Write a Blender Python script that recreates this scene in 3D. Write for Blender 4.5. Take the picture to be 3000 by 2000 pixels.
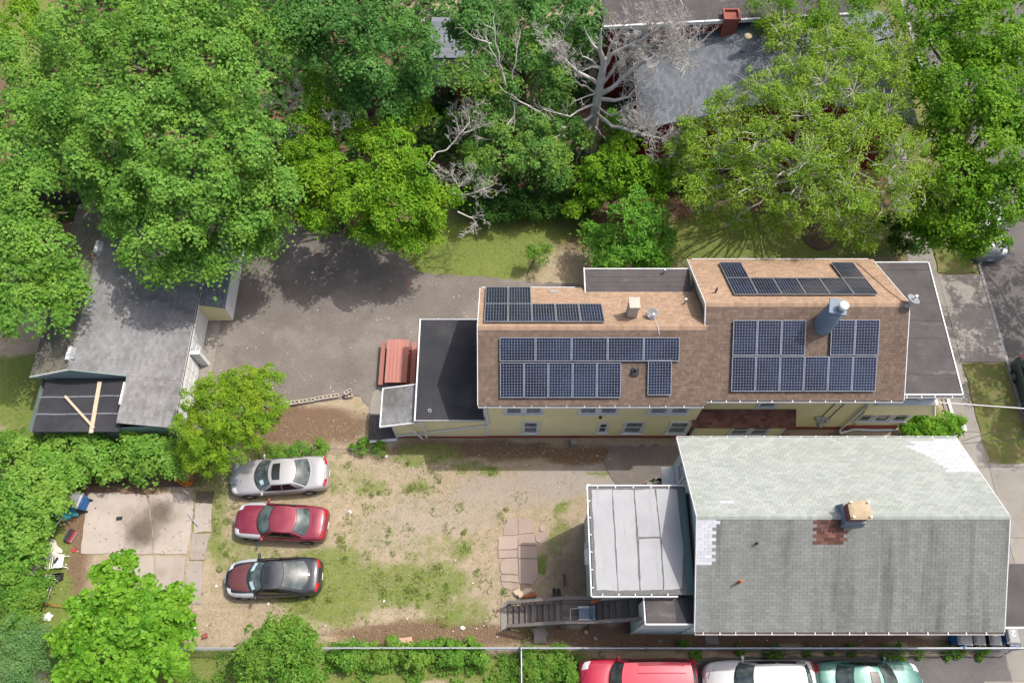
import bpy, math, random
import numpy as np
from mathutils import Vector, Matrix

random.seed(7)
RNG = np.random.default_rng(11)
SC = bpy.context.scene
COL = SC.collection
for _o in list(bpy.data.objects):
    bpy.data.objects.remove(_o)
R = math.radians

# ------------------------------------------------------------------ camera, sky, sun, exposure
H, TH, F = 38.5, R(25.46), 2333.3
ct, st = math.cos(TH), math.sin(TH)
cam_d = bpy.data.cameras.new('camera')
cam_d.sensor_width = 36.0
cam_d.lens = 28.0
cam_d.clip_start = 0.5
cam_d.clip_end = 3000.0
cam = bpy.data.objects.new('camera', cam_d)
cam.location = (0, 0, H)
cam.rotation_euler = (TH, 0, 0)
COL.objects.link(cam)
SC.camera = cam

W = bpy.data.worlds.new('World')
SC.world = W
W.use_nodes = True
_nt = W.node_tree
_sky = _nt.nodes.new('ShaderNodeTexSky')
_sky.sky_type = 'NISHITA'
_sky.sun_disc = False
_sky.sun_elevation = R(61.4)
_sky.sun_rotation = R(63.9)
_sky.air_density = 0.7
_sky.dust_density = 5.0
_sky.ozone_density = 0.6
_nt.links.new(_sky.outputs[0], _nt.nodes['Background'].inputs[0])
_nt.nodes['Background'].inputs[1].default_value = 0.15
sun_d = bpy.data.lights.new('sun', 'SUN')
sun_d.energy = 2.45
sun_d.angle = R(0.55)
sun_d.color = (1.0, 0.95, 0.87)
sun = bpy.data.objects.new('sun', sun_d)
sun.rotation_euler = Vector((0.49, 0.24, 1.0)).to_track_quat('Z', 'Y').to_euler()
sun.location = (30, 20, 60)
COL.objects.link(sun)
vs = SC.view_settings
vs.view_transform = 'Standard'
try:
    vs.look = 'None'
except Exception:
    pass
vs.gamma = 1.0
vs.use_curve_mapping = False
vs.exposure = 0.72
SC.cycles.max_bounces = 8
SC.cycles.transparent_max_bounces = 8

# ------------------------------------------------------------------ where a point of the place is
def at(px, py, z=0.0):
    u, v = (px - 1500) / F, (py - 1000) / F
    d = (H - z) / (ct + v * st)
    return Vector((u * d, (st - v * ct) * d, z))

def wy(px, py, Y):                      # the point of the upright plane y = Y
    u, v = (px - 1500) / F, (py - 1000) / F
    s = Y / (st - v * ct)
    return u * s, H - (ct + v * st) * s

def hit(px, py, P0, N):
    u, v = (px - 1500) / F, (py - 1000) / F
    d = Vector((u, st - v * ct, -(ct + v * st)))
    o = Vector((0, 0, H))
    return o + d * ((P0 - o).dot(N) / d.dot(N))

def proj(X, Y, Z=0.0):
    zc = (H - Z) * ct + Y * st
    return 1500 + F * X / zc, 1000 + F * ((H - Z) * st - Y * ct) / zc

# ------------------------------------------------------------------ objects
WO = {}
def origin_of(o):
    return WO.get(o.name, Vector((0, 0, 0)))

def thing(name, label, cat, loc=(0, 0, 0), rot=0.0, group=None):
    o = bpy.data.objects.new(name, None)
    o.empty_display_size = 0.2
    COL.objects.link(o)
    o.location = loc
    o.rotation_euler = (0, 0, rot)
    o['label'] = label
    o['category'] = cat
    if group:
        o['group'] = group
    WO[o.name] = Vector(loc)
    return o

def tag(o, label, cat, group=None, kind=None):
    o['label'] = label
    o['category'] = cat
    if group:
        o['group'] = group
    if kind:
        o['kind'] = kind
    return o

def link_mesh(name, me, parent=None, loc=(0, 0, 0)):
    o = bpy.data.objects.new(name, me)
    COL.objects.link(o)
    o.location = loc
    if parent is not None:
        o.parent = parent
        WO[o.name] = origin_of(parent)
    return o

def dup(root, loc, rot=None, label=None, group=None):
    r = root.copy()
    COL.objects.link(r)
    r.location = loc
    if rot is not None:
        r.rotation_euler = (0, 0, rot)
    if label:
        r['label'] = label
    if group:
        r['group'] = group
    WO[r.name] = Vector(loc)
    for ch in list(root.children):
        c = ch.copy()
        COL.objects.link(c)
        c.parent = r
        for g in ch.children:
            d = g.copy()
            COL.objects.link(d)
            d.parent = c
    return r

class MB:
    def __init__(s):
        s.v, s.f, s.m, s.t, s.sm = [], [], [], [], []

    def add(s, verts, faces, m=0, t=0.5, smooth=False):
        b = len(s.v)
        s.v.extend([tuple(p) for p in verts])
        for f in faces:
            s.f.append([b + i for i in f])
            s.m.append(m)
            s.t.append(t)
            s.sm.append(smooth)
        return s

    def poly(s, pts, m=0, t=0.5):
        return s.add(pts, [list(range(len(pts)))], m, t)

    def hexa(s, o, a, b, c, m=0, t=0.5):
        o, a, b, c = Vector(o), Vector(a), Vector(b), Vector(c)
        p = [o, o + a, o + a + b, o + b, o + c, o + a + c, o + a + b + c, o + b + c]
        fs = [(0, 3, 2, 1), (4, 5, 6, 7), (0, 1, 5, 4), (1, 2, 6, 5), (2, 3, 7, 6), (3, 0, 4, 7)]
        if a.cross(b).dot(c) < 0:
            fs = [tuple(reversed(f)) for f in fs]
        return s.add(p, fs, m, t)

    def box(s, x0, x1, y0, y1, z0, z1, m=0, t=0.5):
        return s.hexa((x0, y0, z0), (x1 - x0, 0, 0), (0, y1 - y0, 0), (0, 0, z1 - z0), m, t)

    def bar(s, p, q, w, h, m=0, t=0.5, up=(0, 0, 1)):
        p, q = Vector(p), Vector(q)
        d = (q - p)
        n = d.normalized()
        u = Vector(up)
        sd = n.cross(u)
        if sd.length < 1e-4:
            sd = n.cross(Vector((0, 1, 0)))
        sd.normalize()
        u = sd.cross(n)
        return s.hexa(p - sd * w / 2 - u * h / 2, d, sd * w, u * h, m, t)

    def prism(s, pts, z0, z1, m=0, t=0.5):
        n = len(pts)
        a = 0
        for i in range(n):
            a += pts[i][0] * pts[(i + 1) % n][1] - pts[(i + 1) % n][0] * pts[i][1]
        if a < 0:
            pts = pts[::-1]
        vs_ = [(p[0], p[1], z0) for p in pts] + [(p[0], p[1], z1) for p in pts]
        fs = [list(range(n))[::-1], list(range(n, 2 * n))]
        fs += [[i, (i + 1) % n, n + (i + 1) % n, n + i] for i in range(n)]
        return s.add(vs_, fs, m, t)

    def tube(s, pts, rad, n=6, m=0, t=0.5, cap=True, smooth=True):
        pts = [Vector(p) for p in pts]
        if not hasattr(rad, '__len__'):
            rad = [rad] * len(pts)
        vs_, fs = [], []
        ref = None
        for i, p in enumerate(pts):
            d = (pts[min(i + 1, len(pts) - 1)] - pts[max(i - 1, 0)])
            if d.length < 1e-9:
                d = Vector((0, 0, 1))
            d.normalize()
            if ref is None or abs(ref.dot(d)) > 0.98:
                ref = Vector((0, 0, 1)) if abs(d.z) < 0.9 else Vector((1, 0, 0))
            x = ref.cross(d).normalized()
            y = d.cross(x)
            ref = y
            for k in range(n):
                a = 2 * math.pi * k / n
                vs_.append(p + (x * math.cos(a) + y * math.sin(a)) * rad[i])
        for i in range(len(pts) - 1):
            for k in range(n):
                a, b = i * n + k, i * n + (k + 1) % n
                fs.append((a, b, b + n, a + n))
        s.add(vs_, fs, m, t, smooth)
        if cap:
            L = len(vs_)
            s.add(vs_[:n], [list(range(n))[::-1]], m, t)
            s.add(vs_[L - n:], [list(range(n))], m, t)
        return s

    def lathe(s, prof, n=16, c=(0, 0, 0), axis='z', m=0, t=0.5, smooth=True):
        vs_, fs = [], []
        for (r, h) in prof:
            for k in range(n):
                a = 2 * math.pi * k / n
                x, y = r * math.cos(a), r * math.sin(a)
                if axis == 'z':
                    vs_.append((c[0] + x, c[1] + y, c[2] + h))
                elif axis == 'y':
                    vs_.append((c[0] + x, c[1] + h, c[2] + y))
                else:
                    vs_.append((c[0] + h, c[1] + x, c[2] + y))
        for i in range(len(prof) - 1):
            for k in range(n):
                a, b = i * n + k, i * n + (k + 1) % n
                fs.append((a, b, b + n, a + n))
        return s.add(vs_, fs, m, t, smooth)

    def grid(s, P, m=0, t=0.5, smooth=True):          # P[i][j] -> point
        ni, nj = len(P), len(P[0])
        vs_ = [P[i][j] for i in range(ni) for j in range(nj)]
        fs = [(i * nj + j, i * nj + j + 1, (i + 1) * nj + j + 1, (i + 1) * nj + j) for i in range(ni - 1) for j in range(nj - 1)]
        return s.add(vs_, fs, m, t, smooth)

    def build(s, name, mats, parent=None, local=False, data_only=False):
        me = bpy.data.meshes.new(name)
        o0 = Vector((0, 0, 0)) if (parent is None or local) else origin_of(parent)
        me.from_pydata([(x - o0.x, y - o0.y, z - o0.z) for x, y, z in s.v], [], s.f)
        if not isinstance(mats, (list, tuple)):
            mats = [mats]
        for mm in mats:
            me.materials.append(mm)
        me.polygons.foreach_set('material_index', s.m)
        me.polygons.foreach_set('use_smooth', s.sm)
        at_ = me.attributes.new('tint', 'FLOAT', 'FACE')
        at_.data.foreach_set('value', s.t)
        me.update()
        if data_only:
            return me
        return link_mesh(name, me, parent)

# ------------------------------------------------------------------ materials
def _new(name):
    m = bpy.data.materials.new(name)
    m.use_nodes = True
    nt = m.node_tree
    return m, nt, nt.nodes['Principled BSDF'], nt.nodes, nt.links

def _mix(nt, fac, a, b, mode='MIX'):
    n = nt.nodes.new('ShaderNodeMix')
    n.data_type = 'RGBA'
    n.blend_type = mode
    if isinstance(fac, (int, float)):
        n.inputs[0].default_value = fac
    else:
        nt.links.new(fac, n.inputs[0])
    for i, x in ((6, a), (7, b)):
        if isinstance(x, (tuple, list)):
            n.inputs[i].default_value = (*x[:3], 1)
        else:
            nt.links.new(x, n.inputs[i])
    return n.outputs[2]

def _math(nt, op, a, b=None, clamp=False):
    n = nt.nodes.new('ShaderNodeMath')
    n.operation = op
    n.use_clamp = clamp
    for i, x in ((0, a), (1, b)):
        if x is None:
            continue
        if isinstance(x, (int, float)):
            n.inputs[i].default_value = x
        else:
            nt.links.new(x, n.inputs[i])
    return n.outputs[0]

def _noise(nt, scale, detail=4.0, rough=0.55, vec=None, stretch=None, dist=0.0):
    n = nt.nodes.new('ShaderNodeTexNoise')
    n.inputs['Scale'].default_value = scale
    n.inputs['Detail'].default_value = detail
    n.inputs['Roughness'].default_value = rough
    n.inputs['Distortion'].default_value = dist
    if vec is None:
        vec = nt.nodes.new('ShaderNodeNewGeometry').outputs['Position']
    if stretch is not None:
        mp = nt.nodes.new('ShaderNodeMapping')
        mp.inputs['Scale'].default_value = stretch
        nt.links.new(vec, mp.inputs[0])
        vec = mp.outputs[0]
    nt.links.new(vec, n.inputs['Vector'])
    return n.outputs[0]

def _ramp(nt, fac, lo, hi):
    n = nt.nodes.new('ShaderNodeMapRange')
    n.inputs[1].default_value = lo
    n.inputs[2].default_value = hi
    nt.links.new(fac, n.inputs[0])
    return n.outputs[0]

def _attr(nt, name, out='Fac'):
    n = nt.nodes.new('ShaderNodeAttribute')
    n.attribute_name = name
    return n.outputs[out]

def gmat(name, c1, c2=None, scale=3.0, rough=0.85, bump=0.15, bscale=40.0, tint=0.0, c3=None, s3=(0.55, 0.75), scale3=1.2,
         metal=0.0, spec=0.3, stretch=None, stretch3=None, coat=0.0, fine=0.25, fscale=55.0):
    m, nt, p, N, L = _new(name)
    c2 = c2 or tuple(x * 0.8 for x in c1)
    col = _mix(nt, _ramp(nt, _noise(nt, scale, 5, 0.6, stretch=stretch), 0.3, 0.7), c1, c2)
    if c3:
        col = _mix(nt, _ramp(nt, _noise(nt, scale3, 6, 0.65, stretch=stretch3), s3[0], s3[1]), col, c3)
    if fine:
        f = _ramp(nt, _noise(nt, fscale, 3, 0.7), 0.25, 0.75)
        g = _math(nt, 'ADD', _math(nt, 'MULTIPLY', f, fine * 2), 1 - fine)
        cc = N.new('ShaderNodeCombineColor')
        for i in range(3):
            L.new(g, cc.inputs[i])
        col = _mix(nt, 1.0, col, cc.outputs[0], 'MULTIPLY')
    if tint:
        g = _math(nt, 'ADD', _math(nt, 'MULTIPLY', _attr(nt, 'tint'), 2 * tint), 1 - tint)
        cc = N.new('ShaderNodeCombineColor')
        for i in range(3):
            L.new(g, cc.inputs[i])
        col = _mix(nt, 1.0, col, cc.outputs[0], 'MULTIPLY')
    L.new(col, p.inputs['Base Color'])
    p.inputs['Roughness'].default_value = rough
    p.inputs['Metallic'].default_value = metal
    p.inputs['Specular IOR Level'].default_value = spec
    p.inputs['Coat Weight'].default_value = coat
    if bump:
        b = N.new('ShaderNodeBump')
        b.inputs['Strength'].default_value = bump
        b.inputs['Distance'].default_value = 0.02
        L.new(_noise(nt, bscale, 4, 0.6), b.inputs['Height'])
        L.new(b.outputs[0], p.inputs['Normal'])
    return m

def leafmat(name, dark, light, trans=0.3, rough=0.5, yellow=None):
    m, nt, p, N, L = _new(name)
    t = _attr(nt, 'tint')
    col = _mix(nt, t, dark, light)
    if yellow:
        col = _mix(nt, _math(nt, 'MULTIPLY', _ramp(nt, _noise(nt, 0.7, 4, 0.65), 0.45, 0.72), .7), col, yellow)
    L.new(col, p.inputs['Base Color'])
    p.inputs['Roughness'].default_value = rough
    p.inputs['Specular IOR Level'].default_value = 0.18
    tr = N.new('ShaderNodeBsdfTranslucent')
    L.new(_mix(nt, 0.5, col, tuple(min(1, x * 1.9) for x in (light[0], light[1], light[2] * 0.5))), tr.inputs[0])
    mx = N.new('ShaderNodeMixShader')
    mx.inputs[0].default_value = trans
    L.new(p.outputs[0], mx.inputs[1])
    L.new(tr.outputs[0], mx.inputs[2])
    L.new(mx.outputs[0], N['Material Output'].inputs[0])
    return m

def paint(name, col, metal=0.3, rough=0.32, coat=0.6, dust=0.25, dcol=(0.32, 0.29, 0.25)):
    m, nt, p, N, L = _new(name)
    c = _mix(nt, _math(nt, 'MULTIPLY', _ramp(nt, _noise(nt, 2.3, 6, 0.7), 0.35, 0.8), dust), col, dcol)
    L.new(c, p.inputs['Base Color'])
    p.inputs['Metallic'].default_value = metal
    L.new(_ramp(nt, _noise(nt, 9, 4), -1.2 + rough, 1.9 + rough), p.inputs['Roughness'])
    p.inputs['Roughness'].default_value = rough
    p.inputs['Coat Weight'].default_value = coat
    p.inputs['Coat Roughness'].default_value = 0.12
    return m

def glass(name, col=(0.03, 0.045, 0.05), rough=0.06, c2=None, scale=4):
    m, nt, p, N, L = _new(name)
    if c2:
        L.new(_mix(nt, _ramp(nt, _noise(nt, scale, 3), 0.4, 0.65), col, c2), p.inputs['Base Color'])
    else:
        p.inputs['Base Color'].default_value = (*col, 1)
    p.inputs['Roughness'].default_value = rough
    p.inputs['Specular IOR Level'].default_value = 0.6
    p.inputs['Coat Weight'].default_value = 0.25
    p.inputs['Coat Roughness'].default_value = 0.03
    return m

M = {}
M['white'] = gmat('white_trim', (0.64, 0.65, 0.65), (0.52, 0.535, 0.54), scale=2.2, rough=0.55, bump=0.05, fine=0.12, c3=(0.40, 0.39, 0.36), s3=(0.62, 0.85), scale3=1.7)
M['yellow'] = gmat('yellow_siding', (0.76, 0.67, 0.38), (0.70, 0.615, 0.345), scale=0.8, rough=0.6, bump=0.05, fine=0.06, c3=(0.58, 0.50, 0.27), s3=(0.58, 0.8))
M['red_brick'] = gmat('red_foundation', (0.30, 0.07, 0.05), (0.22, 0.06, 0.045))
M['tan_shingle'] = gmat('tan_shingle', (0.320, 0.224, 0.155), (0.268, 0.185, 0.126), scale=6, tint=0.14, rough=0.95, fine=0.32, spec=0.1, c3=(0.36, 0.24, 0.17), s3=(0.5, 0.8), scale3=0.8)
M['shaded_tan_shingle'] = gmat('shaded_tan_shingle', (0.168, 0.124, 0.096), (0.128, 0.093, 0.071), scale=6, tint=0.15, rough=0.95, fine=0.34, spec=0.1, c3=(0.088, 0.063, 0.050), s3=(0.55, 0.85), scale3=0.6, stretch3=(1, .4, .4))  # tan shingle darkened in colour for the slope turned from the sun
M['bay_shingle'] = gmat('dark_brown_shingle', (0.17, 0.085, 0.065), (0.12, 0.06, 0.05), scale=1.2, tint=0.3, rough=0.95, fine=0.3, spec=0.1)
M['green_shingle'] = gmat('pale_green_shingle', (0.300, 0.324, 0.296), (0.268, 0.292, 0.264), scale=1.0, tint=0.10, rough=0.95, fine=0.14, spec=0.1)
M['green_dirty_shade'] = gmat('shaded_stained_green_shingle', (0.190, 0.198, 0.187), (0.152, 0.160, 0.151), scale=0.9, tint=0.09, rough=0.95, fine=0.2, spec=0.1,
                        c3=(0.060, 0.060, 0.054), s3=(0.50, 0.82), scale3=1.1, stretch=(1.6, 0.25, 0.25), stretch3=(1.3, 0.12, 0.12))  # base darkened as shade on the south slope; the streaks are stains
M['white_shingle'] = gmat('white_shingle', (0.440, 0.453, 0.480), (0.387, 0.400, 0.427), tint=0.1, rough=0.9, fine=0.12)
M['rust_shingle'] = gmat('rust_shingle', (0.135, 0.062, 0.047), (0.085, 0.043, 0.036), tint=0.45, rough=0.9)
M['grey_shingle'] = gmat('weathered_grey_shingle', (0.217, 0.217, 0.221), (0.168, 0.168, 0.172), scale=0.7, tint=0.13, rough=0.95, fine=0.22, spec=0.1,
                         c3=(0.111, 0.107, 0.098), s3=(0.48, 0.75), scale3=0.7, stretch3=(0.35, 1.6, 1))
M['olive_shingle'] = gmat('olive_grey_shingle', (0.16, 0.15, 0.115), (0.11, 0.105, 0.085), scale=0.8, tint=0.16, rough=0.95, fine=0.22, spec=0.1)
M['blue_grey_shingle'] = gmat('blue_grey_shingle', (0.157, 0.171, 0.190), (0.123, 0.136, 0.155), scale=0.8, tint=0.2, rough=0.95, fine=0.25, spec=0.1)
M['black_roof'] = gmat('black_rubber_roof', (0.037, 0.037, 0.042), (0.023, 0.024, 0.029), scale=0.8, rough=0.8, bump=0.1, bscale=12, c3=(0.065, 0.063, 0.061), s3=(0.55, 0.8), scale3=0.6)
M['felt'] = gmat('grey_felt_roof', (0.088, 0.081, 0.080), (0.058, 0.054, 0.055), scale=1.2, rough=0.95, fine=0.38, c3=(0.17, 0.155, 0.14), s3=(0.60, 0.80), scale3=1.1, stretch3=(0.6, 1.6, 1), bump=0.4, bscale=7)
M['silver'] = gmat('silver_coating', (0.300, 0.308, 0.320), (0.252, 0.260, 0.272), scale=0.9, rough=0.6, bump=0.2, bscale=9, fine=0.1, fscale=25, c3=(0.200, 0.208, 0.216), s3=(0.56, 0.8), scale3=1.4, stretch3=(3, 0.4, 1))
M['seam'] = gmat('tar_seam', (0.09, 0.09, 0.09), (0.15, 0.15, 0.15), scale=9)
M['green_membrane'] = gmat('green_membrane', (0.10, 0.16, 0.15), (0.08, 0.13, 0.125), scale=2)
M['pale_green'] = gmat('pale_green_siding', (0.46, 0.54, 0.48), (0.40, 0.48, 0.43), rough=0.6, bump=0.05, fine=0.06)
M['sage'] = gmat('sage_siding', (0.22, 0.29, 0.27), (0.19, 0.25, 0.235), rough=0.7)
M['red_siding'] = gmat('dark_red_siding', (0.20, 0.02, 0.02), (0.15, 0.018, 0.018), rough=0.7, bump=0.08)
M['concrete'] = gmat('concrete', (0.248, 0.230, 0.207), (0.202, 0.187, 0.166), scale=1.3, rough=0.95, fine=0.16, c3=(0.138, 0.127, 0.110), s3=(0.55, 0.82), scale3=0.9, tint=0.12)
M['pad'] = gmat('pale_concrete', (0.335, 0.296, 0.258), (0.280, 0.245, 0.210), scale=1.1, rough=0.95, fine=0.14, c3=(0.224, 0.185, 0.155), s3=(0.6, 0.85), scale3=1.3, tint=0.25)
M['stain'] = gmat('oil_stain', (0.10, 0.085, 0.07), (0.19, 0.16, 0.13), scale=3, rough=0.8)
M['stone'] = gmat('pink_flagstone', (0.323, 0.255, 0.212), (0.272, 0.212, 0.178), scale=1.5, rough=0.95, fine=0.14, tint=0.22)
M['asphalt'] = gmat('old_asphalt', (0.160, 0.142, 0.127), (0.124, 0.109, 0.098), scale=0.5, rough=0.95, fine=0.36, fscale=24, c3=(0.215, 0.19, 0.172), s3=(0.48, 0.72), scale3=0.35, bump=0.35, bscale=30)
M['street'] = gmat('street_asphalt', (0.125, 0.117, 0.112), (0.097, 0.091, 0.089), scale=0.6, rough=0.95, fine=0.35, fscale=25, bump=0.3, bscale=30)
M['kerb'] = gmat('kerb_stone', (0.29, 0.29, 0.285), (0.23, 0.23, 0.225), tint=0.15)
M['dark_metal'] = gmat('dark_metal', (0.05, 0.05, 0.055), rough=0.5, metal=0.3, bump=0)
M['grey_metal'] = gmat('galvanised_metal', (0.45, 0.47, 0.49), (0.38, 0.40, 0.42), rough=0.45, metal=0.4, bump=0.03, fine=0.08)
M['chimney_blue'] = gmat('tarred_flashing', (0.17, 0.22, 0.27), (0.13, 0.17, 0.21), scale=3, rough=0.6)
M['block'] = gmat('concrete_block', (0.47, 0.42, 0.35), (0.38, 0.34, 0.28), scale=5, rough=0.95, tint=0.2)
M['brick'] = gmat('chimney_brick', (0.27, 0.09, 0.065), (0.19, 0.06, 0.05), scale=6, tint=0.4)
M['mortar'] = gmat('mortar', (0.46, 0.42, 0.38), (0.38, 0.35, 0.32))
M['tarp'] = gmat('tan_tarp', (0.38, 0.30, 0.19), (0.30, 0.24, 0.15), scale=4, rough=0.7, bump=0.3, bscale=8)
M['bark'] = gmat('grey_brown_bark', (0.16, 0.13, 0.105), (0.10, 0.08, 0.065), scale=6, rough=0.95, bump=0.5, bscale=18)
M['deadwood'] = gmat('bleached_dead_wood', (0.54, 0.515, 0.48), (0.42, 0.40, 0.37), scale=2.5, rough=0.95, bump=0.5, bscale=18, c3=(0.16, 0.14, 0.12), s3=(0.55, 0.75), scale3=2.0)
M['pale_branch'] = gmat('pale_branch', (0.42, 0.41, 0.36), (0.32, 0.31, 0.27), scale=2.5, rough=0.9)
M['wood_grey'] = gmat('weathered_wood', (0.165, 0.145, 0.13), (0.115, 0.10, 0.09), scale=3, rough=0.9, tint=0.3, bump=0.2, stretch=(1, 6, 1))
M['wood_pale'] = gmat('pale_lumber', (0.52, 0.42, 0.30), (0.43, 0.34, 0.24), scale=4, rough=0.85, tint=0.2)
M['wood_dark'] = gmat('dark_fence_wood', (0.10, 0.08, 0.06), (0.07, 0.055, 0.045), scale=4, rough=0.95, tint=0.35)
M['red_wood'] = gmat('red_stained_wood', (0.36, 0.16, 0.13), (0.30, 0.13, 0.105), scale=4, rough=0.8, tint=0.2, bump=0.1, stretch=(8, 0.6, 1))
M['panel_frame'] = gmat('panel_frame', (0.46, 0.48, 0.51), rough=0.35, metal=0.7, bump=0, fine=0)
M['panel_cell'] = glass('solar_cell', (0.003, 0.006, 0.016), 0.15, (0.011, 0.019, 0.046), 0.55)  # broad colour patches stand in for glare varying over the panels
M['panel_back'] = gmat('panel_backsheet', (0.24, 0.26, 0.30), rough=0.3, bump=0, fine=0)
M['pane'] = glass('window_pane', (0.10, 0.115, 0.13), 0.08, (0.20, 0.22, 0.24), 3)
M['dark_pane'] = glass('dark_window_pane', (0.02, 0.022, 0.024), 0.06)
M['car_glass'] = glass('car_glass', (0.035, 0.05, 0.048), 0.05, (0.10, 0.13, 0.125), 2.2)
M['car_side_glass'] = glass('car_side_glass', (0.012, 0.010, 0.010), 0.05)
M['tyre'] = gmat('tyre_rubber', (0.025, 0.025, 0.026), rough=0.9)
M['rim'] = gmat('alloy_rim', (0.55, 0.56, 0.58), rough=0.3, metal=0.7, bump=0)
M['black_trim'] = gmat('black_plastic', (0.02, 0.02, 0.022), (0.03, 0.03, 0.032), rough=0.55, bump=0.05)
M['tail_red'] = gmat('tail_lamp_red', (0.40, 0.012, 0.012), rough=0.15, bump=0, spec=0.6, fine=0)
M['lamp_clear'] = gmat('lamp_clear', (0.62, 0.63, 0.64), rough=0.12, bump=0, spec=0.7, fine=0)
M['sticker'] = gmat('pale_blue_sticker', (0.45, 0.65, 0.70), rough=0.5, bump=0, fine=0)
M['plate'] = gmat('number_plate', (0.35, 0.5, 0.62), rough=0.4, bump=0)
M['bin_blue'] = gmat('blue_bin_plastic', (0.015, 0.10, 0.30), (0.02, 0.13, 0.34), rough=0.5, bump=0.05)
M['bin_lid'] = gmat('grey_bin_lid', (0.13, 0.135, 0.14), (0.20, 0.205, 0.21), scale=2, rough=0.35, bump=0.05)
M['bin_black'] = gmat('black_bin_plastic', (0.03, 0.03, 0.033), rough=0.5)
M['cyan_bag'] = gmat('cyan_plastic_bag', (0.05, 0.36, 0.44), (0.10, 0.52, 0.58), scale=7, rough=0.35, bump=0.6, bscale=9)
M['white_plastic'] = gmat('white_plastic', (0.75, 0.75, 0.72), (0.62, 0.62, 0.58), rough=0.45, bump=0.05)
M['cloth'] = gmat('dirty_white_cloth', (0.52, 0.50, 0.43), (0.40, 0.38, 0.32), scale=4, rough=0.9, bump=0.5, bscale=10)
M['orange'] = gmat('orange_plastic', (0.70, 0.20, 0.02), rough=0.5)
M['rust'] = gmat('rusty_orange', (0.42, 0.12, 0.03), (0.30, 0.08, 0.03))
M['blue_paint'] = gmat('blue_plastic', (0.03, 0.09, 0.25), rough=0.5)
M['red_paint'] = gmat('red_plastic', (0.42, 0.03, 0.05), rough=0.5)
M['pink'] = gmat('pink_board', (0.58, 0.30, 0.23), (0.52, 0.27, 0.21), rough=0.9)
M['straw'] = gmat('straw_stalk', (0.45, 0.36, 0.18), rough=0.9)
M['litter'] = gmat('paper_litter', (0.72, 0.71, 0.68), rough=0.8, tint=0.3)
M['paint_mark'] = gmat('white_paint_mark', (0.78, 0.78, 0.78), rough=0.6, bump=0, fine=0.05)
M['soil'] = gmat('dark_soil', (0.10, 0.072, 0.05), (0.07, 0.05, 0.036), scale=2)
# ------------------------------------------------------------------ ground
def axis_coords(lo, hi, step, far):
    c = np.arange(lo, hi + 1e-6, step)
    out = [10, 40, 120, 350]
    return np.concatenate([[lo - o for o in out[::-1]], c, [hi + o for o in out]])

def vnoise(x, y, s, seed=0):
    r = np.random.default_rng(seed)
    g = r.random((97, 97))
    xs, ys = x / s + 500.3, y / s + 511.7
    xi, yi = np.floor(xs).astype(int), np.floor(ys).astype(int)
    fx, fy = xs - xi, ys - yi
    fx, fy = fx * fx * (3 - 2 * fx), fy * fy * (3 - 2 * fy)
    a, b = g[xi % 97, yi % 97], g[(xi + 1) % 97, yi % 97]
    c, d = g[xi % 97, (yi + 1) % 97], g[(xi + 1) % 97, (yi + 1) % 97]
    return (a * (1 - fx) + b * fx) * (1 - fy) + (c * (1 - fx) + d * fx) * fy

def blobs(px, py, lst):
    o = np.zeros_like(px)
    for cx, cy, rx, ry, v in lst:
        d = ((px - cx) / rx) ** 2 + ((py - cy) / ry) ** 2
        o = np.maximum(o, v * np.clip(1.5 - d, 0, 1) ** 0.7)
    return o

# what grows or lies where: centre, half sizes (photo pixels of the ground), amount
GRASS = [(1250, 1340, 130, 40, .55), (1000, 1400, 120, 60, .45), (620, 1500, 70, 130, .55), (700, 1640, 130, 60, .5), (960, 1720, 170, 120, .62), (1200, 1710, 200, 75, .60),
         (1290, 1600, 150, 60, .42), (1340, 1800, 120, 45, .55), (1080, 1570, 120, 70, .4), (1350, 1605, 24, 32, .62), (1330, 1810, 32, 38, .62), (1645, 1488, 34, 24, .6), (640, 1620, 40, 36, .6),
         (1080, 1425, 60, 26, .56), (1210, 1425, 50, 24, .55), (1180, 1740, 40, 44, .62), (1350, 1375, 44, 20, .55), (1750, 1385, 50, 18, .6), (1590, 1660, 20, 40, .75), (1640, 1570, 40, 80, .5),
         (1200, 1470, 260, 36, .36), (1420, 1380, 60, 20, .6), (1950, 1320, 30, 14, .45), (1400, 720, 250, 130, .66), (1480, 660, 200, 70, .85), (1250, 720, 90, 80, .7), (2250, 700, 560, 90, .62), (60, 1150, 150, 120, .95),
         (1000, 1950, 500, 60, .9), (480, 1960, 330, 70, .85), (1560, 1990, 120, 40, .7), (700, 2350, 1100, 330, .75), (1370, 1950, 140, 60, .85), (1650, 1950, 110, 60, .7), (60, 1700, 160, 260, .8), (2300, 1915, 700, 10, .35), (60, 100, 160, 120, .7), (130, 450, 60, 250, .6),
         (1560, 1840, 60, 20, .6), (2740, 1215, 40, 40, .6), (300, 1300, 350, 60, .8), (780, 1320, 80, 25, .8)]
GRAVEL = [(1290, 1510, 200, 60, .48), (1500, 1440, 220, 60, .55), (1850, 1360, 170, 70, .95), (1660, 1410, 150, 50, .8), (1150, 1560, 150, 70, .45), (900, 1500, 130, 90, .22), (1150, 1440, 160, 40, .35)]
MULCH = [(850, 1250, 230, 60, .8), (1250, 1855, 330, 42, .75), (2100, 1865, 680, 32, 1.0), (1500, 1320, 420, 34, .75), (2250, 1290, 260, 30, .9), (220, 1480, 220, 120, .7), (170, 1640, 110, 160, .75), (560, 1840, 80, 80, .35),
         (1700, 1690, 110, 90, .5), (300, 300, 700, 420, .9), (1000, 350, 500, 330, .95), (1800, 480, 600, 240, .95), (2500, 350, 600, 400, .9), (1650, 545, 90, 60, .9), (230, 640, 160, 120, .95), (2660, 700, 80, 90, .6),
         (470, 1400, 180, 40, .8), (1000, 80, 300, 120, .6)]
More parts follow.
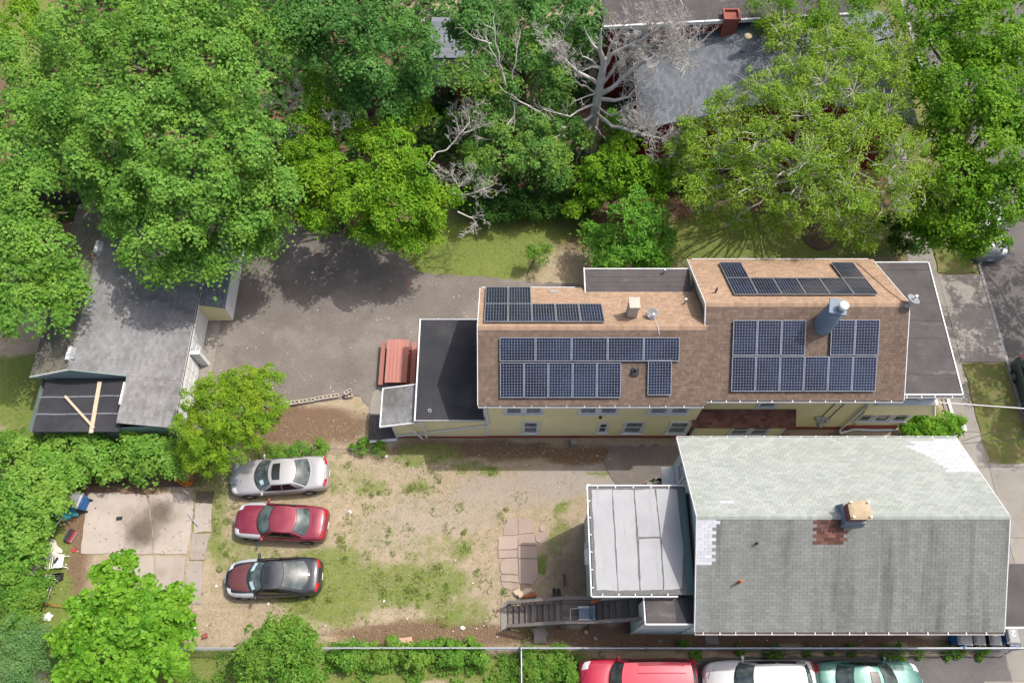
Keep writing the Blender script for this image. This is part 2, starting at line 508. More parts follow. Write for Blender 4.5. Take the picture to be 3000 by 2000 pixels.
SHADE = [(1700, 480, 400, 120, .5), (230, 640, 160, 120, .6), (1300, 400, 200, 120, .5)]

gx, gy = axis_coords(-36, 36, 0.3, 1), axis_coords(-6, 48, 0.3, 1)
GX, GY = np.meshgrid(gx, gy, indexing='ij')
XX, YY = GX.ravel(), GY.ravel()
zc_ = np.maximum(H * ct + YY * st, 5)
PXg, PYg = 1500 + F * XX / zc_, 1000 + F * (H * st - YY * ct) / zc_
wob = (vnoise(XX, YY, 0.9, 3) - .5) * 26 + (vnoise(XX, YY, 2.6, 4) - .5) * 44
wob2 = (vnoise(XX, YY, 0.8, 5) - .5) * 24 + (vnoise(XX, YY, 2.2, 6) - .5) * 40

def channels(px, py, w1, w2):
    g = blobs(px + w1, py + w2, GRASS)
    a = blobs(px + w1 * .6, py + w2 * .6, GRAVEL)
    m = blobs(px + w1, py + w2, MULCH)
    return g, a, m
CG, CA, CM = channels(PXg, PYg, wob, wob2)
CD = (vnoise(XX, YY, 1.3, 9) * .5 + vnoise(XX, YY, 0.45, 10) * .5)
ZZ = np.where((np.abs(XX) < 40) & (YY > -10) & (YY < 50), (vnoise(XX, YY, 1.6, 12) - .5) * 0.03, 0) - 0.025
XKERB = (at(2846, 716).x + at(3000, 1243).x) / 2
ZZ = np.where((XX > XKERB + .1) & (XX < XKERB + 9.4), -0.6, ZZ)
n0, n1 = len(gx), len(gy)
idx = np.arange(n0 * n1).reshape(n0, n1)
quads = np.stack([idx[:-1, :-1], idx[1:, :-1], idx[1:, 1:], idx[:-1, 1:]], -1).reshape(-1, 4)
def np_mesh(name, V, faces_flat, k, mats, smooth=False):
    me = bpy.data.meshes.new(name)
    nf = len(faces_flat) // k
    me.vertices.add(len(V))
    me.vertices.foreach_set('co', np.ascontiguousarray(V, dtype=np.float32).ravel())
    me.loops.add(nf * k)
    me.loops.foreach_set('vertex_index', np.ascontiguousarray(faces_flat, dtype=np.int32))
    me.polygons.add(nf)
    me.polygons.foreach_set('loop_start', np.arange(0, nf * k, k, dtype=np.int32))
    me.polygons.foreach_set('use_smooth', np.full(nf, smooth))
    for mm in (mats if isinstance(mats, (list, tuple)) else [mats]):
        me.materials.append(mm)
    me.update(calc_edges=True)
    me.validate()
    return me

def ground_material():
    m, nt, p, N, L = _new('yard_ground')
    G, A, U, D = (_attr(nt, k) for k in ('grass_amount', 'gravel_amount', 'mulch_amount', 'dirt_tone'))
    n1_ = _noise(nt, 2.2, 7, 0.7)
    n2_ = _noise(nt, 11, 5, 0.7)
    n3_ = _noise(nt, 30, 4, 0.8)
    n4_ = _noise(nt, 19, 4, 0.75, dist=.6)
    dirt = _mix(nt, _ramp(nt, n1_, .35, .65), (0.335, 0.275, 0.20), (0.27, 0.222, 0.155))
    dirt = _mix(nt, _ramp(nt, n2_, .52, .72), dirt, (0.41, 0.34, 0.24))
    dirt = _mix(nt, _math(nt, 'MULTIPLY', _ramp(nt, n3_, .54, .62), .6), dirt, (0.17, 0.135, 0.075))
    dirt = _mix(nt, _math(nt, 'MULTIPLY', _ramp(nt, n4_, .55, .64), .6), dirt, (0.44, 0.365, 0.25))
    dirt = _mix(nt, _math(nt, 'MULTIPLY', _ramp(nt, n1_, .5, .62), .35), dirt, (0.23, 0.215, 0.095))
    grav = _mix(nt, _ramp(nt, n3_, .3, .7), (0.235, 0.205, 0.175), (0.34, 0.305, 0.265))
    fac = _ramp(nt, _math(nt, 'ADD', A, _math(nt, 'MULTIPLY', n2_, .55)), .62, .95)
    col = _mix(nt, fac, dirt, grav)
    mul = _mix(nt, _ramp(nt, n3_, .32, .66), (0.085, 0.056, 0.037), (0.20, 0.135, 0.088))
    mul = _mix(nt, _ramp(nt, n2_, .60, .72), mul, (0.27, 0.19, 0.125))
    fac = _ramp(nt, _math(nt, 'ADD', U, _math(nt, 'MULTIPLY', n2_, .5)), .62, .95)
    col = _mix(nt, fac, col, mul)
    gr = _mix(nt, _ramp(nt, n2_, .35, .65), (0.105, 0.155, 0.034), (0.185, 0.205, 0.062))
    gr = _mix(nt, _ramp(nt, n3_, .5, .75), gr, (0.08, 0.12, 0.025))
    fac = _ramp(nt, _math(nt, 'ADD', G, _math(nt, 'MULTIPLY', _math(nt, 'ADD', _math(nt, 'ADD', n2_, n1_), _math(nt, 'MULTIPLY', n4_, .9)), .48)), 1.04, 1.30)
    col = _mix(nt, fac, col, gr)
    L.new(col, p.inputs['Base Color'])
    p.inputs['Roughness'].default_value = 1.0
    p.inputs['Specular IOR Level'].default_value = 0.1
    b = N.new('ShaderNodeBump')
    b.inputs['Strength'].default_value = 0.6
    b.inputs['Distance'].default_value = 0.03
    L.new(_math(nt, 'ADD', n3_, n2_), b.inputs['Height'])
    L.new(b.outputs[0], p.inputs['Normal'])
    return m
gme = np_mesh('ground', np.stack([XX, YY, ZZ], -1), quads.ravel(), 4, ground_material(), True)
for k, arr in (('grass_amount', CG), ('gravel_amount', CA), ('mulch_amount', CM), ('dirt_tone', CD)):
    gme.attributes.new(k, 'FLOAT', 'POINT').data.foreach_set('value', arr.astype(np.float32))
ground = link_mesh('ground', gme)
ground['kind'] = 'structure'

def wobbly(pts, amp=0.12, step=0.35, seed=1, z=0.0):
    r = random.Random(seed)
    out = []
    n = len(pts)
    for i in range(n):
        a, b = Vector(pts[i]), Vector(pts[(i + 1) % n])
        k = max(1, int((b - a).length / step))
        for j in range(k):
            q = a.lerp(b, j / k)
            out.append(Vector((q.x + r.uniform(-amp, amp), q.y + r.uniform(-amp, amp), z)))
    return out

def sheet(name, pts, mat, z, amp=0.0, seed=1, kind='structure', parent=None):
    mb = MB()
    p = wobbly(pts, amp, 0.3, seed, z) if amp else [Vector((q[0], q[1], z)) for q in pts]
    mb.poly(p)
    o = mb.build(name, mat, parent)
    if kind:
        o['kind'] = kind
    return o

G0 = lambda *xy: [at(x, y) for x, y in xy]
# asphalt yard behind the yellow house
sheet('asphalt_yard', G0((590, 640), (700, 655), (850, 650), (930, 660), (1010, 690), (1130, 700), (1175, 745), (1215, 790), (1300, 806), (1440, 812), (1560, 826), (1725, 832), (1725, 930),
                         (1430, 940), (1300, 1150), (1140, 1160), (1085, 1210), (1060, 1160), (1040, 1160), (830, 1192), (700, 1200), (556, 1190), (560, 1080), (600, 880)), M['asphalt'], 0.012, 0.09, 3)
sheet('concrete_apron', G0((1100, 1130), (1165, 1128), (1165, 1215), (1080, 1218), (1085, 1180)), M['concrete'], 0.022, 0.04, 4)
# street, kerb, verge, pavement on the right
xk0, xk1 = at(2846, 716), at(3000, 1243)
XK = (xk0.x + xk1.x) / 2                     # street side of the kerb
XS0 = at(2705, 950).x                        # house side of the pavement
XS1 = at(2805, 1020).x                       # verge side of the pavement
st_o = MB(); st_o.box(XK + .16, XK + 9.5, -60, 140, -.4, -.10); st_o = st_o.build('street', M['street']); st_o['kind'] = 'structure'
street_gap = None
kb = thing('kerb', 'pale stone kerb along the street edge beside the grass verge', 'kerb', (XK, 15, 0))
del kb['label']; del kb['category']; kb['kind'] = 'structure'
r_ = random.Random(5)
y = -6.0
while y < 46:
    L_ = r_.uniform(1.7, 2.3)
    mb = MB(); mb.box(XK, XK + .16, y + .006, y + L_ - .006, -.3, .03 + r_.uniform(-.006, .006), t=r_.random())
    mb.build('kerb_stone', M['kerb'], kb)
    y += L_
pv = thing('pavement', 'x', 'x', (XS0, 15, 0)); del pv['label']; del pv['category']; pv['kind'] = 'structure'
ys = [-8.0, -5.6, -3.2, -0.8, 1.6, at(2900, 1575).y, at(2900, 1367).y, at(2850, 1265).y, at(2800, 1128).y, at(2800, 1060).y, at(2780, 900).y, at(2760, 805).y, at(2740, 740).y] + [at(2740, 740).y + 2.1 * i for i in range(1, 11)]
for a_, b_ in zip(ys[:-1], ys[1:]):
    wide = (b_ < at(2850, 1265).y + 1.5 and a_ < at(2850, 1365).y) or (at(2800, 1060).y - .1 < a_ < at(2760, 815).y + .1)
    mb = MB(); mb.box(XS0, XS1 - .01, a_ + .012, b_ - .012, -.15, .016 + r_.uniform(-.006, .006), t=r_.random())
    mb.build('slab', M['concrete'], pv)
    if wide:
        mb = MB(); mb.box(XS1 + .01, XK - .012, a_ + .012, b_ - .012, -.15, .014 + r_.uniform(-.006, .006), t=r_.random())
        mb.build('slab', M['concrete'], pv)
    if a_ < at(2850, 1370).y:        # forecourt in front of the green house
        mb = MB(); mb.box(at(2735, 1367).x, XS0 - .012, a_ + .012, b_ - .012, -.15, .012 + r_.uniform(-.006, .006), t=r_.random())
        mb.build('slab', M['concrete'], pv)
VERGE = [(XS1 + .06, at(2830, 1364).y + .12, XK - .06, at(2800, 1060).y - .1), (XS1 + .06, at(2760, 808).y + .15, XK - .06, 46)]
mgr = gmat('verge_turf', (0.085, 0.115, 0.028), (0.145, 0.135, 0.05), scale=1.6, rough=1, fine=0.45, fscale=35, bump=0.6, c3=(0.20, 0.155, 0.085), s3=(0.52, 0.75), scale3=1.6)
for (a0, b0, a1, b1) in VERGE:
    sheet('grass_verge', [(a0, b0), (a1, b0), (a1, b1), (a0, b1)], mgr, 0.02, 0.06, 8)
# driveway along the bottom right, and tarmac between the houses
dr = sheet('driveway', [at(1690, 1935), at(2260, 1921), (at(2900, 1921).x, at(2900, 1921).y, 0), (XS0 + .0, 3.0 - .3, 0), (XS0, -6, 0), (at(1690, 2000).x, -6, 0)], M['street'], 0.013, 0.05, 6)
sheet('alley_tarmac', G0((1780, 1306), (1990, 1302), (2180, 1300), (2600, 1300), (2640, 1330), (2640, 1380), (1990, 1440), (1940, 1432), (1845, 1425), (1790, 1405), (1772, 1372)), M['asphalt'], 0.011, 0.12, 7)
# concrete pad at the left with its slabs
padg = thing('concrete_pad', 'x', 'x', at(420, 1560)); del padg['label']; del padg['category']; padg['kind'] = 'structure'
for k, (pts, tt) in enumerate([
        ([(258, 1446), (340, 1444), (430, 1450), (446, 1560), (446, 1622), (237, 1620)], .7), ([(436, 1450), (520, 1444), (570, 1450), (563, 1530), (553, 1590), (548, 1621), (452, 1622), (451, 1560)], .75),
        ([(330, 1630), (448, 1628), (452, 1700), (440, 1780), (300, 1790)], .62), ([(456, 1628), (545, 1630), (536, 1750), (500, 1800), (445, 1790), (457, 1700)], .55),
        ([(572, 1474), (623, 1476), (618, 1558), (566, 1560)], .55), ([(564, 1563), (616, 1563), (600, 1640), (556, 1640)], .25), ([(549, 1644), (598, 1644), (588, 1770), (536, 1765)], .28)]):
    mb = MB(); q = wobbly([at(*p_) for p_ in pts], 0.035, 0.4, 20 + k); mb.prism([(v.x, v.y) for v in q], -.1, .028 + .004 * (k % 3), t=tt)
    mb.build('slab', M['pad'], padg)
for k, (cx, cy, rx, ry) in enumerate([(418, 1550, 46, 30), (465, 1500, 40, 22), (355, 1512, 36, 20), (470, 1675, 20, 18), (520, 1510, 26, 22)]):
    pts = []
    for i in range(26):
        a = i / 26 * 2 * math.pi
        w_ = 1 + .25 * math.sin(3 * a + k) + .12 * math.sin(7 * a + 2 * k) + r_.uniform(-.06, .06)
        pts.append(at(cx + rx * w_ * math.cos(a), cy + ry * w_ * math.sin(a)))
# oil stains live in the slab material below
def stain_mask(mat, spots):
    nt = mat.node_tree; p = nt.nodes['Principled BSDF']
    src = p.inputs['Base Color'].links[0].from_socket
    pos = nt.nodes.new('ShaderNodeNewGeometry').outputs['Position']
    nz = _noise(nt, 1.6, 6, 0.7)
    for (cx, cy, r_m, amt, colr) in spots:
        c = at(cx, cy, .03)
        v = nt.nodes.new('ShaderNodeVectorMath'); v.operation = 'DISTANCE'
        nt.links.new(pos, v.inputs[0]); v.inputs[1].default_value = c
        d = _math(nt, 'ADD', _math(nt, 'DIVIDE', v.outputs['Value'], r_m), _math(nt, 'MULTIPLY', _math(nt, 'SUBTRACT', nz, .5), 1.0))
        f = _math(nt, 'MULTIPLY', _ramp(nt, d, 1.05, .35), amt)
        src = _mix(nt, f, src, colr)
    nt.links.new(src, p.inputs['Base Color'])
stain_mask(M['pad'], [(416, 1557, .95, 1.0, (0.060, 0.050, 0.042)), (466, 1504, .85, .95, (0.065, 0.055, 0.045)), (440, 1530, 1.5, .55, (0.16, 0.13, 0.105)), (370, 1515, .7, .45, (0.2, 0.17, 0.13)), (520, 1510, .6, .4, (0.22, 0.19, 0.15)), (470, 1678, .35, .6, (0.24, 0.19, 0.14)), (520, 1690, .5, .35, (0.25, 0.2, 0.16)),
                      (560, 1460, .4, .6, (0.12, 0.1, 0.08))])
# pink flagstones of the yard path
path = thing('stone_path', 'x', 'x', at(1520, 1620)); del path['label']; del path['category']; path['kind'] = 'structure'
for k, pts in enumerate([[(1485, 1519), (1517, 1518), (1517, 1567), (1476, 1568), (1478, 1545)], [(1519, 1518), (1562, 1517), (1566, 1560), (1519, 1564)], [(1460, 1572), (1517, 1568), (1517, 1607), (1460, 1610)],
                         [(1519, 1566), (1566, 1562), (1570, 1596), (1519, 1597)], [(1460, 1611), (1517, 1608), (1517, 1632), (1460, 1634)], [(1519, 1599), (1573, 1598), (1574, 1635), (1519, 1635)],
                         [(1466, 1650), (1480, 1636), (1517, 1635), (1518, 1682), (1470, 1680), (1463, 1662)], [(1519, 1637), (1575, 1637), (1578, 1690), (1560, 1712), (1522, 1708)], [(1467, 1683), (1518, 1685), (1519, 1705), (1470, 1702)],
                         [(1470, 1705), (1519, 1708), (1519, 1722), (1495, 1728), (1474, 1720)], [(1580, 1540), (1592, 1535), (1602, 1546), (1597, 1556), (1582, 1554)], [(1568, 1566), (1605, 1553), (1608, 1570), (1580, 1590), (1571, 1586)],
                         [(1476, 1525), (1484, 1522), (1482, 1531), (1475, 1532)]]):
    mb = MB(); q = wobbly([at(*p_) for p_ in pts], 0.02, 0.3, 40 + k); mb.prism([(v.x, v.y) for v in q], -.06, .03 + .006 * (k % 3), t=r_.uniform(.35, .75))
    mb.build('flagstone', M['stone'], path)
# ------------------------------------------------------------------ shingles
TABS = {}
def tab_mesh(w, h, t, mat, mi):
    key = (round(w, 3), round(h, 3), int(t * 11), mat.name)
    if key not in TABS:
        mb = MB(); tab_geo(mb, Vector((0, 0, 0)), Vector((1, 0, 0)), Vector((0, 1, 0)), Vector((0, 0, 1)), w, h, int(t * 11) / 10.0, 0)
        TABS[key] = mb.build('shingle', mat, data_only=True)
    return TABS[key]

def tab_geo(mb, o, ux, uy, n, w, h, t, mi, lift=0.012):
    g = 0.004
    a, b = o + ux * g + n * lift, o + ux * (w - g) + n * lift
    c, d = b + uy * h * 1.05 - n * (lift - .002), a + uy * h * 1.05 - n * (lift - .002)
    a0, b0 = a - n * (lift + .001), b - n * (lift + .001)
    mb.add([a, b, c, d, a0, b0, c - n * .004, d - n * .004], [(0, 1, 2, 3), (4, 5, 1, 0), (5, 6, 2, 1), (7, 4, 0, 3)], mi, t)

def shingle_roof(parent, O, ux, uy, width, height, tw, ch, mats, colf=None, n_obj=150, smin=None, smax=None, stagger=None, seed=0, jitter=0.0, near_bottom=True):
    """O the eave corner, ux along the eave, uy up the slope. Tabs laid course by course over the deck."""
    ux, uy = ux.normalized(), uy.normalized()
    n = ux.cross(uy)
    rr = random.Random(seed)
    loose = MB()
    nco = int(round(height / ch)); ch = height / nco
    rows = range(nco)
    cnt = 0
    pick = []
    for r in rows:
        s0 = smin(r * ch) if smin else 0.0
        s1 = smax(r * ch) if smax else width
        off = (stagger(r) if stagger else (r % 2) * .5) * tw
        s = s0 - off % tw
        while s < s1 - 1e-3:
            w = tw * (1 + (rr.uniform(-jitter, jitter) if jitter else 0))
            a, b = max(s, s0), min(s + w, s1)
            s += w
            if b - a < .02:
                continue
            t = rr.random(); mi = 0
            if colf:
                q = colf(a + (b - a) / 2, r * ch, r, t)
                if q is None:
                    continue
                mi, t = q
            pick.append((O + ux * a + uy * (r * ch), b - a, t, mi))
    if n_obj:
        if near_bottom:
            order = sorted(range(len(pick)), key=lambda i: -proj(*pick[i][0])[1] - pick[i][1] * 900)
        else:
            order = sorted(range(len(pick)), key=lambda i: -pick[i][1])
        chosen = set(order[:n_obj])
    else:
        chosen = set()
    rot = Matrix((ux, uy, n)).transposed().to_4x4()
    base = origin_of(parent)
    for i, (p, w, t, mi) in enumerate(pick):
        if i in chosen:
            me = tab_mesh(round(w, 2), ch, t, mats[mi], 0)
            o = bpy.data.objects.new('shingle', me)
            COL.objects.link(o); o.parent = parent
            mw = rot.copy(); mw.translation = p - base
            o.matrix_local = mw
        else:
            tab_geo(loose, p, ux, uy, n, w, ch, t, mi)
    if loose.v:
        o = loose.build('shingle_field', mats, parent); o['kind'] = 'stuff'

def ridge_caps(parent, A, B, nrm1, nrm2, L, mat, seed=0, w=.17):
    rr = random.Random(seed)
    d = (B - A); n = max(1, int(d.length / L)); u = d.normalized()
    for i in range(n):
        p = A + u * (i * d.length / n); l = d.length / n * 1.08
        mb = MB(); t = rr.random()
        up = Vector((0, 0, 1))
        h1 = up * .022; h0 = up * .010
        a0, a1 = p + h0, p + u * l + h1
        mb.add([a0, a1, a1 + nrm1 * w, a0 + nrm1 * w, a1 + nrm2 * w, a0 + nrm2 * w, a1 + nrm1 * w - h1, a1 + nrm2 * w - h1],
               [(0, 1, 2, 3), (1, 0, 5, 4), (1, 4, 7, 6, 2)], 0, t)
        mb.build('ridge_shingle', mat, parent)

# ------------------------------------------------------------------ walls and windows
def siding_wall(parent, A, B, z0, ztop, mat, course=0.13, name='wall', lap=.012):
    """Lapped boards from A to B (left to right seen from outside); ztop a number or a function of distance."""
    A, B = Vector((A[0], A[1], 0)), Vector((B[0], B[1], 0))
    d = B - A; L = d.length; u = d / L; out = Vector((u.y, -u.x, 0))
    mb = MB()
    zt = ztop if callable(ztop) else (lambda s: ztop)
    zmax = max(zt(0), zt(L), zt(L / 2))
    z = z0
    while z < zmax - .01:
        z1 = min(z + course, zmax)
        # the part of the wall below ztop at this height
        ss = np.linspace(0, L, 61)
        ok = [s for s in ss if zt(s) >= (z + z1) / 2 - 1e-6]
        if ok:
            a, b = (0, L) if len(ok) == 61 else (min(ok), max(ok))
            p0, p1 = A + u * a, A + u * b
            mb.add([p0 + out * lap + Vector((0, 0, z)), p1 + out * lap + Vector((0, 0, z)), p1 + Vector((0, 0, z1)), p0 + Vector((0, 0, z1)),
                    p0 + Vector((0, 0, z)), p1 + Vector((0, 0, z))], [(0, 1, 2, 3), (4, 5, 1, 0)], 0, .5)
        z = z1
    return mb.build(name, mat, parent)

def window(parent, A, u, s0, s1, z0, z1, pane='pane', double=True, name='window', blind=True, casing=.1, mull=False):
    """On the wall through A running along u (left to right from outside)."""
    A = Vector((A[0], A[1], 0)); u = Vector((u[0], u[1], 0)).normalized(); out = Vector((u.y, -u.x, 0)); up = Vector((0, 0, 1))
    P = lambda s, o, z: A + u * s + out * o + up * z
    f = MB()
    def bx(a0, a1, b0, b1, o0, o1, mb=f, m=0, t=.5):
        mb.hexa(P(a0, o0, b0), u * (a1 - a0), up * (b1 - b0), out * (o1 - o0), m, t)
    c = casing
    bx(s0, s0 + c, z0 + .04, z1, .004, .055); bx(s1 - c, s1, z0 + .04, z1, .004, .055)
    bx(s0 + c, s1 - c, z1 - c * .9, z1, .004, .052)
    o = f.build(name, M['white'], parent)
    g = MB(); zm = z0 + .04 + (z1 - z0) * .48
    segs = [(s0 + c, s1 - c)]
    if mull:
        m_ = (s0 + s1) / 2; segs = [(s0 + c, m_ - .1), (m_ + .1, s1 - c)]
        mu = MB(); bx(m_ - .1, m_ + .1, z0 + .04, z1 - c * .9, .004, .05, mu); mu.build('mullion', M['white'], o)
    for (a, b) in segs:
        sa = MB()
        w = .045
        bx(a, a + w, z0 + .04, z1 - c * .9, .002, .03, sa); bx(b - w, b, z0 + .04, z1 - c * .9, .002, .03, sa)
        bx(a + w, b - w, z1 - c * .9 - w, z1 - c * .9, .002, .029, sa); bx(a + w, b - w, z0 + .04, z0 + .04 + w, .002, .029, sa)
        bx(a + w, b - w, zm, zm + .05, .002, .034, sa)
        sa.build('sash', M['white'], o)
        for (q0, q1) in ((z0 + .04 + w, zm), (zm + .05, z1 - c * .9 - w)):
            gg = MB(); bx(a + w, b - w, q0, q1, .003, .012, gg); gg.build('pane', M[pane], o)
    s = MB(); bx(s0 - .03, s1 + .03, z0 - .03, z0 + .04, .004, .11, s); s.build('sill', M['white'], o)
    return o

def gutter(parent, A, B, w=.11, h=.10, out=None, name='gutter', brackets=.75):
    A, B = Vector(A), Vector(B); d = B - A; L = d.length; u = d / L
    o = Vector((u.y, -u.x, 0)) if out is None else Vector(out)
    up = Vector((0, 0, 1)); mb = MB()
    mb.hexa(A, u * L, o * w, -up * .015 - up * (h - .02), 0) if False else None
    mb.hexa(A - up * h, d, o * w, up * .012)
    mb.hexa(A + o * (w - .018) - up * (h - .013), d, o * .012, up * (h - .005))
    mb.hexa(A - up * (h - .013), d, o * .01, up * (h - .03))
    for e in (A, B - u * .012):
        mb.hexa(e + o * .011 - up * (h - .013), u * .012, o * (w - .030), up * (h - .02))
    g = mb.build(name, M['white'], parent)
    k = MB(); k.hexa(A + o * .012 - up * (h - .014) + u * .02, u * (L - .04), o * (w - .032), up * .02)
    k.build('gutter_floor', M['soil'], g)  # dark strip along the inside of the channel
    x = .3
    while x < L - .1:
        b = MB(); b.hexa(A + u * x + o * .002 + up * .002, u * .025, o * (w - .004), up * .008); b.build('bracket', M['grey_metal'], g)
        x += brackets * (.8 + .45 * ((x * 7.3) % 1))
    return g

def part_box(parent, name, mat, *a, t=.5):
    mb = MB(); mb.box(*a, t=t)
    return mb.build(name, mat, parent)
def part_bar(parent, name, mat, p, q, w, h, t=.5, up=(0, 0, 1)):
    mb = MB(); mb.bar(p, q, w, h, t=t, up=up)
    return mb.build(name, mat, parent)
def part_tube(parent, name, mat, pts, r, n=8, t=.5):
    mb = MB(); mb.tube(pts, r, n, t=t)
    return mb.build(name, mat, parent)
V3 = lambda *a: Vector(a)

def gable_deck(parent, name, x0, x1, ys, yn, ze, zr, mat, thick=.10):
    """Plain roof body under the shingles, ridge along x."""
    yr = (ys + yn) / 2
    mb = MB()
    pr = [(ys, ze), (yr, zr), (yn, ze), (yn, ze - thick), (yr, zr - thick * 1.2), (ys, ze - thick)]
    a = [V3(x0, y, z) for y, z in pr]; b = [V3(x1, y, z) for y, z in pr]
    mb.add(a + b, [(0, 6, 7, 1), (1, 7, 8, 2), (2, 8, 9, 3), (3, 9, 10, 4), (4, 10, 11, 5), (5, 11, 6, 0), (0, 1, 4, 5), (1, 2, 3, 4), (11, 10, 7, 6), (10, 9, 8, 7)])
    return mb.build(name, mat, parent)

def rake(parent, x, ys, yn, ze, zr, side, mat=None, w=.035, h=.17):
    """White boards along the two sloping edges at x; side -1 faces west."""
    yr = (ys + yn) / 2
    x0, x1 = (x - w - .003, x - .003) if side < 0 else (x + .003, x + w + .003)
    for (a, b) in (((ys, ze), (yr, zr)), ((yn, ze), (yr, zr))):
        mb = MB()
        pts = [(a[0], a[1] + .016), (b[0], b[1] + .016), (b[0], b[1] - h), (a[0], a[1] - h)]
        v = [V3(x0, *p) for p in pts] + [V3(x1, *p) for p in pts]
        mb.add(v, [(0, 1, 2, 3), (7, 6, 5, 4), (0, 4, 5, 1), (1, 5, 6, 2), (2, 6, 7, 3), (3, 7, 4, 0)])
        mb.build('rake_board', mat or M['white'], parent)
# ------------------------------------------------------------------ the yellow house
YH = thing('yellow_house', 'long yellow clapboard house with tan shingle gables, solar panels and a dark front porch roof', 'house', (8, 16, 0))
mX0, mX1, mYs, mYn, mZe, mZr = 8.5, 17.42, 12.87, 20.15, 5.4, 7.7
rX0, rX1, rYs, rYn, rZe, rZr = -1.5, 8.62, 12.63, 18.58, 5.4, 7.23
main_roof = gable_deck(YH, 'main_roof', mX0, mX1, mYs, mYn, mZe, mZr, M['shaded_tan_shingle'])
rear_roof = gable_deck(YH, 'rear_roof', rX0, rX1, rYs, rYn, rZe, rZr, M['shaded_tan_shingle'])

def slopes(x0, x1, ys, yn, ze, zr):
    yr = (ys + yn) / 2
    hs = math.hypot(yr - ys, zr - ze)
    us, un = V3(0, yr - ys, zr - ze).normalized(), V3(0, yr - yn, zr - ze).normalized()
    return dict(hs=hs, S=(V3(x0, ys, ze), V3(1, 0, 0), us), N=(V3(x1, yn, ze), V3(-1, 0, 0), un), yr=yr, w=x1 - x0, dn=-un)
mS, rS = slopes(mX0, mX1, mYs, mYn, mZe, mZr), slopes(rX0, rX1, rYs, rYn, rZe, rZr)
BM, TM = [M['shaded_tan_shingle']], [M['tan_shingle']]
up_ = V3(0, 0, .001)
rnd = random.Random(3)
st_rows = [rnd.random() for _ in range(80)]
stg = lambda r: st_rows[r % 80]
def slope_roof(parent, S, side, mats, ch, tw, n_obj, seed, jit=.35, **k):
    O, ux, uy = S[side]
    shingle_roof(parent, O + up_, ux, uy, S['w'], S['hs'] - .02, tw, ch, mats, n_obj=n_obj, seed=seed, stagger=stg, jitter=jit, **k)
slope_roof(main_roof, mS, 'S', BM, .125, .22, 80, 1)
slope_roof(main_roof, mS, 'N', TM, .125, .22, 20, 2)
slope_roof(rear_roof, rS, 'S', BM, .125, .22, 90, 3)
slope_roof(rear_roof, rS, 'N', TM, .125, .22, 20, 4)
ridge_caps(main_roof, V3(mX0, mS['yr'], mZr + .01), V3(mX1, mS['yr'], mZr + .01), -mS['S'][2], -mS['N'][2], .2, M['tan_shingle'], 5)
ridge_caps(rear_roof, V3(rX0, rS['yr'], rZr + .01), V3(rX1 - .1, rS['yr'], rZr + .01), -rS['S'][2], -rS['N'][2], .2, M['tan_shingle'], 6)
rake(main_roof, mX0, mYs, mYn, mZe, mZr, -1); rake(main_roof, mX1, mYs, mYn, mZe, mZr, 1); rake(rear_roof, rX0, rYs, rYn, rZe, rZr, -1)
gutter(main_roof, (mX0 + .05, mYs, mZe - .015), (mX1 - .03, mYs, mZe - .015), out=(0, -1, 0))
gutter(rear_roof, (rX0, rYs, rZe - .015), (mX0 - .01, rYs, rZe - .015), out=(0, -1, 0))
part_box(main_roof, 'fascia_board', M['white'], mX0 + .2, mX1 - .2, mYn + .004, mYn + .035, mZe - .2, mZe + .035)
part_box(rear_roof, 'fascia_board', M['white'], rX0 + .05, 3.0, rYn + .004, rYn + .035, rZe - .2, rZe + .03)
# walls
wS, wR = 13.42, 12.97
siding_wall(YH, (8.75, wS), (16.7, wS), .35, 5.3, M['yellow'])
siding_wall(YH, (-1.28, wR), (8.75, wR), .28, 5.3, M['yellow'])
part_box(YH, 'foundation', M['red_brick'], -1.3, 8.74, wR - .03, 18.2, -.1, .28)
part_box(YH, 'foundation', M['red_brick'], 8.75, 19.5, wS - .03, 19.7, -.1, .35)
def gy(ys, yn, ze, zr, a):
    yr, hw = (ys + yn) / 2, (yn - ys) / 2
    return lambda s: min(zr - .12 - abs((a - s if a > yr else a + s) - yr) * (zr - ze) / hw, zr)
siding_wall(YH, (-1.28, 18.3), (-1.28, wR), .28, gy(rYs, rYn, rZe, rZr, 18.3), M['yellow'])
siding_wall(YH, (8.74, 19.8), (8.74, wS), .35, gy(mYs, mYn, mZe, mZr, 19.8), M['yellow'])
siding_wall(YH, (17.2, wS), (17.2, 19.8), .35, gy(mYs, mYn, mZe, mZr, wS), M['yellow'])
siding_wall(YH, (17.2, 19.8), (8.74, 19.8), .35, 5.3, M['yellow'])
siding_wall(YH, (8.74, 18.3), (-1.28, 18.3), .28, 5.3, M['yellow'])
for (x, y, z1) in ((-1.28, wR - .012, 5.25), (8.74, wS - .012, 5.25)):
    part_box(YH, 'corner_board', M['white'], x - .05, x + .09, y - .02, y + .06, .3, z1)
def sw(px0, px1, py0, py1, Y, **k):
    x0, z1 = wy((px0 + px1) / 2, py0, Y); x1, z0 = wy((px0 + px1) / 2, py1, Y)
    xa, _ = wy(px0, py1, Y); xb, _ = wy(px1, py1, Y)
    return window(YH, (0, Y), (1, 0), xa, xb, z0, z1, **k)
for a in ((1477, 1591), (1692, 1810), (1896, 2016)):
    x0, z0 = wy(a[0], 1210, wR - .02); x1, _ = wy(a[1], 1210, wR - .02)
    window(YH, (0, wR - .012), (1, 0), x0, x1, z0, 5.02, mull=True)
for a in ((1528, 1579), (1818, 1879), (1947, 2008)):
    sw(a[0], a[1], 1234, 1267, wR - .012)
sw(1745, 1779, 1238, 1265, wR - .012, pane='dark_pane')
x0, z0 = wy(2214, 1190, wS); x1, _ = wy(2272, 1188, wS)
window(YH, (0, wS - .012), (1, 0), x0, x1, z0, 5.05)
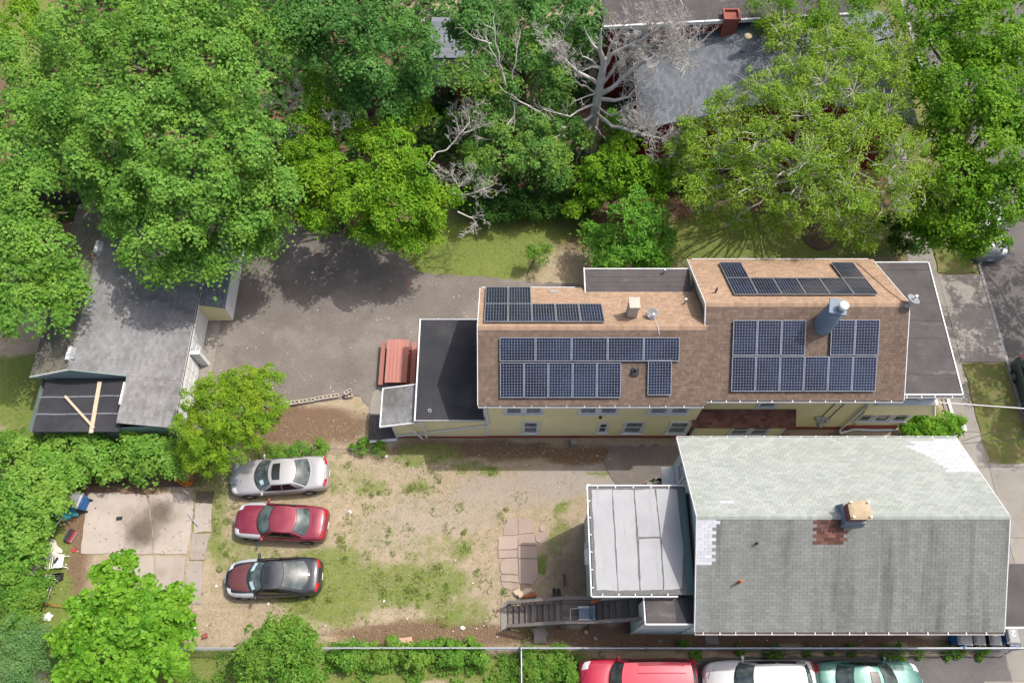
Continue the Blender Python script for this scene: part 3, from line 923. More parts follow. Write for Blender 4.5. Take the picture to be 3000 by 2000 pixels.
window(YH, (17.2, 15.2), (0, 1), 0, .9, 5.6, 6.7)
window(YH, (0, 19.812), (-1, 0), -15, -14, 1.2, 2.7); window(YH, (0, 19.812), (-1, 0), -11, -10, 3.8, 5.0); window(YH, (0, 18.312), (-1, 0), -2, -1, 1.2, 2.6)
part_box(YH, 'vent_hood', M['dark_metal'], *[v for v in (wy(1752, 1228, wR)[0], wy(1760, 1228, wR)[0])], wR - .12, wR - .014, 3.0, 3.12)
# north flat roofed wing
nz = 5.62; nx0 = at(1713, 792, nz).x; nx1 = 8.46; nyN = at(1850, 789, nz).y; nyS = rYn - .42
nw = MB(); nw.box(nx0, nx1, nyS, nyN, nz - .12, nz); nr = nw.build('wing_roof', M['felt'], YH)
for k in range(3):
    part_box(nr, 'felt_strip', M['felt'], nx0 + .1, nx1 - .02, nyS + .35 + k * .27, nyS + .35 + k * .27 + .26, nz + .001 + k * .004, nz + .006 + k * .004)
part_box(nr, 'roof_edge', M['white'], nx0 - .05, nx0 - .001, nyS - .02, nyN + .08, nz - .2, nz + .05)
part_box(nr, 'roof_edge', M['white'], nx0, nx1, nyN + .003, nyN + .05, nz - .2, nz + .03)
siding_wall(YH, (nx1, nyN - .15), (nx0 + .2, nyN - .15), .28, nz - .15, M['yellow']); siding_wall(YH, (nx0 + .2, nyN - .15), (nx0 + .2, 18.3), .28, nz - .15, M['yellow'])
window(YH, (0, nyN - .138), (-1, 0), -6.2, -5.1, 3.6, 4.9)
part_tube(nr, 'vent_pipe', M['grey_metal'], [at(1945, 800, nz), at(1945, 800, nz) + V3(0, 0, .35)], .05)
# rear flat addition
az = 3.0; ax0, ax1, ay0, ay1 = -4.55, -1.29, 12.80, 18.1
ad = MB(); ad.box(ax0, ax1, ay0, ay1, az - .12, az); ar = ad.build('flat_roof', M['black_roof'], YH)
for k in range(4):
    w_ = (ax1 - ax0) / 4
    part_box(ar, 'rubber_sheet', M['black_roof'], ax0 + .05 + (0 if k == 0 else k * w_ - .05), ax0 + (k + 1) * w_ - .01, ay0 + .03, ay1 - .03, az + .001 + (k % 2) * .006, az + .006 + (k % 2) * .006)
part_box(ar, 'roof_edge', M['white'], ax0 - .07, ax0 - .001, ay0 - .05, ay1 + .05, az - .16, az + .03)
part_box(ar, 'roof_edge', M['grey_metal'], ax0, ax1, ay0 - .035, ay0 - .003, az - .14, az + .008)
part_box(ar, 'roof_edge', M['grey_metal'], ax0, ax1, ay1 + .003, ay1 + .05, az - .14, az + .012)
mb = MB(); mb.lathe([(.085, 0), (.085, .05), (.06, .05), (.06, .0)], 14, at(1259, 1203, az + .012)); mb.build('roof_drain', M['grey_metal'], ar)
siding_wall(YH, (-5.8, 12.97), (-1.3, 12.97), .2, lambda s: 2.2 if s < 1.2 else 2.84, M['yellow'])
siding_wall(YH, (-4.45, 18), (-4.45, 14.6), .2, 2.85, M['yellow']); siding_wall(YH, (-1.3, 18), (-4.45, 18), .2, 2.85, M['yellow'])
siding_wall(YH, (-5.8, 14.5), (-5.8, 12.97), .2, 2.2, M['yellow']); siding_wall(YH, (-4.5, 14.5), (-5.8, 14.5), .2, 2.3, M['yellow'])
part_box(YH, 'corner_board', M['white'], -5.86, -5.76, 12.92, 13.03, 0, 2.2)
part_box(YH, 'foundation', M['red_brick'], -5.78, -1.31, 12.93, 17.9, -.1, .2)
# entry roof
e0, e1, eY0, eY1 = V3(-6.3, 12.78, 2.2), V3(-4.63, 12.78, 2.74), 12.78, 14.68
mb = MB(); d_ = V3(0, eY1 - eY0, 0); mb.hexa(e0 - V3(0, 0, .08), e1 - e0, d_, V3(0, 0, .075)); er = mb.build('entry_roof', M['grey_shingle'], YH)
uu = (e1 - e0).normalized()
shingle_roof(er, V3(-6.3, eY1, 2.2), V3(0, -1, 0), uu, eY1 - eY0, (e1 - e0).length, .3, .15, [M['grey_shingle']], n_obj=60, seed=9, stagger=lambda r: (r % 2) * .5)
part_box(er, 'roof_edge', M['white'], -6.37, -6.304, eY0 - .06, eY1 + .06, 2.05, 2.22)
part_bar(er, 'roof_edge', M['white'], e0 + V3(0, -.035, -.03), e1 + V3(0, -.035, -.03), .06, .13); part_bar(er, 'roof_edge', M['white'], V3(-6.3, eY1 + .035, 2.18), V3(-4.63, eY1 + .035, 2.72), .06, .14)
# drain pipes along the south wall of the addition
def on_wall(px, py, Y):
    x, z = wy(px, py, Y); return V3(x, Y, z)
q = 12.88
part_bar(YH, 'downspout', M['white'], on_wall(1164, 1277, q), on_wall(1432, 1246, q), .07, .07)
part_bar(YH, 'downspout', M['white'], on_wall(1421, 1192, q), on_wall(1431, 1246, q), .09, .08, up=(0, 1, 0))
part_bar(YH, 'downspout', M['white'], on_wall(1236, 1234, q - .08), on_wall(1250, 1281, q - .08), .07, .07, up=(0, 1, 0))
part_bar(YH, 'wall_batten', M['white'], on_wall(1192, 1246, q - .1), on_wall(1238, 1286, q - .1), .09, .035, up=(0, 1, 0))
part_box(YH, 'drain_head', M['white'], on_wall(1228, 1236, q).x, on_wall(1236, 1236, q).x, q - .16, q - .03, 2.55, 2.75)
# hipped bay on the south side
bx0, bx1 = 8.6, 13.55
o = V3(bx0, 12.62, 2.42); u2 = V3(0, .78, .43)
mb = MB(); mb.hexa(o - V3(0, 0, .08), V3(bx1 - bx0, 0, 0), u2, V3(0, 0, .075)); br = mb.build('bay_roof', M['bay_shingle'], YH)
shingle_roof(br, o, V3(1, 0, 0), u2, bx1 - bx0, u2.length, .3, .14, [M['bay_shingle']], n_obj=40, seed=12, stagger=stg, jitter=.3)
siding_wall(YH, (8.96, 12.86), (13.26, 12.86), .2, 2.42, M['yellow']); siding_wall(YH, (8.96, 13.42), (8.96, 12.86), .2, 2.42, M['yellow']); siding_wall(YH, (13.26, 12.86), (13.26, 13.42), .2, 2.42, M['yellow'])
part_box(YH, 'corner_board', M['white'], 8.9, 9.0, 12.82, 12.9, .2, 2.4); part_box(YH, 'corner_board', M['white'], 13.22, 13.32, 12.82, 12.9, .2, 2.4)
x0, z0 = wy(2130, 1272, 12.85); x1, _ = wy(2245, 1272, 12.85)
window(YH, (0, 12.848), (1, 0), x0, x1, z0, 2.2, mull=True)
# front porch, two storeys under a dark roof
pz = 5.1; pX1, pYs, pYn = 20.27, 13.28, 20.12
mb = MB(); mb.hexa((17.45, pYs, pz - .04), (pX1 - 17.45, 0, -.06), (0, pYn - pYs, 0), (0, 0, .09)); pr_ = mb.build('porch_roof', M['felt'], YH)
k = 0; y = pYs + .02
while y < pYn - .05:
    y2 = min(y + .92, pYn - .02)
    mb = MB(); mb.hexa((17.47, y, pz + .052 + (k % 2) * .005), (pX1 - 17.49, 0, -.06), (0, y2 - y - .012, 0), (0, 0, .008), t=rnd.random()); mb.build('felt_strip', M['felt'], pr_); y = y2; k += 1
part_box(pr_, 'roof_edge', M['white'], pX1 + .002, pX1 + .06, pYs - .02, pYn + .05, pz - .2, pz + .03)
part_box(pr_, 'roof_edge', M['white'], 17.5, pX1, pYn + .003, pYn + .05, pz - .16, pz + .06)
part_box(pr_, 'roof_edge', M['white'], 17.5, pX1, pYs - .06, pYs - .003, pz - .16, pz + .05)
gutter(pr_, (17.45, pYs - .064, pz - .02), (pX1 + .06, pYs - .064, pz - .02), out=(0, -1, 0))
qx = 19.72
siding_wall(YH, (16.7, 13.5), (qx, 13.5), .35, 2.7, M['yellow']); siding_wall(YH, (qx, 13.5), (qx, 19.9), .35, 2.7, M['yellow'])
part_box(YH, 'porch_core', M['white'], 17.3, qx - .02, 13.54, 19.9, 3.4, 4.95)
# flared skirt between the storeys
mb = MB(); n_ = 7
for i in range(n_):
    a, b = i / n_, (i + 1) / n_
    f = lambda t_: (13.42 - .25 * t_, 3.62 - .92 * t_, qx + .04 + .36 * t_)
    (ya, za, xa), (yb, zb, xb) = f(a), f(b)
    yb -= .012; xb += .012
    mb.add([(16.75, ya, za), (xa, ya, za), (xb, yb, zb), (16.75, yb, zb)], [(3, 2, 1, 0)])
    mb.add([(xa, ya, za), (xa, 19.9, za), (xb, 19.9, zb), (xb, yb, zb)], [(3, 2, 1, 0)])
mb.build('skirt', M['yellow'], YH)
part_bar(YH, 'skirt_trim', M['white'], (qx + .05, 13.4, 3.6), (qx + .42, 13.14, 2.68), .09, .09)
part_box(YH, 'porch_ledge', M['white'], 17.0, qx + .16, 13.28, 19.95, 3.62, 3.72)
for i in range(3):
    s0 = 17.5 + i * .74
    window(YH, (0, 13.53), (1, 0), s0, s0 + .7, 3.74, 4.7, casing=.08)
for (a, b) in ((2502, 2546), (2549, 2598), (2601, 2650)):
    x0, z0 = wy(a, 1232, 13.48); x1, _ = wy(b, 1232, 13.48)
    window(YH, (0, 13.488), (1, 0), x0, x1, z0, 2.35, pane='dark_pane')
for i in range(5):
    window(YH, (qx + .0, 14.0 + i * 1.15), (0, 1), 0, .9, 3.74, 4.7, casing=.08); window(YH, (qx + .012, 14.0 + i * 1.15), (0, 1), 0, .9, 1.1, 2.4)
part_box(YH, 'porch_soffit', M['white'], 17.4, pX1 - .03, pYs + .05, pYn - .05, 4.94, 5.0)
ds = V3(16.62, 13.33, 0)
part_tube(YH, 'downspout', M['white'], [ds + V3(-.02, -.25, 5.3), ds + V3(0, 0, 4.95), ds + V3(0, 0, .15), ds + V3(0, -.16, .08)], .055)
part_tube(YH, 'drain_pipe', M['white'], [ds + V3(0, -.17, .08), at(2500, 1257, .08), at(2560, 1259, .08), at(2628, 1258, .07)], .06)
# electric meters and conduits
for k, (a, b, c_, d2) in enumerate([(2391, 1223, .24, .30), (2405, 1224, .2, .28), (2398, 1240, .26, .3), (2417, 1228, .2, .22)]):
    x, z = wy(a, b, wS - .1)
    mm = part_box(YH, 'meter_box', M['grey_metal'], x, x + c_, wS - .16 - .01 * k, wS - .016, z - d2, z)
    mb = MB(); mb.lathe([(.0, -.07), (.06, -.07), (.075, -.02), (.075, 0)], 12, (x + c_ / 2, wS - .165 - .01 * k, z - d2 / 2), 'y'); mb.build('meter_dial', M['grey_metal'], mm)
for a, b in ((2456, 2402), (2484, 2428)):
    xa, za = wy(a, 1178, wS - .03); xb, zb = wy(b, 1226, wS - .03)
    part_tube(YH, 'conduit', M['dark_metal'], [(xb, wS - .03, za), (xb, wS - .03, zb)], .018)
# chimneys, vents, dishes
def roof_pt(px, py, S, lift=0.0):
    side = 'S'
    O, ux, uy = S['S']; n = ux.cross(uy)
    p = hit(px, py, O + n * lift, n)
    if p.y > S['yr']:
        O, ux, uy = S['N']; n = ux.cross(uy); p = hit(px, py, O + n * lift, n); side = 'N'
    return p, n
p, n = roof_pt(2405, 975, mS)
ch = MB(); c0 = V3(p.x + .12, mS['yr'] - .75, 0)
def frus(mb, c, z0, z1, a, b, m=0):
    v = [(c.x - a, c.y - a, z0), (c.x + a, c.y - a, z0), (c.x + a, c.y + a, z0), (c.x - a, c.y + a, z0), (c.x - b, c.y - b, z1), (c.x + b, c.y - b, z1), (c.x + b, c.y + b, z1), (c.x - b, c.y + b, z1)]
    mb.add(v, [(0, 1, 5, 4), (1, 2, 6, 5), (2, 3, 7, 6), (3, 0, 4, 7), (4, 5, 6, 7)], m)
ch.lathe([(.46, 6.6), (.45, 7.4), (.41, 8.2), (.33, 8.74), (0, 8.745)], 18, (c0.x, c0.y, 0)); CH = ch.build('chimney', M['chimney_blue'], YH)
mb = MB(); mb.hexa((c0.x - .40, c0.y - .28, 8.752), (.70, -.16, 0), (.16, .70, 0), (0, 0, .08)); mb.build('chimney_cap', M['chimney_blue'], CH)
mb = MB(); mb.lathe([(.0, .34), (.2, .34), (.2, .2), (.13, .2), (.13, 0)], 16, (c0.x + .14, c0.y - .12, 8.842)); mb.build('flue', M['white'], CH)
p, n = roof_pt(1846, 930, rS)
CH = part_box(YH, 'chimney', M['block'], p.x - .14, p.x + .27, p.y - .05, p.y + .42, 6.3, 7.75)
part_box(CH, 'chimney_cap', M['block'], p.x - .17, p.x + .30, p.y - .08, p.y + .45, 7.752, 7.9)
def vent(px, py, S, h, r, mat):
    p, n = roof_pt(px, py, S)
    o = part_tube(YH, 'vent_pipe', M[mat], [p, p + V3(0, 0, h)], r)
    mb = MB(); mb.hexa(p - V3(.16, .16, 0) + n * .016 - V3(0, 0, .0), V3(.32, 0, 0), n.cross(V3(1, 0, 0)) * .36, n * .006); mb.build('flashing', M['dark_metal'], o)
vent(1860, 1090, rS, .42, .05, 'dark_metal'); vent(2096, 856, mS, .4, .045, 'dark_metal'); vent(2005, 889, rS, .45, .05, 'grey_metal')
p, n = roof_pt(1610, 858, rS); mb = MB(); mb.hexa(p + n * .015, V3(.38, 0, 0), V3(0, .16, -.09), n * .03); mb.build('ridge_vent', M['grey_metal'], YH)
M['dish_grey'] = gmat('dish_grey', (0.24, 0.25, 0.26), (0.19, 0.20, 0.21), rough=0.5)
def dish(label, base, aim, tilt, R_, arm, group):
    t = thing('satellite_dish', label, 'satellite dish', base, aim, group)
    mb = MB(); pr = []
    for i in range(7):
        r = R_ * i / 6
        pr.append((r, .22 * R_ * (i / 6) ** 2))
    rim = pr + [(R_ * 1.0, .22 * R_ - .012)] + [(q[0], q[1] - .012) for q in pr[::-1]]
    mb.lathe(rim, 24)
    rotm = Matrix.Rotation(tilt, 4, 'Y'); c = V3(.1, 0, arm + .1)
    mb.v = [tuple(rotm @ Vector((v[0] * 1.0, v[1], v[2])) + c) for v in mb.v]
    mb.build('reflector', M['dish_grey'], t, local=True)
    k = MB(); k.tube([(-.12, 0, 0), (-.1, 0, arm * .6), tuple(c + V3(-.02, 0, 0))], .022, 7); k.build('mast', M['grey_metal'], t, local=True)
    ax = rotm @ V3(0, 0, 1)
    f = c + ax * R_ * 1.05
    low = rotm @ V3(R_ * .9, 0, .2 * R_) + c
    k = MB(); k.tube([tuple(low), tuple(f + V3(.0, 0, -.12))], .014, 6); k.build('feed_arm', M['grey_metal'], t, local=True)
    k = MB(); k.box(f.x - .05, f.x + .05, f.y - .05, f.y + .05, f.z - .16, f.z - .05); k.build('receiver', M['grey_metal'], t, local=True)
    k = MB(); k.box(-.2, -.04, -.08, .08, -.02, .01); k.build('foot_plate', M['grey_metal'], t, local=True)
    return t
p, n = roof_pt(1898, 925, rS)
dish('grey satellite dish on the rear ridge beside the concrete block chimney', p + V3(.1, .05, .03), R(-70), R(30), .26, .18, 'satellite dishes on the yellow house')
dish('grey satellite dish on the front gable corner hanging over the dark porch roof', V3(17.36, mS['yr'] - .05, 7.7), R(40), R(24), .29, .2, 'satellite dishes on the yellow house')
part_tube(YH, 'cable', M['dark_metal'], [roof_pt(2510, 770, mS, .03)[0], roof_pt(2600, 850, mS, .03)[0], (17.2, mS['yr'] + .02, 7.74)], .012, 5)
part_tube(YH, 'cable', M['white_plastic'], [roof_pt(1915, 928, rS, .03)[0], (roof_pt(1925, 950, rS)[0].x, rS['yr'], rZr + .05), roof_pt(1932, 980, rS, .03)[0]], .012, 5)
# ------------------------------------------------------------------ solar panels
PW, PH = 1.046, 1.559
def panel_meshes():
    fr = MB(); t = .042
    b = .028
    for a in ((0, PW, 0, b), (0, PW, PH - b, PH), (0, b, b, PH - b), (PW - b, PW, b, PH - b)):
        fr.box(a[0], a[1], a[2], a[3], 0, t)
    ce = MB(); ce.box(b, PW - b, b, PH - b, t - .014, t - .009, m=1)
    cw, chh = (PW - 2 * b) / 8, (PH - 2 * b) / 12
    g, k = .0035, .020
    for i in range(8):
        for j in range(12):
            x0, x1, y0, y1 = b + i * cw + g, b + (i + 1) * cw - g, b + j * chh + g, b + (j + 1) * chh - g
            z = t - .007
            ce.poly([(x0 + k, y0, z), (x1 - k, y0, z), (x1, y0 + k, z), (x1, y1 - k, z), (x1 - k, y1, z), (x0 + k, y1, z), (x0, y1 - k, z), (x0, y0 + k, z)], 0)
    return fr.build('solar_panel', M['panel_frame'], data_only=True), ce.build('cells', [M['panel_cell'], M['panel_back']], data_only=True)
pf, pc = panel_meshes()
def panel(arr, P, ux, uy, landscape=False):
    n = ux.cross(uy)
    o = bpy.data.objects.new('solar_panel', pf); COL.objects.link(o); o.parent = arr
    a, b = (ux, uy)
    q = P - origin_of(arr)
    if landscape:
        a, b = uy, -ux; q = q + ux * PH
    m = Matrix((a, b, a.cross(b))).transposed().to_4x4(); m.translation = q
    o.matrix_local = m
    c = bpy.data.objects.new('cells', pc); COL.objects.link(c); c.parent = o; c['kind'] = 'stuff'
def arr_start(px, py, S, side, lift=.10):
    O, ux, uy = S[side]; n = ux.cross(uy)
    p = hit(px, py, O + n * (lift + .042), n) - n * .042
    return p, (V3(1, 0, 0), uy if side == 'S' else -uy), n
def array(label, jobs, S, side):
    first, (ux, uy), n = arr_start(*jobs[0][0], S, side)
    a = thing('solar_array', label, 'solar panels', first, 0, 'solar arrays on the yellow house roof')
    for (pp, nx, land) in jobs:
        P, _, _ = arr_start(*pp, S, side)
        for i in range(nx):
            panel(a, P + ux * i * ((PH if land else PW) + .022), ux, uy, land)
        L_ = nx * ((PH if land else PW) + .022) - .022
        hh = PW if land else PH
        for f in (.22, .78):
            r = MB(); r.hexa(P + uy * hh * f - n * .045 + ux * .03, ux * (L_ - .06), uy * .04, n * .042); r.build('mounting_rail', M['grey_metal'], a)
            for i in range(int(L_ / 1.3) + 1):
                b = MB(); b.hexa(P + uy * hh * f - n * .094 + ux * (.15 + i * 1.25), ux * .05, uy * .04, n * .048); b.build('standoff', M['grey_metal'], a)
array('array of eleven solar panels on the south slope of the lower rear roof', [((1465, 1164.7), 5, False), ((1464, 1057.6), 5, True), ((1897, 1157), 1, False)], rS, 'S')
array('array of eleven solar panels around the blue chimney on the front south slope', [((2142, 1146), 6, False), ((2146, 1041), 3, False), ((2432, 1040), 2, False)], mS, 'S')
array('row of solar panels with one raised at each end on the front north slope', [((2152, 861), 6, False)], mS, 'N')
aN = bpy.data.objects['solar_array.002']
P, (ux, uy), n = arr_start(2152, 861, mS, 'N')
panel(aN, P + uy * (PH + .022), ux, uy); panel(aN, P + uy * (PH + .022) + ux * 5 * (PW + .022), ux, uy)
array('stepped array of seven solar panels on the north slope of the rear roof', [((1418, 941.5), 5, False)], rS, 'N')
aN = bpy.data.objects['solar_array.003']
P, (ux, uy), n = arr_start(1418, 941.5, rS, 'N')
for i in range(2):
    panel(aN, P + uy * (PH + .022) + ux * i * (PW + .022), ux, uy)

# ------------------------------------------------------------------ the green house
GH = thing('green_house', 'pale green shingled house with a broad gable roof, brick chimney and patched shingles', 'house', (13, 7, 0))
gX0, gX1, gYs, gYn, gZe, gZr = 7.18, 19.3, 3.15, 11.15, 5.4, 7.7
gS = slopes(gX0, gX1, gYs, gYn, gZe, gZr)
groof = gable_deck(GH, 'gable_roof', gX0, gX1, gYs, gYn, gZe, gZr, M['green_dirty_shade'])
GM = [M['green_dirty_shade'], M['green_shingle'], M['white_shingle'], M['rust_shingle']]
def st_(px, py, side):
    O, ux, uy = gS[side]; n = ux.cross(uy); p = hit(px, py, O, n) - O
    return p.dot(ux), p.dot(uy)
ra, rb = st_(2385, 1597, 'S'), st_(2478, 1505, 'S')
wa, wb = st_(2038, 1655, 'S'), st_(2110, 1525, 'S')
def col_s(s, t, r, q):
    if ra[0] < s < rb[0] + .04 and t > ra[1] - .02:
        return 3, q
    if s < wb[0] + .05 * ((r * 7) % 5 - 2) - max(0, (wb[1] - t) * .18) and t > wa[1]:
        return 2, q
    if s > 3.55 and 5.4 > s and t > ra[1] - .3 and s > rb[0]:
        return (0, min(1, q + .4))
    return 0, q
cor = [st_(2697, 1300, 'N'), st_(2830, 1300, 'N'), st_(2868, 1378, 'N'), st_(2752, 1380, 'N')]
pa, pb = st_(2273, 1375, 'N'), st_(2343, 1362, 'N')
pc1, pc2 = st_(2117, 1467, 'N'), st_(2160, 1463, 'N')
def col_n(s, t, r, q):
    # white repair at the north east corner (s runs west from the east end)
    j = .3 * (((r * 5) % 7) / 7 - .5)
    lim = 2.15 + j - .55 * max(0, t - .6)
    if .10 < t < cor[2][1] + .02 and s < lim and not (t > 1.05 and s > 1.9) and not (t < .2 and s > .9):
        return 2, q
    if pb[0] < s < pa[0] and pa[1] - .1 < t < pb[1] + .1:
        return 2, q * .6
    if pc2[0] < s < pc1[0] and abs(t - pc1[1]) < .08:
        return 2, q * .4
    return 1, q
O, ux, uy = gS['S']
shingle_roof(groof, O + up_, ux, uy, gS['w'], gS['hs'] - .02, .30, .137, GM, colf=col_s, n_obj=250, seed=21, stagger=lambda r: (r % 2) * .5)
O, ux, uy = gS['N']
shingle_roof(groof, O + up_, ux, uy, gS['w'], gS['hs'] - .02, .30, .137, GM, colf=col_n, n_obj=50, seed=22, stagger=lambda r: (r % 2) * .5)
ridge_caps(groof, V3(gX0, gS['yr'], gZr + .01), V3(gX1, gS['yr'], gZr + .01), -gS['S'][2], -gS['N'][2], .2, M['green_shingle'], 7, .12)
rake(groof, gX0, gYs, gYn, gZe, gZr, -1, M['white'], .03, .15); rake(groof, gX1, gYs, gYn, gZe, gZr, 1)
gutter(groof, (gX0, gYs, gZe - .015), (gX1, gYs, gZe - .015), out=(0, -1, 0)); gutter(groof, (gX1, gYn, gZe - .015), (gX0, gYn, gZe - .015), w=.06, out=(0, 1, 0))
for a, b in (((7.5, 10.75), (7.5, 3.5)), ((19.0, 3.5), (19.0, 10.75))):
    siding_wall(GH, a, b, .3, gy(gYs, gYn, gZe, gZr, a[1]), M['pale_green'])
siding_wall(GH, (7.5, 3.55), (19, 3.55), .3, 5.3, M['pale_green']); siding_wall(GH, (19, 10.75), (7.5, 10.75), .3, 5.3, M['pale_green'])
part_box(GH, 'foundation', M['concrete'], 7.52, 18.98, 3.58, 10.72, -.1, .3)
for s in (9, 11.5, 14, 16.5):
    window(GH, (0, 3.538), (1, 0), s, s + .9, 1.1, 2.5); window(GH, (0, 3.538), (1, 0), s, s + .9, 3.7, 5.0); window(GH, (0, 10.762), (-1, 0), -s - .9, -s, 1.1, 2.5)
window(GH, (7.488, 10.4), (0, -1), 0, .9, 3.6, 4.9)
# chimney of bricks
p = hit(2500, 1540, gS['S'][0], gS['S'][1].cross(gS['S'][2]))
cx, cy = at(2522, 1492, 8.55).x, at(2522, 1492, 8.55).y
cw = .36
CH = part_box(GH, 'chimney', M['mortar'], cx - cw, cx + cw, cy - cw * .8, cy + cw * .8, 7.0, 8.5)
bk = MB(); z = 7.2; k = 0
while z < 8.46:
    for (ax, sgn) in (('x', -1), ('x', 1), ('y', -1), ('y', 1)):
        L_ = 2 * cw * (.8 if ax == 'x' else 1)
        s = -.1 * (k % 2)
        while s < L_:
            a, b = max(0, s), min(L_, s + .2)
            s += .212
            if b - a < .03: continue
            t = rnd.random()
            if ax == 'x':
                x = cx + sgn * cw; bk.box(min(x, x + sgn * .012), max(x, x + sgn * .012), cy - cw * .8 + a, cy - cw * .8 + b, z, z + .06, t=t)
            else:
                y = cy + sgn * cw * .8; bk.box(cx - cw + a, cx - cw + b, min(y, y + sgn * .012), max(y, y + sgn * .012), z, z + .06, t=t)
    z += .072; k += 1
b_ = bk.build('brickwork', M['brick'], CH); b_['kind'] = 'stuff'
mb = MB(); v = []
for i in range(7):
    for j in range(7):
        v.append((cx - .42 + .84 * i / 6, cy - .36 + .72 * j / 6, 8.53 + rnd.uniform(-.015, .03) - (.06 if i in (0, 6) or j in (0, 6) else 0)))
mb.add(v, [(i * 7 + j, (i + 1) * 7 + j, (i + 1) * 7 + j + 1, i * 7 + j + 1) for i in range(6) for j in range(6)], 0, .5, True); mb.build('chimney_cover', M['tarp'], CH)
for sx in (-1, 1):
    for sy in (-1, 1):
        part_box(CH, 'weight_stone', M['white_plastic'], cx + sx * .33 - .04, cx + sx * .33 + .04, cy + sy * .28 - .03, cy + sy * .28 + .03, 8.56, 8.62)
fl = MB(); frus(fl, V3(cx - .02, cy, 0), 7.25, 7.95, .46, .385); fl.build('flashing', M['chimney_blue'], CH)
def gpipe(px, py, h, r, mat):
    O, ux, uy = gS['S']; n = ux.cross(uy); p = hit(px, py, O, n)
    o = part_tube(GH, 'vent_pipe', M[mat], [p, p + V3(0, 0, h)], r, 10)
gpipe(2163, 1706, .5, .055, 'rust'); gpipe(2216, 1592, .3, .045, 'dark_metal')
# west flat-roofed addition, silver coated
fz = 5.55
fp = at(1720.5, 1422, fz); fq = at(1735, 1745, fz)
fx0, fx1, fy1, fy0 = (fp.x + fq.x) / 2, 7.3, fp.y, fq.y
fr = part_box(GH, 'flat_roof', M['seam'], fx0 + .06, fx1, fy0 + .05, fy1 - .05, fz - .12, fz - .01)
def sil(px, py): return at(px, py, fz)
cols_ = [[(1733, 1434), (1792, 1433), (1809, 1729), (1748, 1727)], [(1795, 1434), (1856, 1434), (1873, 1727), (1812, 1729)],
         [(1859, 1434), (1918, 1432), (1934, 1571), (1870, 1572)], [(1872, 1578), (1934, 1576), (1942, 1727), (1876, 1727)], [(1922, 1432), (1982, 1434), (2002, 1600), (1998, 1722), (1946, 1728), (1937, 1572)]]
for k, c in enumerate(cols_):
    q = wobbly([sil(*p_) for p_ in c], .018, .25, 60 + k)
    mb = MB(); mb.prism([(v.x, v.y) for v in q], fz - .008, fz + .004 + .002 * k, t=.5); mb.build('coated_sheet', M['silver'], fr)
mb = MB(); g0, g1 = sil(1987, 1434), sil(2003, 1640)
mb.prism([(g0.x + .06, g0.y), (fx1 - .05, g0.y), (fx1 - .05, g1.y - 1.2), (g1.x + .04, g1.y - 1.2)], fz - .005, fz + .008); mb.build('membrane_strip', M['green_membrane'], fr)
gutter(fr, (fx0, fy1 - .04, fz + .04), (fx1 - .1, fy1 - .04, fz + .04), out=(0, 1, 0)) if False else None
for a in ((fx0 - .05, fx0, fy0 - .02, fy1 + .02), (fx0 + .001, fx1 - .1, fy1 - .03, fy1 + .02), (fx0 + .001, at(1985, 1744, fz).x, fy0 - .05, fy0)):
    part_box(fr, 'roof_edge', M['white'], a[0], a[1], a[2], a[3], fz - .12, fz + .07)
for k in range(7):
    part_box(fr, 'bracket', M['white'], fx0 + .003, fx0 + .09, fy0 + .3 + k * .7, fy0 + .34 + k * .7, fz + .02, fz + .035)
    if k < 5:
        part_box(fr, 'bracket', M['white'], fx0 + .4 + k * .75, fx0 + .44 + k * .75, fy1 - .12, fy1 - .033, fz + .02, fz + .035); part_box(fr, 'bracket', M['white'], fx0 + .4 + k * .65, fx0 + .44 + k * .65, fy0 + .003, fy0 + .09, fz + .02, fz + .035)
wx0, wy0_, wy1_ = 3.48, fy0 + .3, 8.68
siding_wall(GH, (wx0, wy1_), (wx0, wy0_), .2, fz - .14, M['pale_green']); siding_wall(GH, (wx0, wy0_), (7.5, wy0_), .2, fz - .14, M['pale_green']); siding_wall(GH, (7.5, wy1_), (wx0, wy1_), .2, fz - .14, M['pale_green'])
window(GH, (wx0 - .012, 7.4), (0, -1), 0, .9, 1.2, 2.5); window(GH, (wx0 - .012, 6.9), (0, -1), 0, .9, 3.7, 5.0)
part_box(GH, 'foundation', M['concrete'], wx0 + .02, 7.5, wy0_ + .02, wy1_ - .02, -.1, .2)
ac = MB(); y_ = at(1718, 1632, 3.9).y; ac.box(wx0 - .38, wx0 - .014, y_ - .3, y_ + .3, 3.8, 4.2); A_ = ac.build('air_conditioner', M['white_plastic'], GH)
# small stair porch in the north corner
for k, (x0_, x1_, y0_, y1_, z0_, z1_, mt) in enumerate([(6.3, 7.48, 8.9, 9.5, 2.55, 2.65, 'white'), (6.9, 7.48, 9.5, 10.6, 2.6, 2.7, 'white')]):
    part_box(GH, 'entry_canopy', M[mt], x0_, x1_, y0_, y1_, z0_, z1_)
for k in range(9):
    part_bar(GH, 'baluster', M['sage'], (6.35 + k * .06, 9.55 + k * .1, .1), (6.35 + k * .06, 9.55 + k * .1, 1.1), .03, .03)
part_bar(GH, 'hand_rail', M['sage'], (6.3, 9.48, 1.13), (6.95, 10.55, 1.13), .05, .06)
part_box(GH, 'door', M['dark_pane'], 7.44, 7.49, 9.6, 10.4, .3, 2.3); part_box(GH, 'entry_step', M['concrete'], 6.6, 7.48, 9.55, 10.6, -.02, .2)
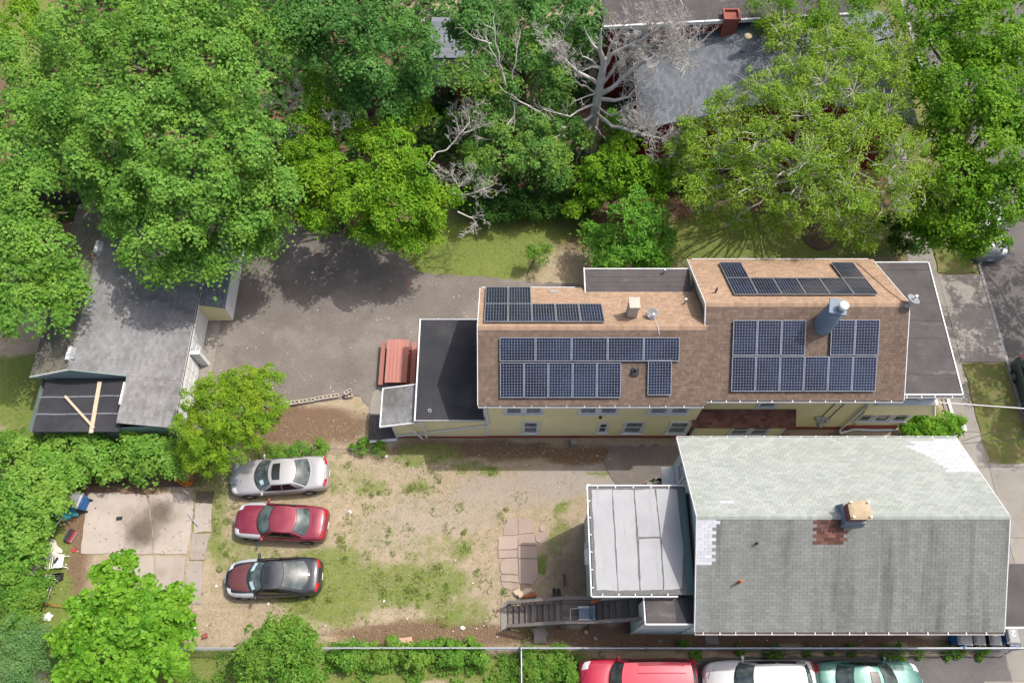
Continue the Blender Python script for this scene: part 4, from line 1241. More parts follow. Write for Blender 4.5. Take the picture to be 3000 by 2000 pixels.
# south stair porch
tz = 5.2
tx0 = at(1892, 1827, tz).x; ty0, ty1 = at(1892, 1827, tz).y, at(1890, 1749, tz).y
sp = part_box(GH, 'porch_roof', M['black_roof'], tx0 + .01, gX0 - .01 + .3, ty0 + .02, ty1, tz - .1, tz)
mb = MB(); mb.hexa((tx0 + .06, ty0 + .06, tz + .001), (1.15, 0, 0), (0, ty1 - ty0 - .1, 0), (0, 0, .008)); mb.build('roll_roofing', M['felt'], sp)
part_box(sp, 'roof_edge', M['white'], tx0 - .04, tx0 + .008, ty0 - .02, ty1, tz - .12, tz + .02); part_box(sp, 'roof_edge', M['white'], tx0 + .009, gX0, ty0 - .04, ty0 + .018, tz - .12, tz + .02)
siding_wall(GH, (tx0 + .1, ty0 + .1), (7.5, ty0 + .1), .2, tz - .13, M['pale_green'])
siding_wall(GH, (tx0 + .1, ty0 + .9), (tx0 + .1, ty0 + .1), .2, 3.0, M['pale_green']); part_box(GH, 'door', M['white'], tx0 + .08, tx0 + .098, ty0 + .2, ty0 + 1.0, 3.1, 5.0)
part_box(GH, 'corner_board', M['white'], tx0 + .05, tx0 + .14, ty0 + .06, ty0 + .14, .1, tz - .13)
# front porch of the green house at the east end
fpz = 2.9
part_box(GH, 'porch_roof', M['felt'], 19.05, at(3030, 1800, fpz).x + .6, 3.6, 6.2, fpz - .1, fpz); part_box(GH, 'roof_edge', M['white'], 19.05, 22.4, 3.52, 3.598, fpz - .2, fpz + .03)
mb = MB(); mb.hexa((19.06, 6.22, fpz + .6), (2.6, 0, -.55), (0, 2.4, 0), (0, 0, .08)); mb.build('porch_roof', M['blue_grey_shingle'], GH)
# ------------------------------------------------------------------ garage
GA = thing('garage', 'low garage with a weathered grey shingle roof and a black flat lean-to', 'garage', (-19, 18, 0))
qX0, qXr, qX1, qZ0, qZr, qZ1 = -23.5, -21.2, -16.32, 2.7, 3.6, 2.1
qS, qM, qN = 12.72, 15.15, 25.2
def zsl(x): return qZr + (x - qXr) / (qX1 - qXr) * (qZ1 - qZr)
fX = -18.72
mb = MB(); th = .1
mb.hexa((qXr, qM, qZr - th), (qX1 - qXr, 0, qZ1 - qZr), (0, qN - qM, 0), (0, 0, th)); east = mb.build('east_roof', M['grey_shingle'], GA)
mb = MB(); mb.hexa((fX, qS, zsl(fX) - th), (qX1 - fX, 0, qZ1 - zsl(fX)), (0, qM - .002 - qS, 0), (0, 0, th)); east2 = mb.build('south_roof', M['grey_shingle'], GA)
mb = MB(); mb.hexa((qXr, qM, qZr - th), (qX0 - qXr, 0, qZ0 - qZr), (0, qN - qM, 0), (0, 0, th)); west = mb.build('west_roof', M['olive_shingle'], GA)
ue = V3(qXr - qX1, 0, qZr - qZ1)
stg2 = lambda r: (r % 2) * .5
shingle_roof(east, V3(qX1, qM, qZ1) + up_, V3(0, 1, 0), ue, qN - qM, ue.length, .3, .14, [M['grey_shingle']], n_obj=170, seed=31, stagger=stg2)
u2 = V3(fX - qX1, 0, zsl(fX) - qZ1)
shingle_roof(east2, V3(qX1, qS, qZ1) + up_, V3(0, 1, 0), u2, qM - qS, u2.length, .3, .14, [M['grey_shingle']], n_obj=90, seed=32, stagger=stg2)
uw = V3(qXr - qX0, 0, qZr - qZ0)
shingle_roof(west, V3(qX0, qN, qZ0) + up_, V3(0, -1, 0), uw, qN - qM, uw.length, .3, .14, [M['olive_shingle']], n_obj=30, seed=33, stagger=stg2)
ridge_caps(east, V3(qXr, qM, qZr + .01), V3(qXr, qN, qZr + .01), -ue.normalized(), -uw.normalized(), .25, M['grey_shingle'], 8, .12)
for y in (15.6, 21.6):
    part_box(GA, 'ridge_vent', M['white'], qXr - .18, qXr - .02, y, y + .7, qZr - .02, qZr + .16); part_box(GA, 'ridge_vent', M['grey_metal'], qXr + .02, qXr + .2, y + .05, y + .65, qZr - .08, qZr + .1)
# gable end above the lean-to
mb = MB(); y = qM + .06
mb.add([(qX0 + .1, y, 2.3), (fX + .1, y, 2.3), (fX + .1, y, zsl(fX) - .12), (qXr, y, qZr - .12), (qX0 + .1, y, qZ0 - .12)], [(0, 1, 2, 3, 4)]); mb.build('gable_wall', M['sage'], GA)
part_bar(GA, 'rake_board', M['white'], (qX0, qM - .025, qZ0 - .04), (qXr, qM - .025, qZr - .04), .04, .12); part_bar(GA, 'rake_board', M['sage'], (qXr, qM - .025, qZr - .04), (fX, qM - .025, zsl(fX) - .04), .04, .12)
part_box(GA, 'lean_to_roof', M['black_roof'], -22.85, fX - .01, 12.42, qM - .03, 2.3, 2.42)
for k in range(3):
    o = part_box(GA, 'rubber_sheet', M['black_roof'], -22.83, fX - .03, 12.44 + k * .9, 12.44 + (k + 1) * .9 - .02 - (.0 if k < 2 else .05), 2.421 + .004 * (k % 2), 2.428 + .004 * (k % 2))
for px0, py0, px1, py1 in ((114, 1166, 368, 1160), (105, 1215, 356, 1213)):
    a, b = at(px0, py0, 2.44), at(px1, py1, 2.44); u = (b - a); L_ = u.length; u.normalize(); s = 0
    while s < L_ - .05:
        l = min(rnd.uniform(.4, 1.1), L_ - s)
        mb = MB(); mb.hexa(a + u * s + V3(0, rnd.uniform(-.015, .015), 0), u * (l - .03), V3(0, .075, 0), V3(0, 0, .008)); mb.build('tape_strip', M['blue_grey_shingle'], GA); s += l
part_box(GA, 'flashing', M['white'], fX - .02, fX + .04, qS + .9, qM - .4, 2.43, 2.98)
gutter(GA, (qX1, qS, qZ1 + .0), (qX1, qN, qZ1), out=(1, 0, 0))
wl = siding_wall(GA, (qX1 - .2, qS + .2), (qX1 - .2, qN - .2), .12, 2.0, M['white'])
siding_wall(GA, (qX0 + .4, qM + .08), (fX, qM + .08), .1, 2.3, M['sage']); siding_wall(GA, (-22.7, 12.6), (qX1 - .2, 12.6 + .2), .1, 2.2, M['sage'])
siding_wall(GA, (qX0 + .3, qN), (qX0 + .3, 12.6), .1, 2.2, M['sage']); siding_wall(GA, (qX1 - .3, qN - .2), (qX0 + .4, qN - .2), .1, 2.3, M['sage'])
for (y0_, y1_) in ((14.2, 16.8), (17.2, 19.8)):
    d_ = part_box(GA, 'garage_door', M['white'], qX1 - .19, qX1 - .13, y0_, y1_, .02, 1.95)
    for i in range(4):
        for j in range(4):
            part_box(d_, 'door_panel', M['white'], qX1 - .13, qX1 - .115, y0_ + .06 + j * .64, y0_ + .62 + j * .64, .08 + i * .47, .46 + i * .47)
part_box(GA, 'door_apron', M['concrete'], qX1 - .1, qX1 + .55, 13.0, 20.3, -.05, .03)
for y in (17.0,):
    part_box(GA, 'door_post', M['white'], qX1 - .12, qX1 + .35, y - .1, y + .1, .03, 1.5)
# projecting part at the north with its own roof and yellow side wall
b0 = at(596, 1006 - 100, 2.0)
pY0, pY1, pXe = at(610, 905, 1.6).y, qN, qX1 + 1.35
mb = MB(); mb.hexa((qX1 + .12, pY0, 2.0), (pXe - qX1 - .12, 0, -.35), (0, pY1 - pY0, 0), (0, 0, .07)); pr2 = mb.build('lean_roof', M['blue_grey_shingle'], GA)
uu = V3(qX1 + .12 - pXe, 0, .35)
shingle_roof(pr2, V3(pXe, pY0, 1.65 + .072), V3(0, 1, 0), uu, pY1 - pY0, uu.length, .3, .14, [M['blue_grey_shingle']], n_obj=10, seed=35, stagger=stg2)
siding_wall(GA, (qX1 - .18, pY0 + .12), (pXe - .15, pY0 + .12), .05, lambda s: 1.95 - s * .22, M['yellow'])
siding_wall(GA, (pXe - .15, pY0 + .12), (pXe - .15, pY1), .05, 1.6, M['white'])
part_box(GA, 'roof_edge', M['white'], pXe + .002, pXe + .05, pY0 - .03, pY1, 1.6, 1.73)
def plank(label, a, b, w, t_, mat='wood_pale', cat='plank', group=None, name='plank'):
    o = MB(); mid = (Vector(a) + Vector(b)) / 2
    r = thing(name, label, cat, mid, 0, group)
    o.bar(a, b, w, t_, t=rnd.random()); o.build('board', M[mat], r)
    return r
zt = 2.47
for k, (a, b, w, l) in enumerate([((293, 1118), (267, 1268), .19, 'long pale plank lying across the black lean-to roof to its edge'), ((191, 1160), (277, 1254), .11, 'thin pale plank lying slanting on the black lean-to roof')]):
    pa_, pb_ = at(*a, zt + .01 + .05 * k), at(*b, zt + .01 + .005 * k)
    r = thing('plank', l, 'plank', (pa_ + pb_) / 2)
    mb = MB(); mb.bar(pa_ + V3(0, 0, .02), pb_ + V3(0, 0, .02 + .03 * k), w, .035); mb.build('board', M['wood_pale'], r)

# ------------------------------------------------------------------ dark red house in the trees
RH = thing('red_house', 'dark red house with grey roofs behind the dead tree, half hidden by foliage', 'house', (9, 33, 0))
rz0 = 4.3
ea, eb = at(1860, 140, rz0), at(1873, 356, rz0)
ex = (ea.x + eb.x) / 2
sy = at(1990, 357, rz0 + .6).y
ny = sy + 8.3
rw = 8.0; rise = 2.6
mb = MB(); mb.hexa((ex, sy, rz0 - .1), (rw, 0, rise), (0, ny - sy, 0), (0, 0, .1)); lo = mb.build('lower_roof', M['blue_grey_shingle'], RH)
uu = V3(rw, 0, rise)
shingle_roof(lo, V3(ex, ny, rz0) + up_, V3(0, -1, 0), uu, ny - sy, uu.length, .3, .16, [M['blue_grey_shingle']], n_obj=120, seed=41, stagger=stg2)
mb = MB(); mb.hexa((ex + rw, sy, rz0 + rise - .1), (7, 0, -2.3), (0, ny - sy, 0), (0, 0, .1)); lo2 = mb.build('lower_roof', M['blue_grey_shingle'], RH)
shingle_roof(lo2, V3(ex + rw + 7, sy, rz0 + rise - 2.3) + up_, V3(0, 1, 0), V3(-7, 0, 2.3), ny - sy, 7.36, .3, .16, [M['blue_grey_shingle']], n_obj=20, seed=43, stagger=stg2)
gutter(RH, (ex, sy, rz0), (ex, ny, rz0), out=(-1, 0, 0))
siding_wall(RH, (ex + .4, sy + .35), (ex + 14.6, sy + .35), .3, lambda s: rz0 - .05 + min(s, 15.2 - s) * rise / rw, M['red_siding'], .16); siding_wall(RH, (ex + .4, ny + 6), (ex + .4, sy + .35), .3, rz0 - .1, M['red_siding'], .16)
for s in (1.6, 4.0, 6.4):
    window(RH, (ex + .4, sy + .34), (1, 0), s, s + .95, 1.2, 2.6); window(RH, (ex + .4, sy + .34), (1, 0), s + .2, s + 1.1, 3.0, 4.3)
uz = 6.3
ul, ur = at(1768, 76, uz), at(2062, 56, uz + .5)
uy0 = (ul.y + ur.y) / 2
mb = MB(); mb.hexa((ul.x, uy0, uz - .12), (13.5, 0, .9), (0, 9.0, 0), (0, 0, .12)); ur_ = mb.build('upper_roof', M['felt'], RH)
for k in range(9):
    mb = MB(); mb.hexa((ul.x + .05 + k * 1.48, uy0 + .05, uz + .004 + k * .0987 + (k % 2) * .004), (1.46, 0, .0973), (0, 8.9, 0), (0, 0, .006), t=rnd.random()); mb.build('roll_strip', M['felt'], ur_)
mb = MB(); mb.hexa((ul.x, uy0 - .12, uz - .16), (13.5, 0, .9), (0, .118, 0), (0, 0, .2)); mb.build('gutter', M['white'], RH)
siding_wall(RH, (ul.x + .3, uy0 + .3), (ul.x + 13, uy0 + .3), .3, lambda s: uz - .16 + s * .066, M['red_siding'], .16)
window(RH, (ul.x + .3, uy0 + .29), (1, 0), 1.05, 2.3, 4.6, 5.95, pane='dark_pane', casing=.12)
cc = at(2165, 60, 7.8)
CH = part_box(RH, 'chimney', M['brick'], cc.x - .45, cc.x + .35, uy0 - .3, uy0 + .4, 5.2, 6.95)
for a in ((-.5, .4, -.36, -.26), (-.5, .4, .36, .46), (-.5, -.4, -.26, .36), (.3, .4, -.26, .36)):
    part_box(CH, 'chimney_rim', M['brick'], cc.x + a[0], cc.x + a[1], uy0 + a[2], uy0 + a[3], 6.952, 7.1)
vp = at(2184, 130, 6.6); part_tube(RH, 'vent_pipe', M['grey_metal'], [vp - V3(0, 0, .4), vp + V3(0, 0, .5)], .14, 12)
mb = MB(); mb.lathe([(0, .06), (.2, .04), (.22, 0), (0, 0)], 14, vp + V3(0, 0, .55)); mb.build('vent_cap', M['tarp'], RH)
# far neighbours seen through gaps in the crowns
NB = thing('grey_roofed_house', 'grey roofed house glimpsed between dark green tree crowns at the top', 'house', at(1330, 110))
z = 4.2; a, b = at(1255, 200, z), at(1400, 62, z)
mb = MB(); mb.box(a.x, b.x, at(1300, 170, z).y, b.y, z - .12, z); hb = mb.build('roof', M['blue_grey_shingle'], NB)
for k in range(8):
    yy = at(1300, 170, z).y + k * .4
    part_box(hb, 'roof_strip', M['blue_grey_shingle'], a.x + .02, b.x - .02, yy, yy + .385, z + .001 + .003 * (k % 2), z + .008 + .003 * (k % 2), t=rnd.random())
siding_wall(NB, (a.x + .2, at(1300, 170, z).y + .2), (b.x - .2, at(1300, 170, z).y + .2), .1, z - .12, M['white']); siding_wall(NB, (b.x - .2, at(1300, 170, z).y + .2), (b.x - .2, b.y - .2), .1, z - .12, M['white'])
window(NB, (a.x + .2, at(1300, 170, z).y + .19), (1, 0), 1, 1.9, 1.4, 2.8)
PS = thing('pink_shed', 'small shed with a flat pink-orange roof behind the dark wooden fence', 'shed', at(1365, 220))
z = 2.3; a, b = at(1325, 246, z), at(1398, 176, z)
PR = part_box(PS, 'roof', M['pink'], a.x, b.x, a.y, b.y, z - .08, z)
for k in range(5):
    w = (b.x - a.x) / 5; part_box(PR, 'roof_panel', M['pink'], a.x + k * w + .01, a.x + (k + 1) * w - .01, a.y + .02, b.y - .02, z + .001, z + .02, t=rnd.random())
siding_wall(PS, (a.x + .1, a.y + .1), (b.x - .1, a.y + .1), .05, z - .08, M['brick'], .15); siding_wall(PS, (b.x - .1, a.y + .1), (b.x - .1, b.y - .1), .05, z - .08, M['brick'], .15)
siding_wall(PS, (a.x + .1, b.y - .1), (a.x + .1, a.y + .1), .05, z - .08, M['brick'], .15); siding_wall(PS, (b.x - .1, b.y - .1), (a.x + .1, b.y - .1), .05, z - .08, M['brick'], .15)
w_ = sheet('pale_walkway', G0((1225, 30), (1320, 28), (1320, 66), (1235, 66)), M['concrete'], .02, .03, 12); w_.name = 'walkway'
GR2 = thing('grey_shed', 'grey shed roof corner showing through the pale leafy tree near the street', 'shed', at(2545, 215))
z = 2.6; a = at(2510, 240, z); b = at(2566, 140, z)
part_box(GR2, 'roof', M['felt'], a.x, b.x, a.y, b.y, z - .1, z); part_box(GR2, 'roof_edge', M['white'], b.x + .002, b.x + .06, a.y, b.y, z - .14, z + .02); part_box(GR2, 'roof_edge', M['white'], a.x, b.x, a.y - .06, a.y - .002, z - .14, z + .02)
siding_wall(GR2, (a.x + .1, a.y + .1), (b.x - .1, a.y + .1), .05, z - .1, M['red_siding'], .16); siding_wall(GR2, (a.x + .1, b.y), (a.x + .1, a.y + .1), .05, z - .1, M['red_siding'], .16); siding_wall(GR2, (b.x - .1, a.y + .1), (b.x - .1, b.y), .05, z - .1, M['red_siding'], .16)

# ------------------------------------------------------------------ cars
def interp(tab, x):
    xs = [q[0] for q in tab]; ys_ = [q[1] for q in tab]
    n = len(xs)
    if x <= xs[0]: return ys_[0]
    if x >= xs[-1]: return ys_[-1]
    d = [(ys_[i + 1] - ys_[i]) / (xs[i + 1] - xs[i]) for i in range(n - 1)]
    m = [d[0]] + [0 if d[i - 1] * d[i] <= 0 else 2 * d[i - 1] * d[i] / (d[i - 1] + d[i]) for i in range(1, n - 1)] + [d[-1]]
    for i in range(n - 1):
        if x <= xs[i + 1]:
            h = xs[i + 1] - xs[i]; t = (x - xs[i]) / h
            return (ys_[i] * (2 * t ** 3 - 3 * t * t + 1) + m[i] * h * (t ** 3 - 2 * t * t + t) + ys_[i + 1] * (-2 * t ** 3 + 3 * t * t) + m[i + 1] * h * (t ** 3 - t * t))

SEDAN = dict(top=[(-.5, .62), (-.492, .80), (-.46, .92), (-.38, .97), (-.25, .97), (0, .96), (.2, .94), (.33, .89), (.43, .78), (.48, .66), (.5, .52)],
             wid=[(-.5, .66), (-.49, .80), (-.46, .90), (-.38, .96), (-.2, 1.0), (.2, 1.0), (.36, .97), (.44, .90), (.48, .77), (.5, .58)],
             bw=(.235, .06), br=(.075, .03), rr=(-.195, .03), br2=(-.335, .05), hb=.875, hr=.68)
KINDS_ = {
    'sedan': SEDAN,
    'coupe': dict(top=[(-.5, .60), (-.492, .80), (-.465, .93), (-.40, .97), (-.25, .97), (0, .95), (.18, .93), (.31, .86), (.42, .74), (.48, .60), (.5, .48)],
                  wid=[(-.5, .62), (-.49, .76), (-.46, .87), (-.38, .95), (-.2, 1.0), (.2, .99), (.34, .95), (.43, .84), (.48, .66), (.5, .46)],
                  bw=(.245, .075), br=(.085, .035), rr=(-.13, .03), br2=(-.40, .085), hb=.875, hr=.66),
    'suv': dict(top=[(-.5, .78), (-.495, .98), (-.485, 1.08), (-.46, 1.12), (-.2, 1.12), (.1, 1.11), (.24, 1.10), (.36, 1.06), (.44, .98), (.485, .82), (.5, .62)],
                wid=[(-.5, .84), (-.49, .92), (-.46, .97), (-.3, 1.0), (.25, 1.0), (.40, .97), (.46, .91), (.49, .80), (.5, .70)],
                bw=(.255, .055), br=(.165, .03), rr=(-.43, .012), br2=(-.485, .02), hb=.90, hr=.76),
    'wagon': dict(top=[(-.5, .72), (-.495, .90), (-.48, 1.0), (-.44, 1.04), (-.2, 1.05), (.1, 1.04), (.22, 1.01), (.34, .94), (.44, .82), (.485, .68), (.5, .52)],
                  wid=[(-.5, .72), (-.49, .86), (-.46, .93), (-.36, .98), (.2, 1.0), (.36, .97), (.44, .89), (.48, .75), (.5, .56)],
                  bw=(.245, .06), br=(.10, .03), rr=(-.375, .02), br2=(-.455, .035), hb=.89, hr=.72)}

def make_car(label, kind, front, rear, z, Wd, Ht, body, hood=None, fender=None, group=None, sunroof=False, stickers=(), rails=False, rear_lamps=True, cat='car', name='parked_car', center=None, heading=None, L=None, glassmat='car_glass', roofmat=None):
    K = KINDS_[kind]
    if center is None:
        f, r = at(*front, z), at(*rear, z)
        c = (f + r) / 2; c.z = 0; d = f - r; L = d.length; heading = math.atan2(d.y, d.x)
    else:
        c = center
    t = thing(name, label, cat, c, heading, group)
    hw = Wd / 2
    body_m, hood_m, fen_m = M[body], M[hood or body], M[fender or body]
    TOP = lambda x: interp(K['top'], x / L); WID = lambda x: interp(K['wid'], x / L) * hw
    prof = [(0, 0), (.3, .006), (.55, .014), (.75, .03), (.88, .055), (.95, .095)]
    def ztop(x, y):
        r = min(abs(y) / max(WID(x), .01), .95)
        for (a, da), (b, db) in zip(prof[:-1], prof[1:]):
            if r <= b:
                return TOP(x) - (da + (db - da) * (r - a) / (b - a))
        return TOP(x) - .095
    xs = sorted(set([-.5, -.497, -.492, -.485, .485, .492, .497, .5] + [round(v, 4) for v in np.linspace(-.475, .475, 27)]))
    rows = []
    for xn in xs:
        x = xn * L; T, w = TOP(x), WID(x)
        e = max(0, (abs(xn) - .44) / .06)
        bz = .19 + .10 * e
        half = [(r * w, T - d_) for r, d_ in prof] + [(.99 * w, T - .17), (w * 1.0, min(T - .2, .56)), (.985 * w, min(T - .22, .40)), (.94 * w, bz + .02), (.86 * w, bz)]
        rows.append([(x, -y, q) for y, q in half[::-1]] + [(x, y, q) for y, q in half[1:]])
    mb = MB(); mb.grid([[V3(*p) for p in r] for r in rows])
    mb.poly([rows[0][i] for i in range(len(rows[0]))]); mb.poly([rows[-1][i] for i in range(len(rows[-1]) - 1, -1, -1)])
    mb.poly([(-.45 * L, -.8 * hw, .2), (-.45 * L, .8 * hw, .2), (.45 * L, .8 * hw, .2), (.45 * L, -.8 * hw, .2)])
    B = mb.build('body', body_m, t, local=True)
    def drape(name_, mat, xf, xb, yr, off=.008, nx=8, ny=12, parent=t, bulge=0.0):
        """xf, xb functions of y in -1..1; yr half width function of a in 0..1 (rear to front)."""
        P = []
        for i in range(nx + 1):
            a = i / nx; row = []
            for j in range(ny + 1):
                b_ = -1 + 2 * j / ny
                x = xb(b_) + (xf(b_) - xb(b_)) * a
                y = b_ * yr(a)
                e_ = (i in (0, nx) or j in (0, ny))
                row.append(V3(x, y, ztop(x, y) + (off if not e_ else -.006) + bulge * (1 - b_ * b_) * math.sin(a * math.pi)))
            P.append(row)
        m_ = MB(); m_.grid(P); return m_.build(name_, mat, parent, local=True)
    bw, br, rr, b2 = K['bw'], K['br'], K['rr'], K['br2']
    hb, hr = K['hb'] * hw, K['hr'] * hw
    f_base = lambda b_: (bw[0] - bw[1] * b_ * b_) * L
    # hood, front fenders, boot lid, cowl
    drape('hood_seam', M['black_trim'], lambda b_: (.474 - .045 * b_ * b_) * L, lambda b_: f_base(b_) + .04, lambda a: WID((bw[0] + (.46 - bw[0]) * a) * L) * (.815 - .10 * a), .003)
    drape('hood', hood_m, lambda b_: (.468 - .045 * b_ * b_) * L, lambda b_: f_base(b_) + .05, lambda a: WID((bw[0] + (.46 - bw[0]) * a) * L) * (.80 - .10 * a), bulge=.012)
    drape('cowl', M['black_trim'], lambda b_: f_base(b_) + .055, lambda b_: f_base(b_) - .05, lambda a: hb * .97, .004, 3, 12)
    if fender:
        for sgn in (-1, 1):
            P = []
            for i in range(9):
                x = (bw[0] - bw[1] + (.475 - bw[0] + bw[1]) * i / 8) * L
                w = WID(x); T = TOP(x)
                P.append([V3(x, sgn * (w * .81 + .004), ztop(x, w * .81) + .006), V3(x, sgn * (w * .9 + .004), ztop(x, w * .9) + .008), V3(x, sgn * (w * .955 + .006), T - .095), V3(x, sgn * (w + .008), T - .18), V3(x, sgn * (w + .008), max(.34, T - .36))])
            m_ = MB(); m_.grid(P); m_.build('fender', fen_m, t, local=True)
    if kind in ('sedan',):
        drape('boot_seam', M['black_trim'], lambda b_: (b2[0] + b2[1] * b_ * b_ - .009) * L, lambda b_: (-.488 + .012 * b_ * b_) * L, lambda a: WID(-.42 * L) * .80, .003)
        drape('boot_lid', body_m, lambda b_: (b2[0] + b2[1] * b_ * b_ - .012) * L, lambda b_: (-.485 + .012 * b_ * b_) * L, lambda a: WID(-.42 * L) * .78, .007)
    # cabin
    RZ = lambda x, y: Ht - .045 * (y / hr) ** 2 - .05 * ((x / L - (br[0] + rr[0]) / 2) / ((br[0] - rr[0]) / 2)) ** 2
    r_f = lambda b_: (br[0] - br[1] * b_ * b_) * L
    r_r = lambda b_: (rr[0] + rr[1] * b_ * b_) * L
    s_b = lambda b_: (b2[0] + b2[1] * b_ * b_) * L
    def front_pt(a, b_, o=0.0):
        x0, y0 = f_base(b_), b_ * hb; p0 = V3(x0, y0, ztop(x0, y0) - .01)
        x1, y1 = r_f(b_), b_ * hr; p1 = V3(x1, y1, RZ(x1, y1))
        p = p0.lerp(p1, a); p.z += .03 * math.sin(a * math.pi) + o; p.x += o * .6; return p
    def rear_pt(a, b_, o=0.0):
        x0, y0 = s_b(b_), b_ * hb; p0 = V3(x0, y0, ztop(x0, y0) - .01)
        x1, y1 = r_r(b_), b_ * hr; p1 = V3(x1, y1, RZ(x1, y1))
        p = p0.lerp(p1, a); p.z += .035 * math.sin(a * math.pi) + o; p.x -= o * .6; return p
    def side_pt(a, u_, sgn, o=0.0):
        f0, f1, g0, g1 = front_pt(0, sgn), front_pt(1, sgn), rear_pt(0, sgn), rear_pt(1, sgn)
        p0 = f0.lerp(g0, u_); p0.y = sgn * min(hb + .03 * math.sin(u_ * math.pi), WID(p0.x) * .95); p0.z = ztop(p0.x, p0.y) - .005
        p1 = f1.lerp(g1, u_); p1.y = sgn * (hr + .035 * math.sin(u_ * math.pi)); p1.z = (f1.z + (g1.z - f1.z) * u_) + .045 * math.sin(u_ * math.pi)
        p = p0.lerp(p1, a); p.y += sgn * (.03 * math.sin(a * math.pi) + o); p.z += o * .4; return p
    lin = lambda n: [i / n for i in range(n + 1)]
    mb = MB()
    bs = [-1 + 2 * q_ for q_ in lin(12)]
    mb.grid([[front_pt(a, b_) for b_ in bs] for a in lin(5)]); mb.grid([[rear_pt(a, b_) for b_ in bs] for a in lin(5)])
    for sgn in (-1, 1):
        mb.grid([[side_pt(a, u_, sgn) for u_ in lin(12)] for a in lin(5)])
    def roof_pt_(a, b_, o=0.0):
        x = r_f(b_) + (r_r(b_) - r_f(b_)) * a
        ymax = hr + .035 * math.sin(a * math.pi)
        y = b_ * ymax
        ze = side_pt(1, a, 1).z
        zc = RZ(x, 0) + (.0 if False else 0)
        return V3(x, y, zc + (ze - zc) * b_ ** 2 + o)
    mb.grid([[roof_pt_(a, b_) for b_ in bs] for a in lin(10)])
    CAB = mb.build('cabin', roofmat and M[roofmat] or body_m, t, local=True)
    def inset(name_, mat, fn, a0, a1, b0, b1, o, na=5, nb=10, parent=t):
        m_ = MB(); m_.grid([[fn(a0 + (a1 - a0) * i / na, b0 + (b1 - b0) * j / nb, o) for j in range(nb + 1)] for i in range(na + 1)]); return m_.build(name_, mat, parent, local=True)
    def rim_of(name_, fn, a0, a1, b0, b1, o, parent):
        return inset(name_, M['black_trim'], fn, a0, a1, b0, b1, o, parent=parent)
    wsld = inset('windscreen', M[glassmat], front_pt, .05, .95, -.93, .93, .014)
    rim_of('window_seal', front_pt, .02, .98, -.965, .965, .008, wsld)
    rwin = inset('rear_window', M[glassmat], rear_pt, .07, .93, -.86, .86, .014)
    rim_of('window_seal', rear_pt, .035, .965, -.90, .90, .008, rwin)
    # wipers
    for b_ in (-.55, .15):
        m_ = MB(); m_.tube([front_pt(.03, b_, .025), front_pt(.13, b_ + .5, .028)], .010, 5); m_.build('wiper', M['black_trim'], t, local=True)
    split = .50 if kind != 'coupe' else .60
    segs = [(.10, split - .015), (split + .015, .86)] if kind != 'suv' else [(.09, .36), (.39, .64), (.67, .93)]
    for sgn in (-1, 1):
        for (u0, u1) in segs:
            inset('side_window', M['car_side_glass'], lambda a, u_, o, s=sgn: side_pt(a, u_, s, o), .10, .90, u0, u1, .008, 4, 6)
        x = (bw[0] - bw[1] - .035) * L
        m_ = MB(); y0 = WID(x) * .97; z0 = TOP(x) + .02
        m_.lathe([(0, -.05), (.06, -.045), (.085, .0), (.07, .05), (0, .06)], 10, (0, 0, 0), 'x'); m_.v = [(x + .02 + v[0] * 1.1, sgn * (y0 + .10) + v[1] * 1.35, z0 + .06 + v[2] * .95) for v in m_.v]
        m_.bar((x, sgn * (y0 - .06), z0 - .02), (x + .02, sgn * (y0 + .08), z0 + .05), .06, .04)
        m_.build('mirror', body_m, t, local=True)
        # door seams and handles
        for u_ in ((.0, split, .93) if kind != 'suv' else (.02, .375, .66)):
            p = side_pt(0, u_, sgn); w = WID(p.x)
            m_ = MB(); zt_ = TOP(p.x)
            m_.add([(p.x - .008, sgn * (w * .953 + .002), zt_ - .09), (p.x + .008, sgn * (w * .953 + .002), zt_ - .09), (p.x + .008, sgn * (w * 1.0 + .004), .5), (p.x - .008, sgn * (w * 1.0 + .004), .5)], [(0, 1, 2, 3)])
            m_.build('door_seam', M['black_trim'], B, local=True)
        m_ = MB(); p0, p1 = side_pt(0, .06, sgn, .012), side_pt(0, .92, sgn, .012); m_.tube([side_pt(.02, .06 + .86 * q_, sgn, .012) for q_ in lin(8)], .012, 5); m_.build('belt_trim', M['black_trim'], t, local=True)
        m_ = MB(); P = []
        for q_ in lin(16):
            x = (-.36 + .72 * q_) * L; w = WID(x); P.append([V3(x, sgn * (w * 1.0 + .005), .60), V3(x, sgn * (w * 1.0 + .014), .57), V3(x, sgn * (w * .995 + .005), .52)])
        m_.grid(P); m_.build('side_moulding', M[body] if kind != 'suv' else M['black_trim'], t, local=True)
    if sunroof:
        s_ = inset('sunroof', M['dark_pane'], roof_pt_, .14, .42, -.62, .62, .008)
        rim_of('sunroof_seal', roof_pt_, .12, .44, -.66, .66, .004, s_)
    for (sb, sa, wgt) in stickers:
        inset('sticker', M['sticker'], front_pt, sa, sa + .28, sb, sb + wgt, .02, 2, 2)
    if rails:
        for b_ in (-.84, -.42, .42, .84) if kind == 'suv' else (-.86, .86):
            m_ = MB(); m_.tube([roof_pt_(.22 + .68 * q_, b_, .03) for q_ in lin(8)], .014, 6)
            m_.build('roof_rail', M[body] if kind == 'suv' else M['grey_metal'], t, local=True)
    # wheels
    wr = .335 if kind == 'suv' else .305
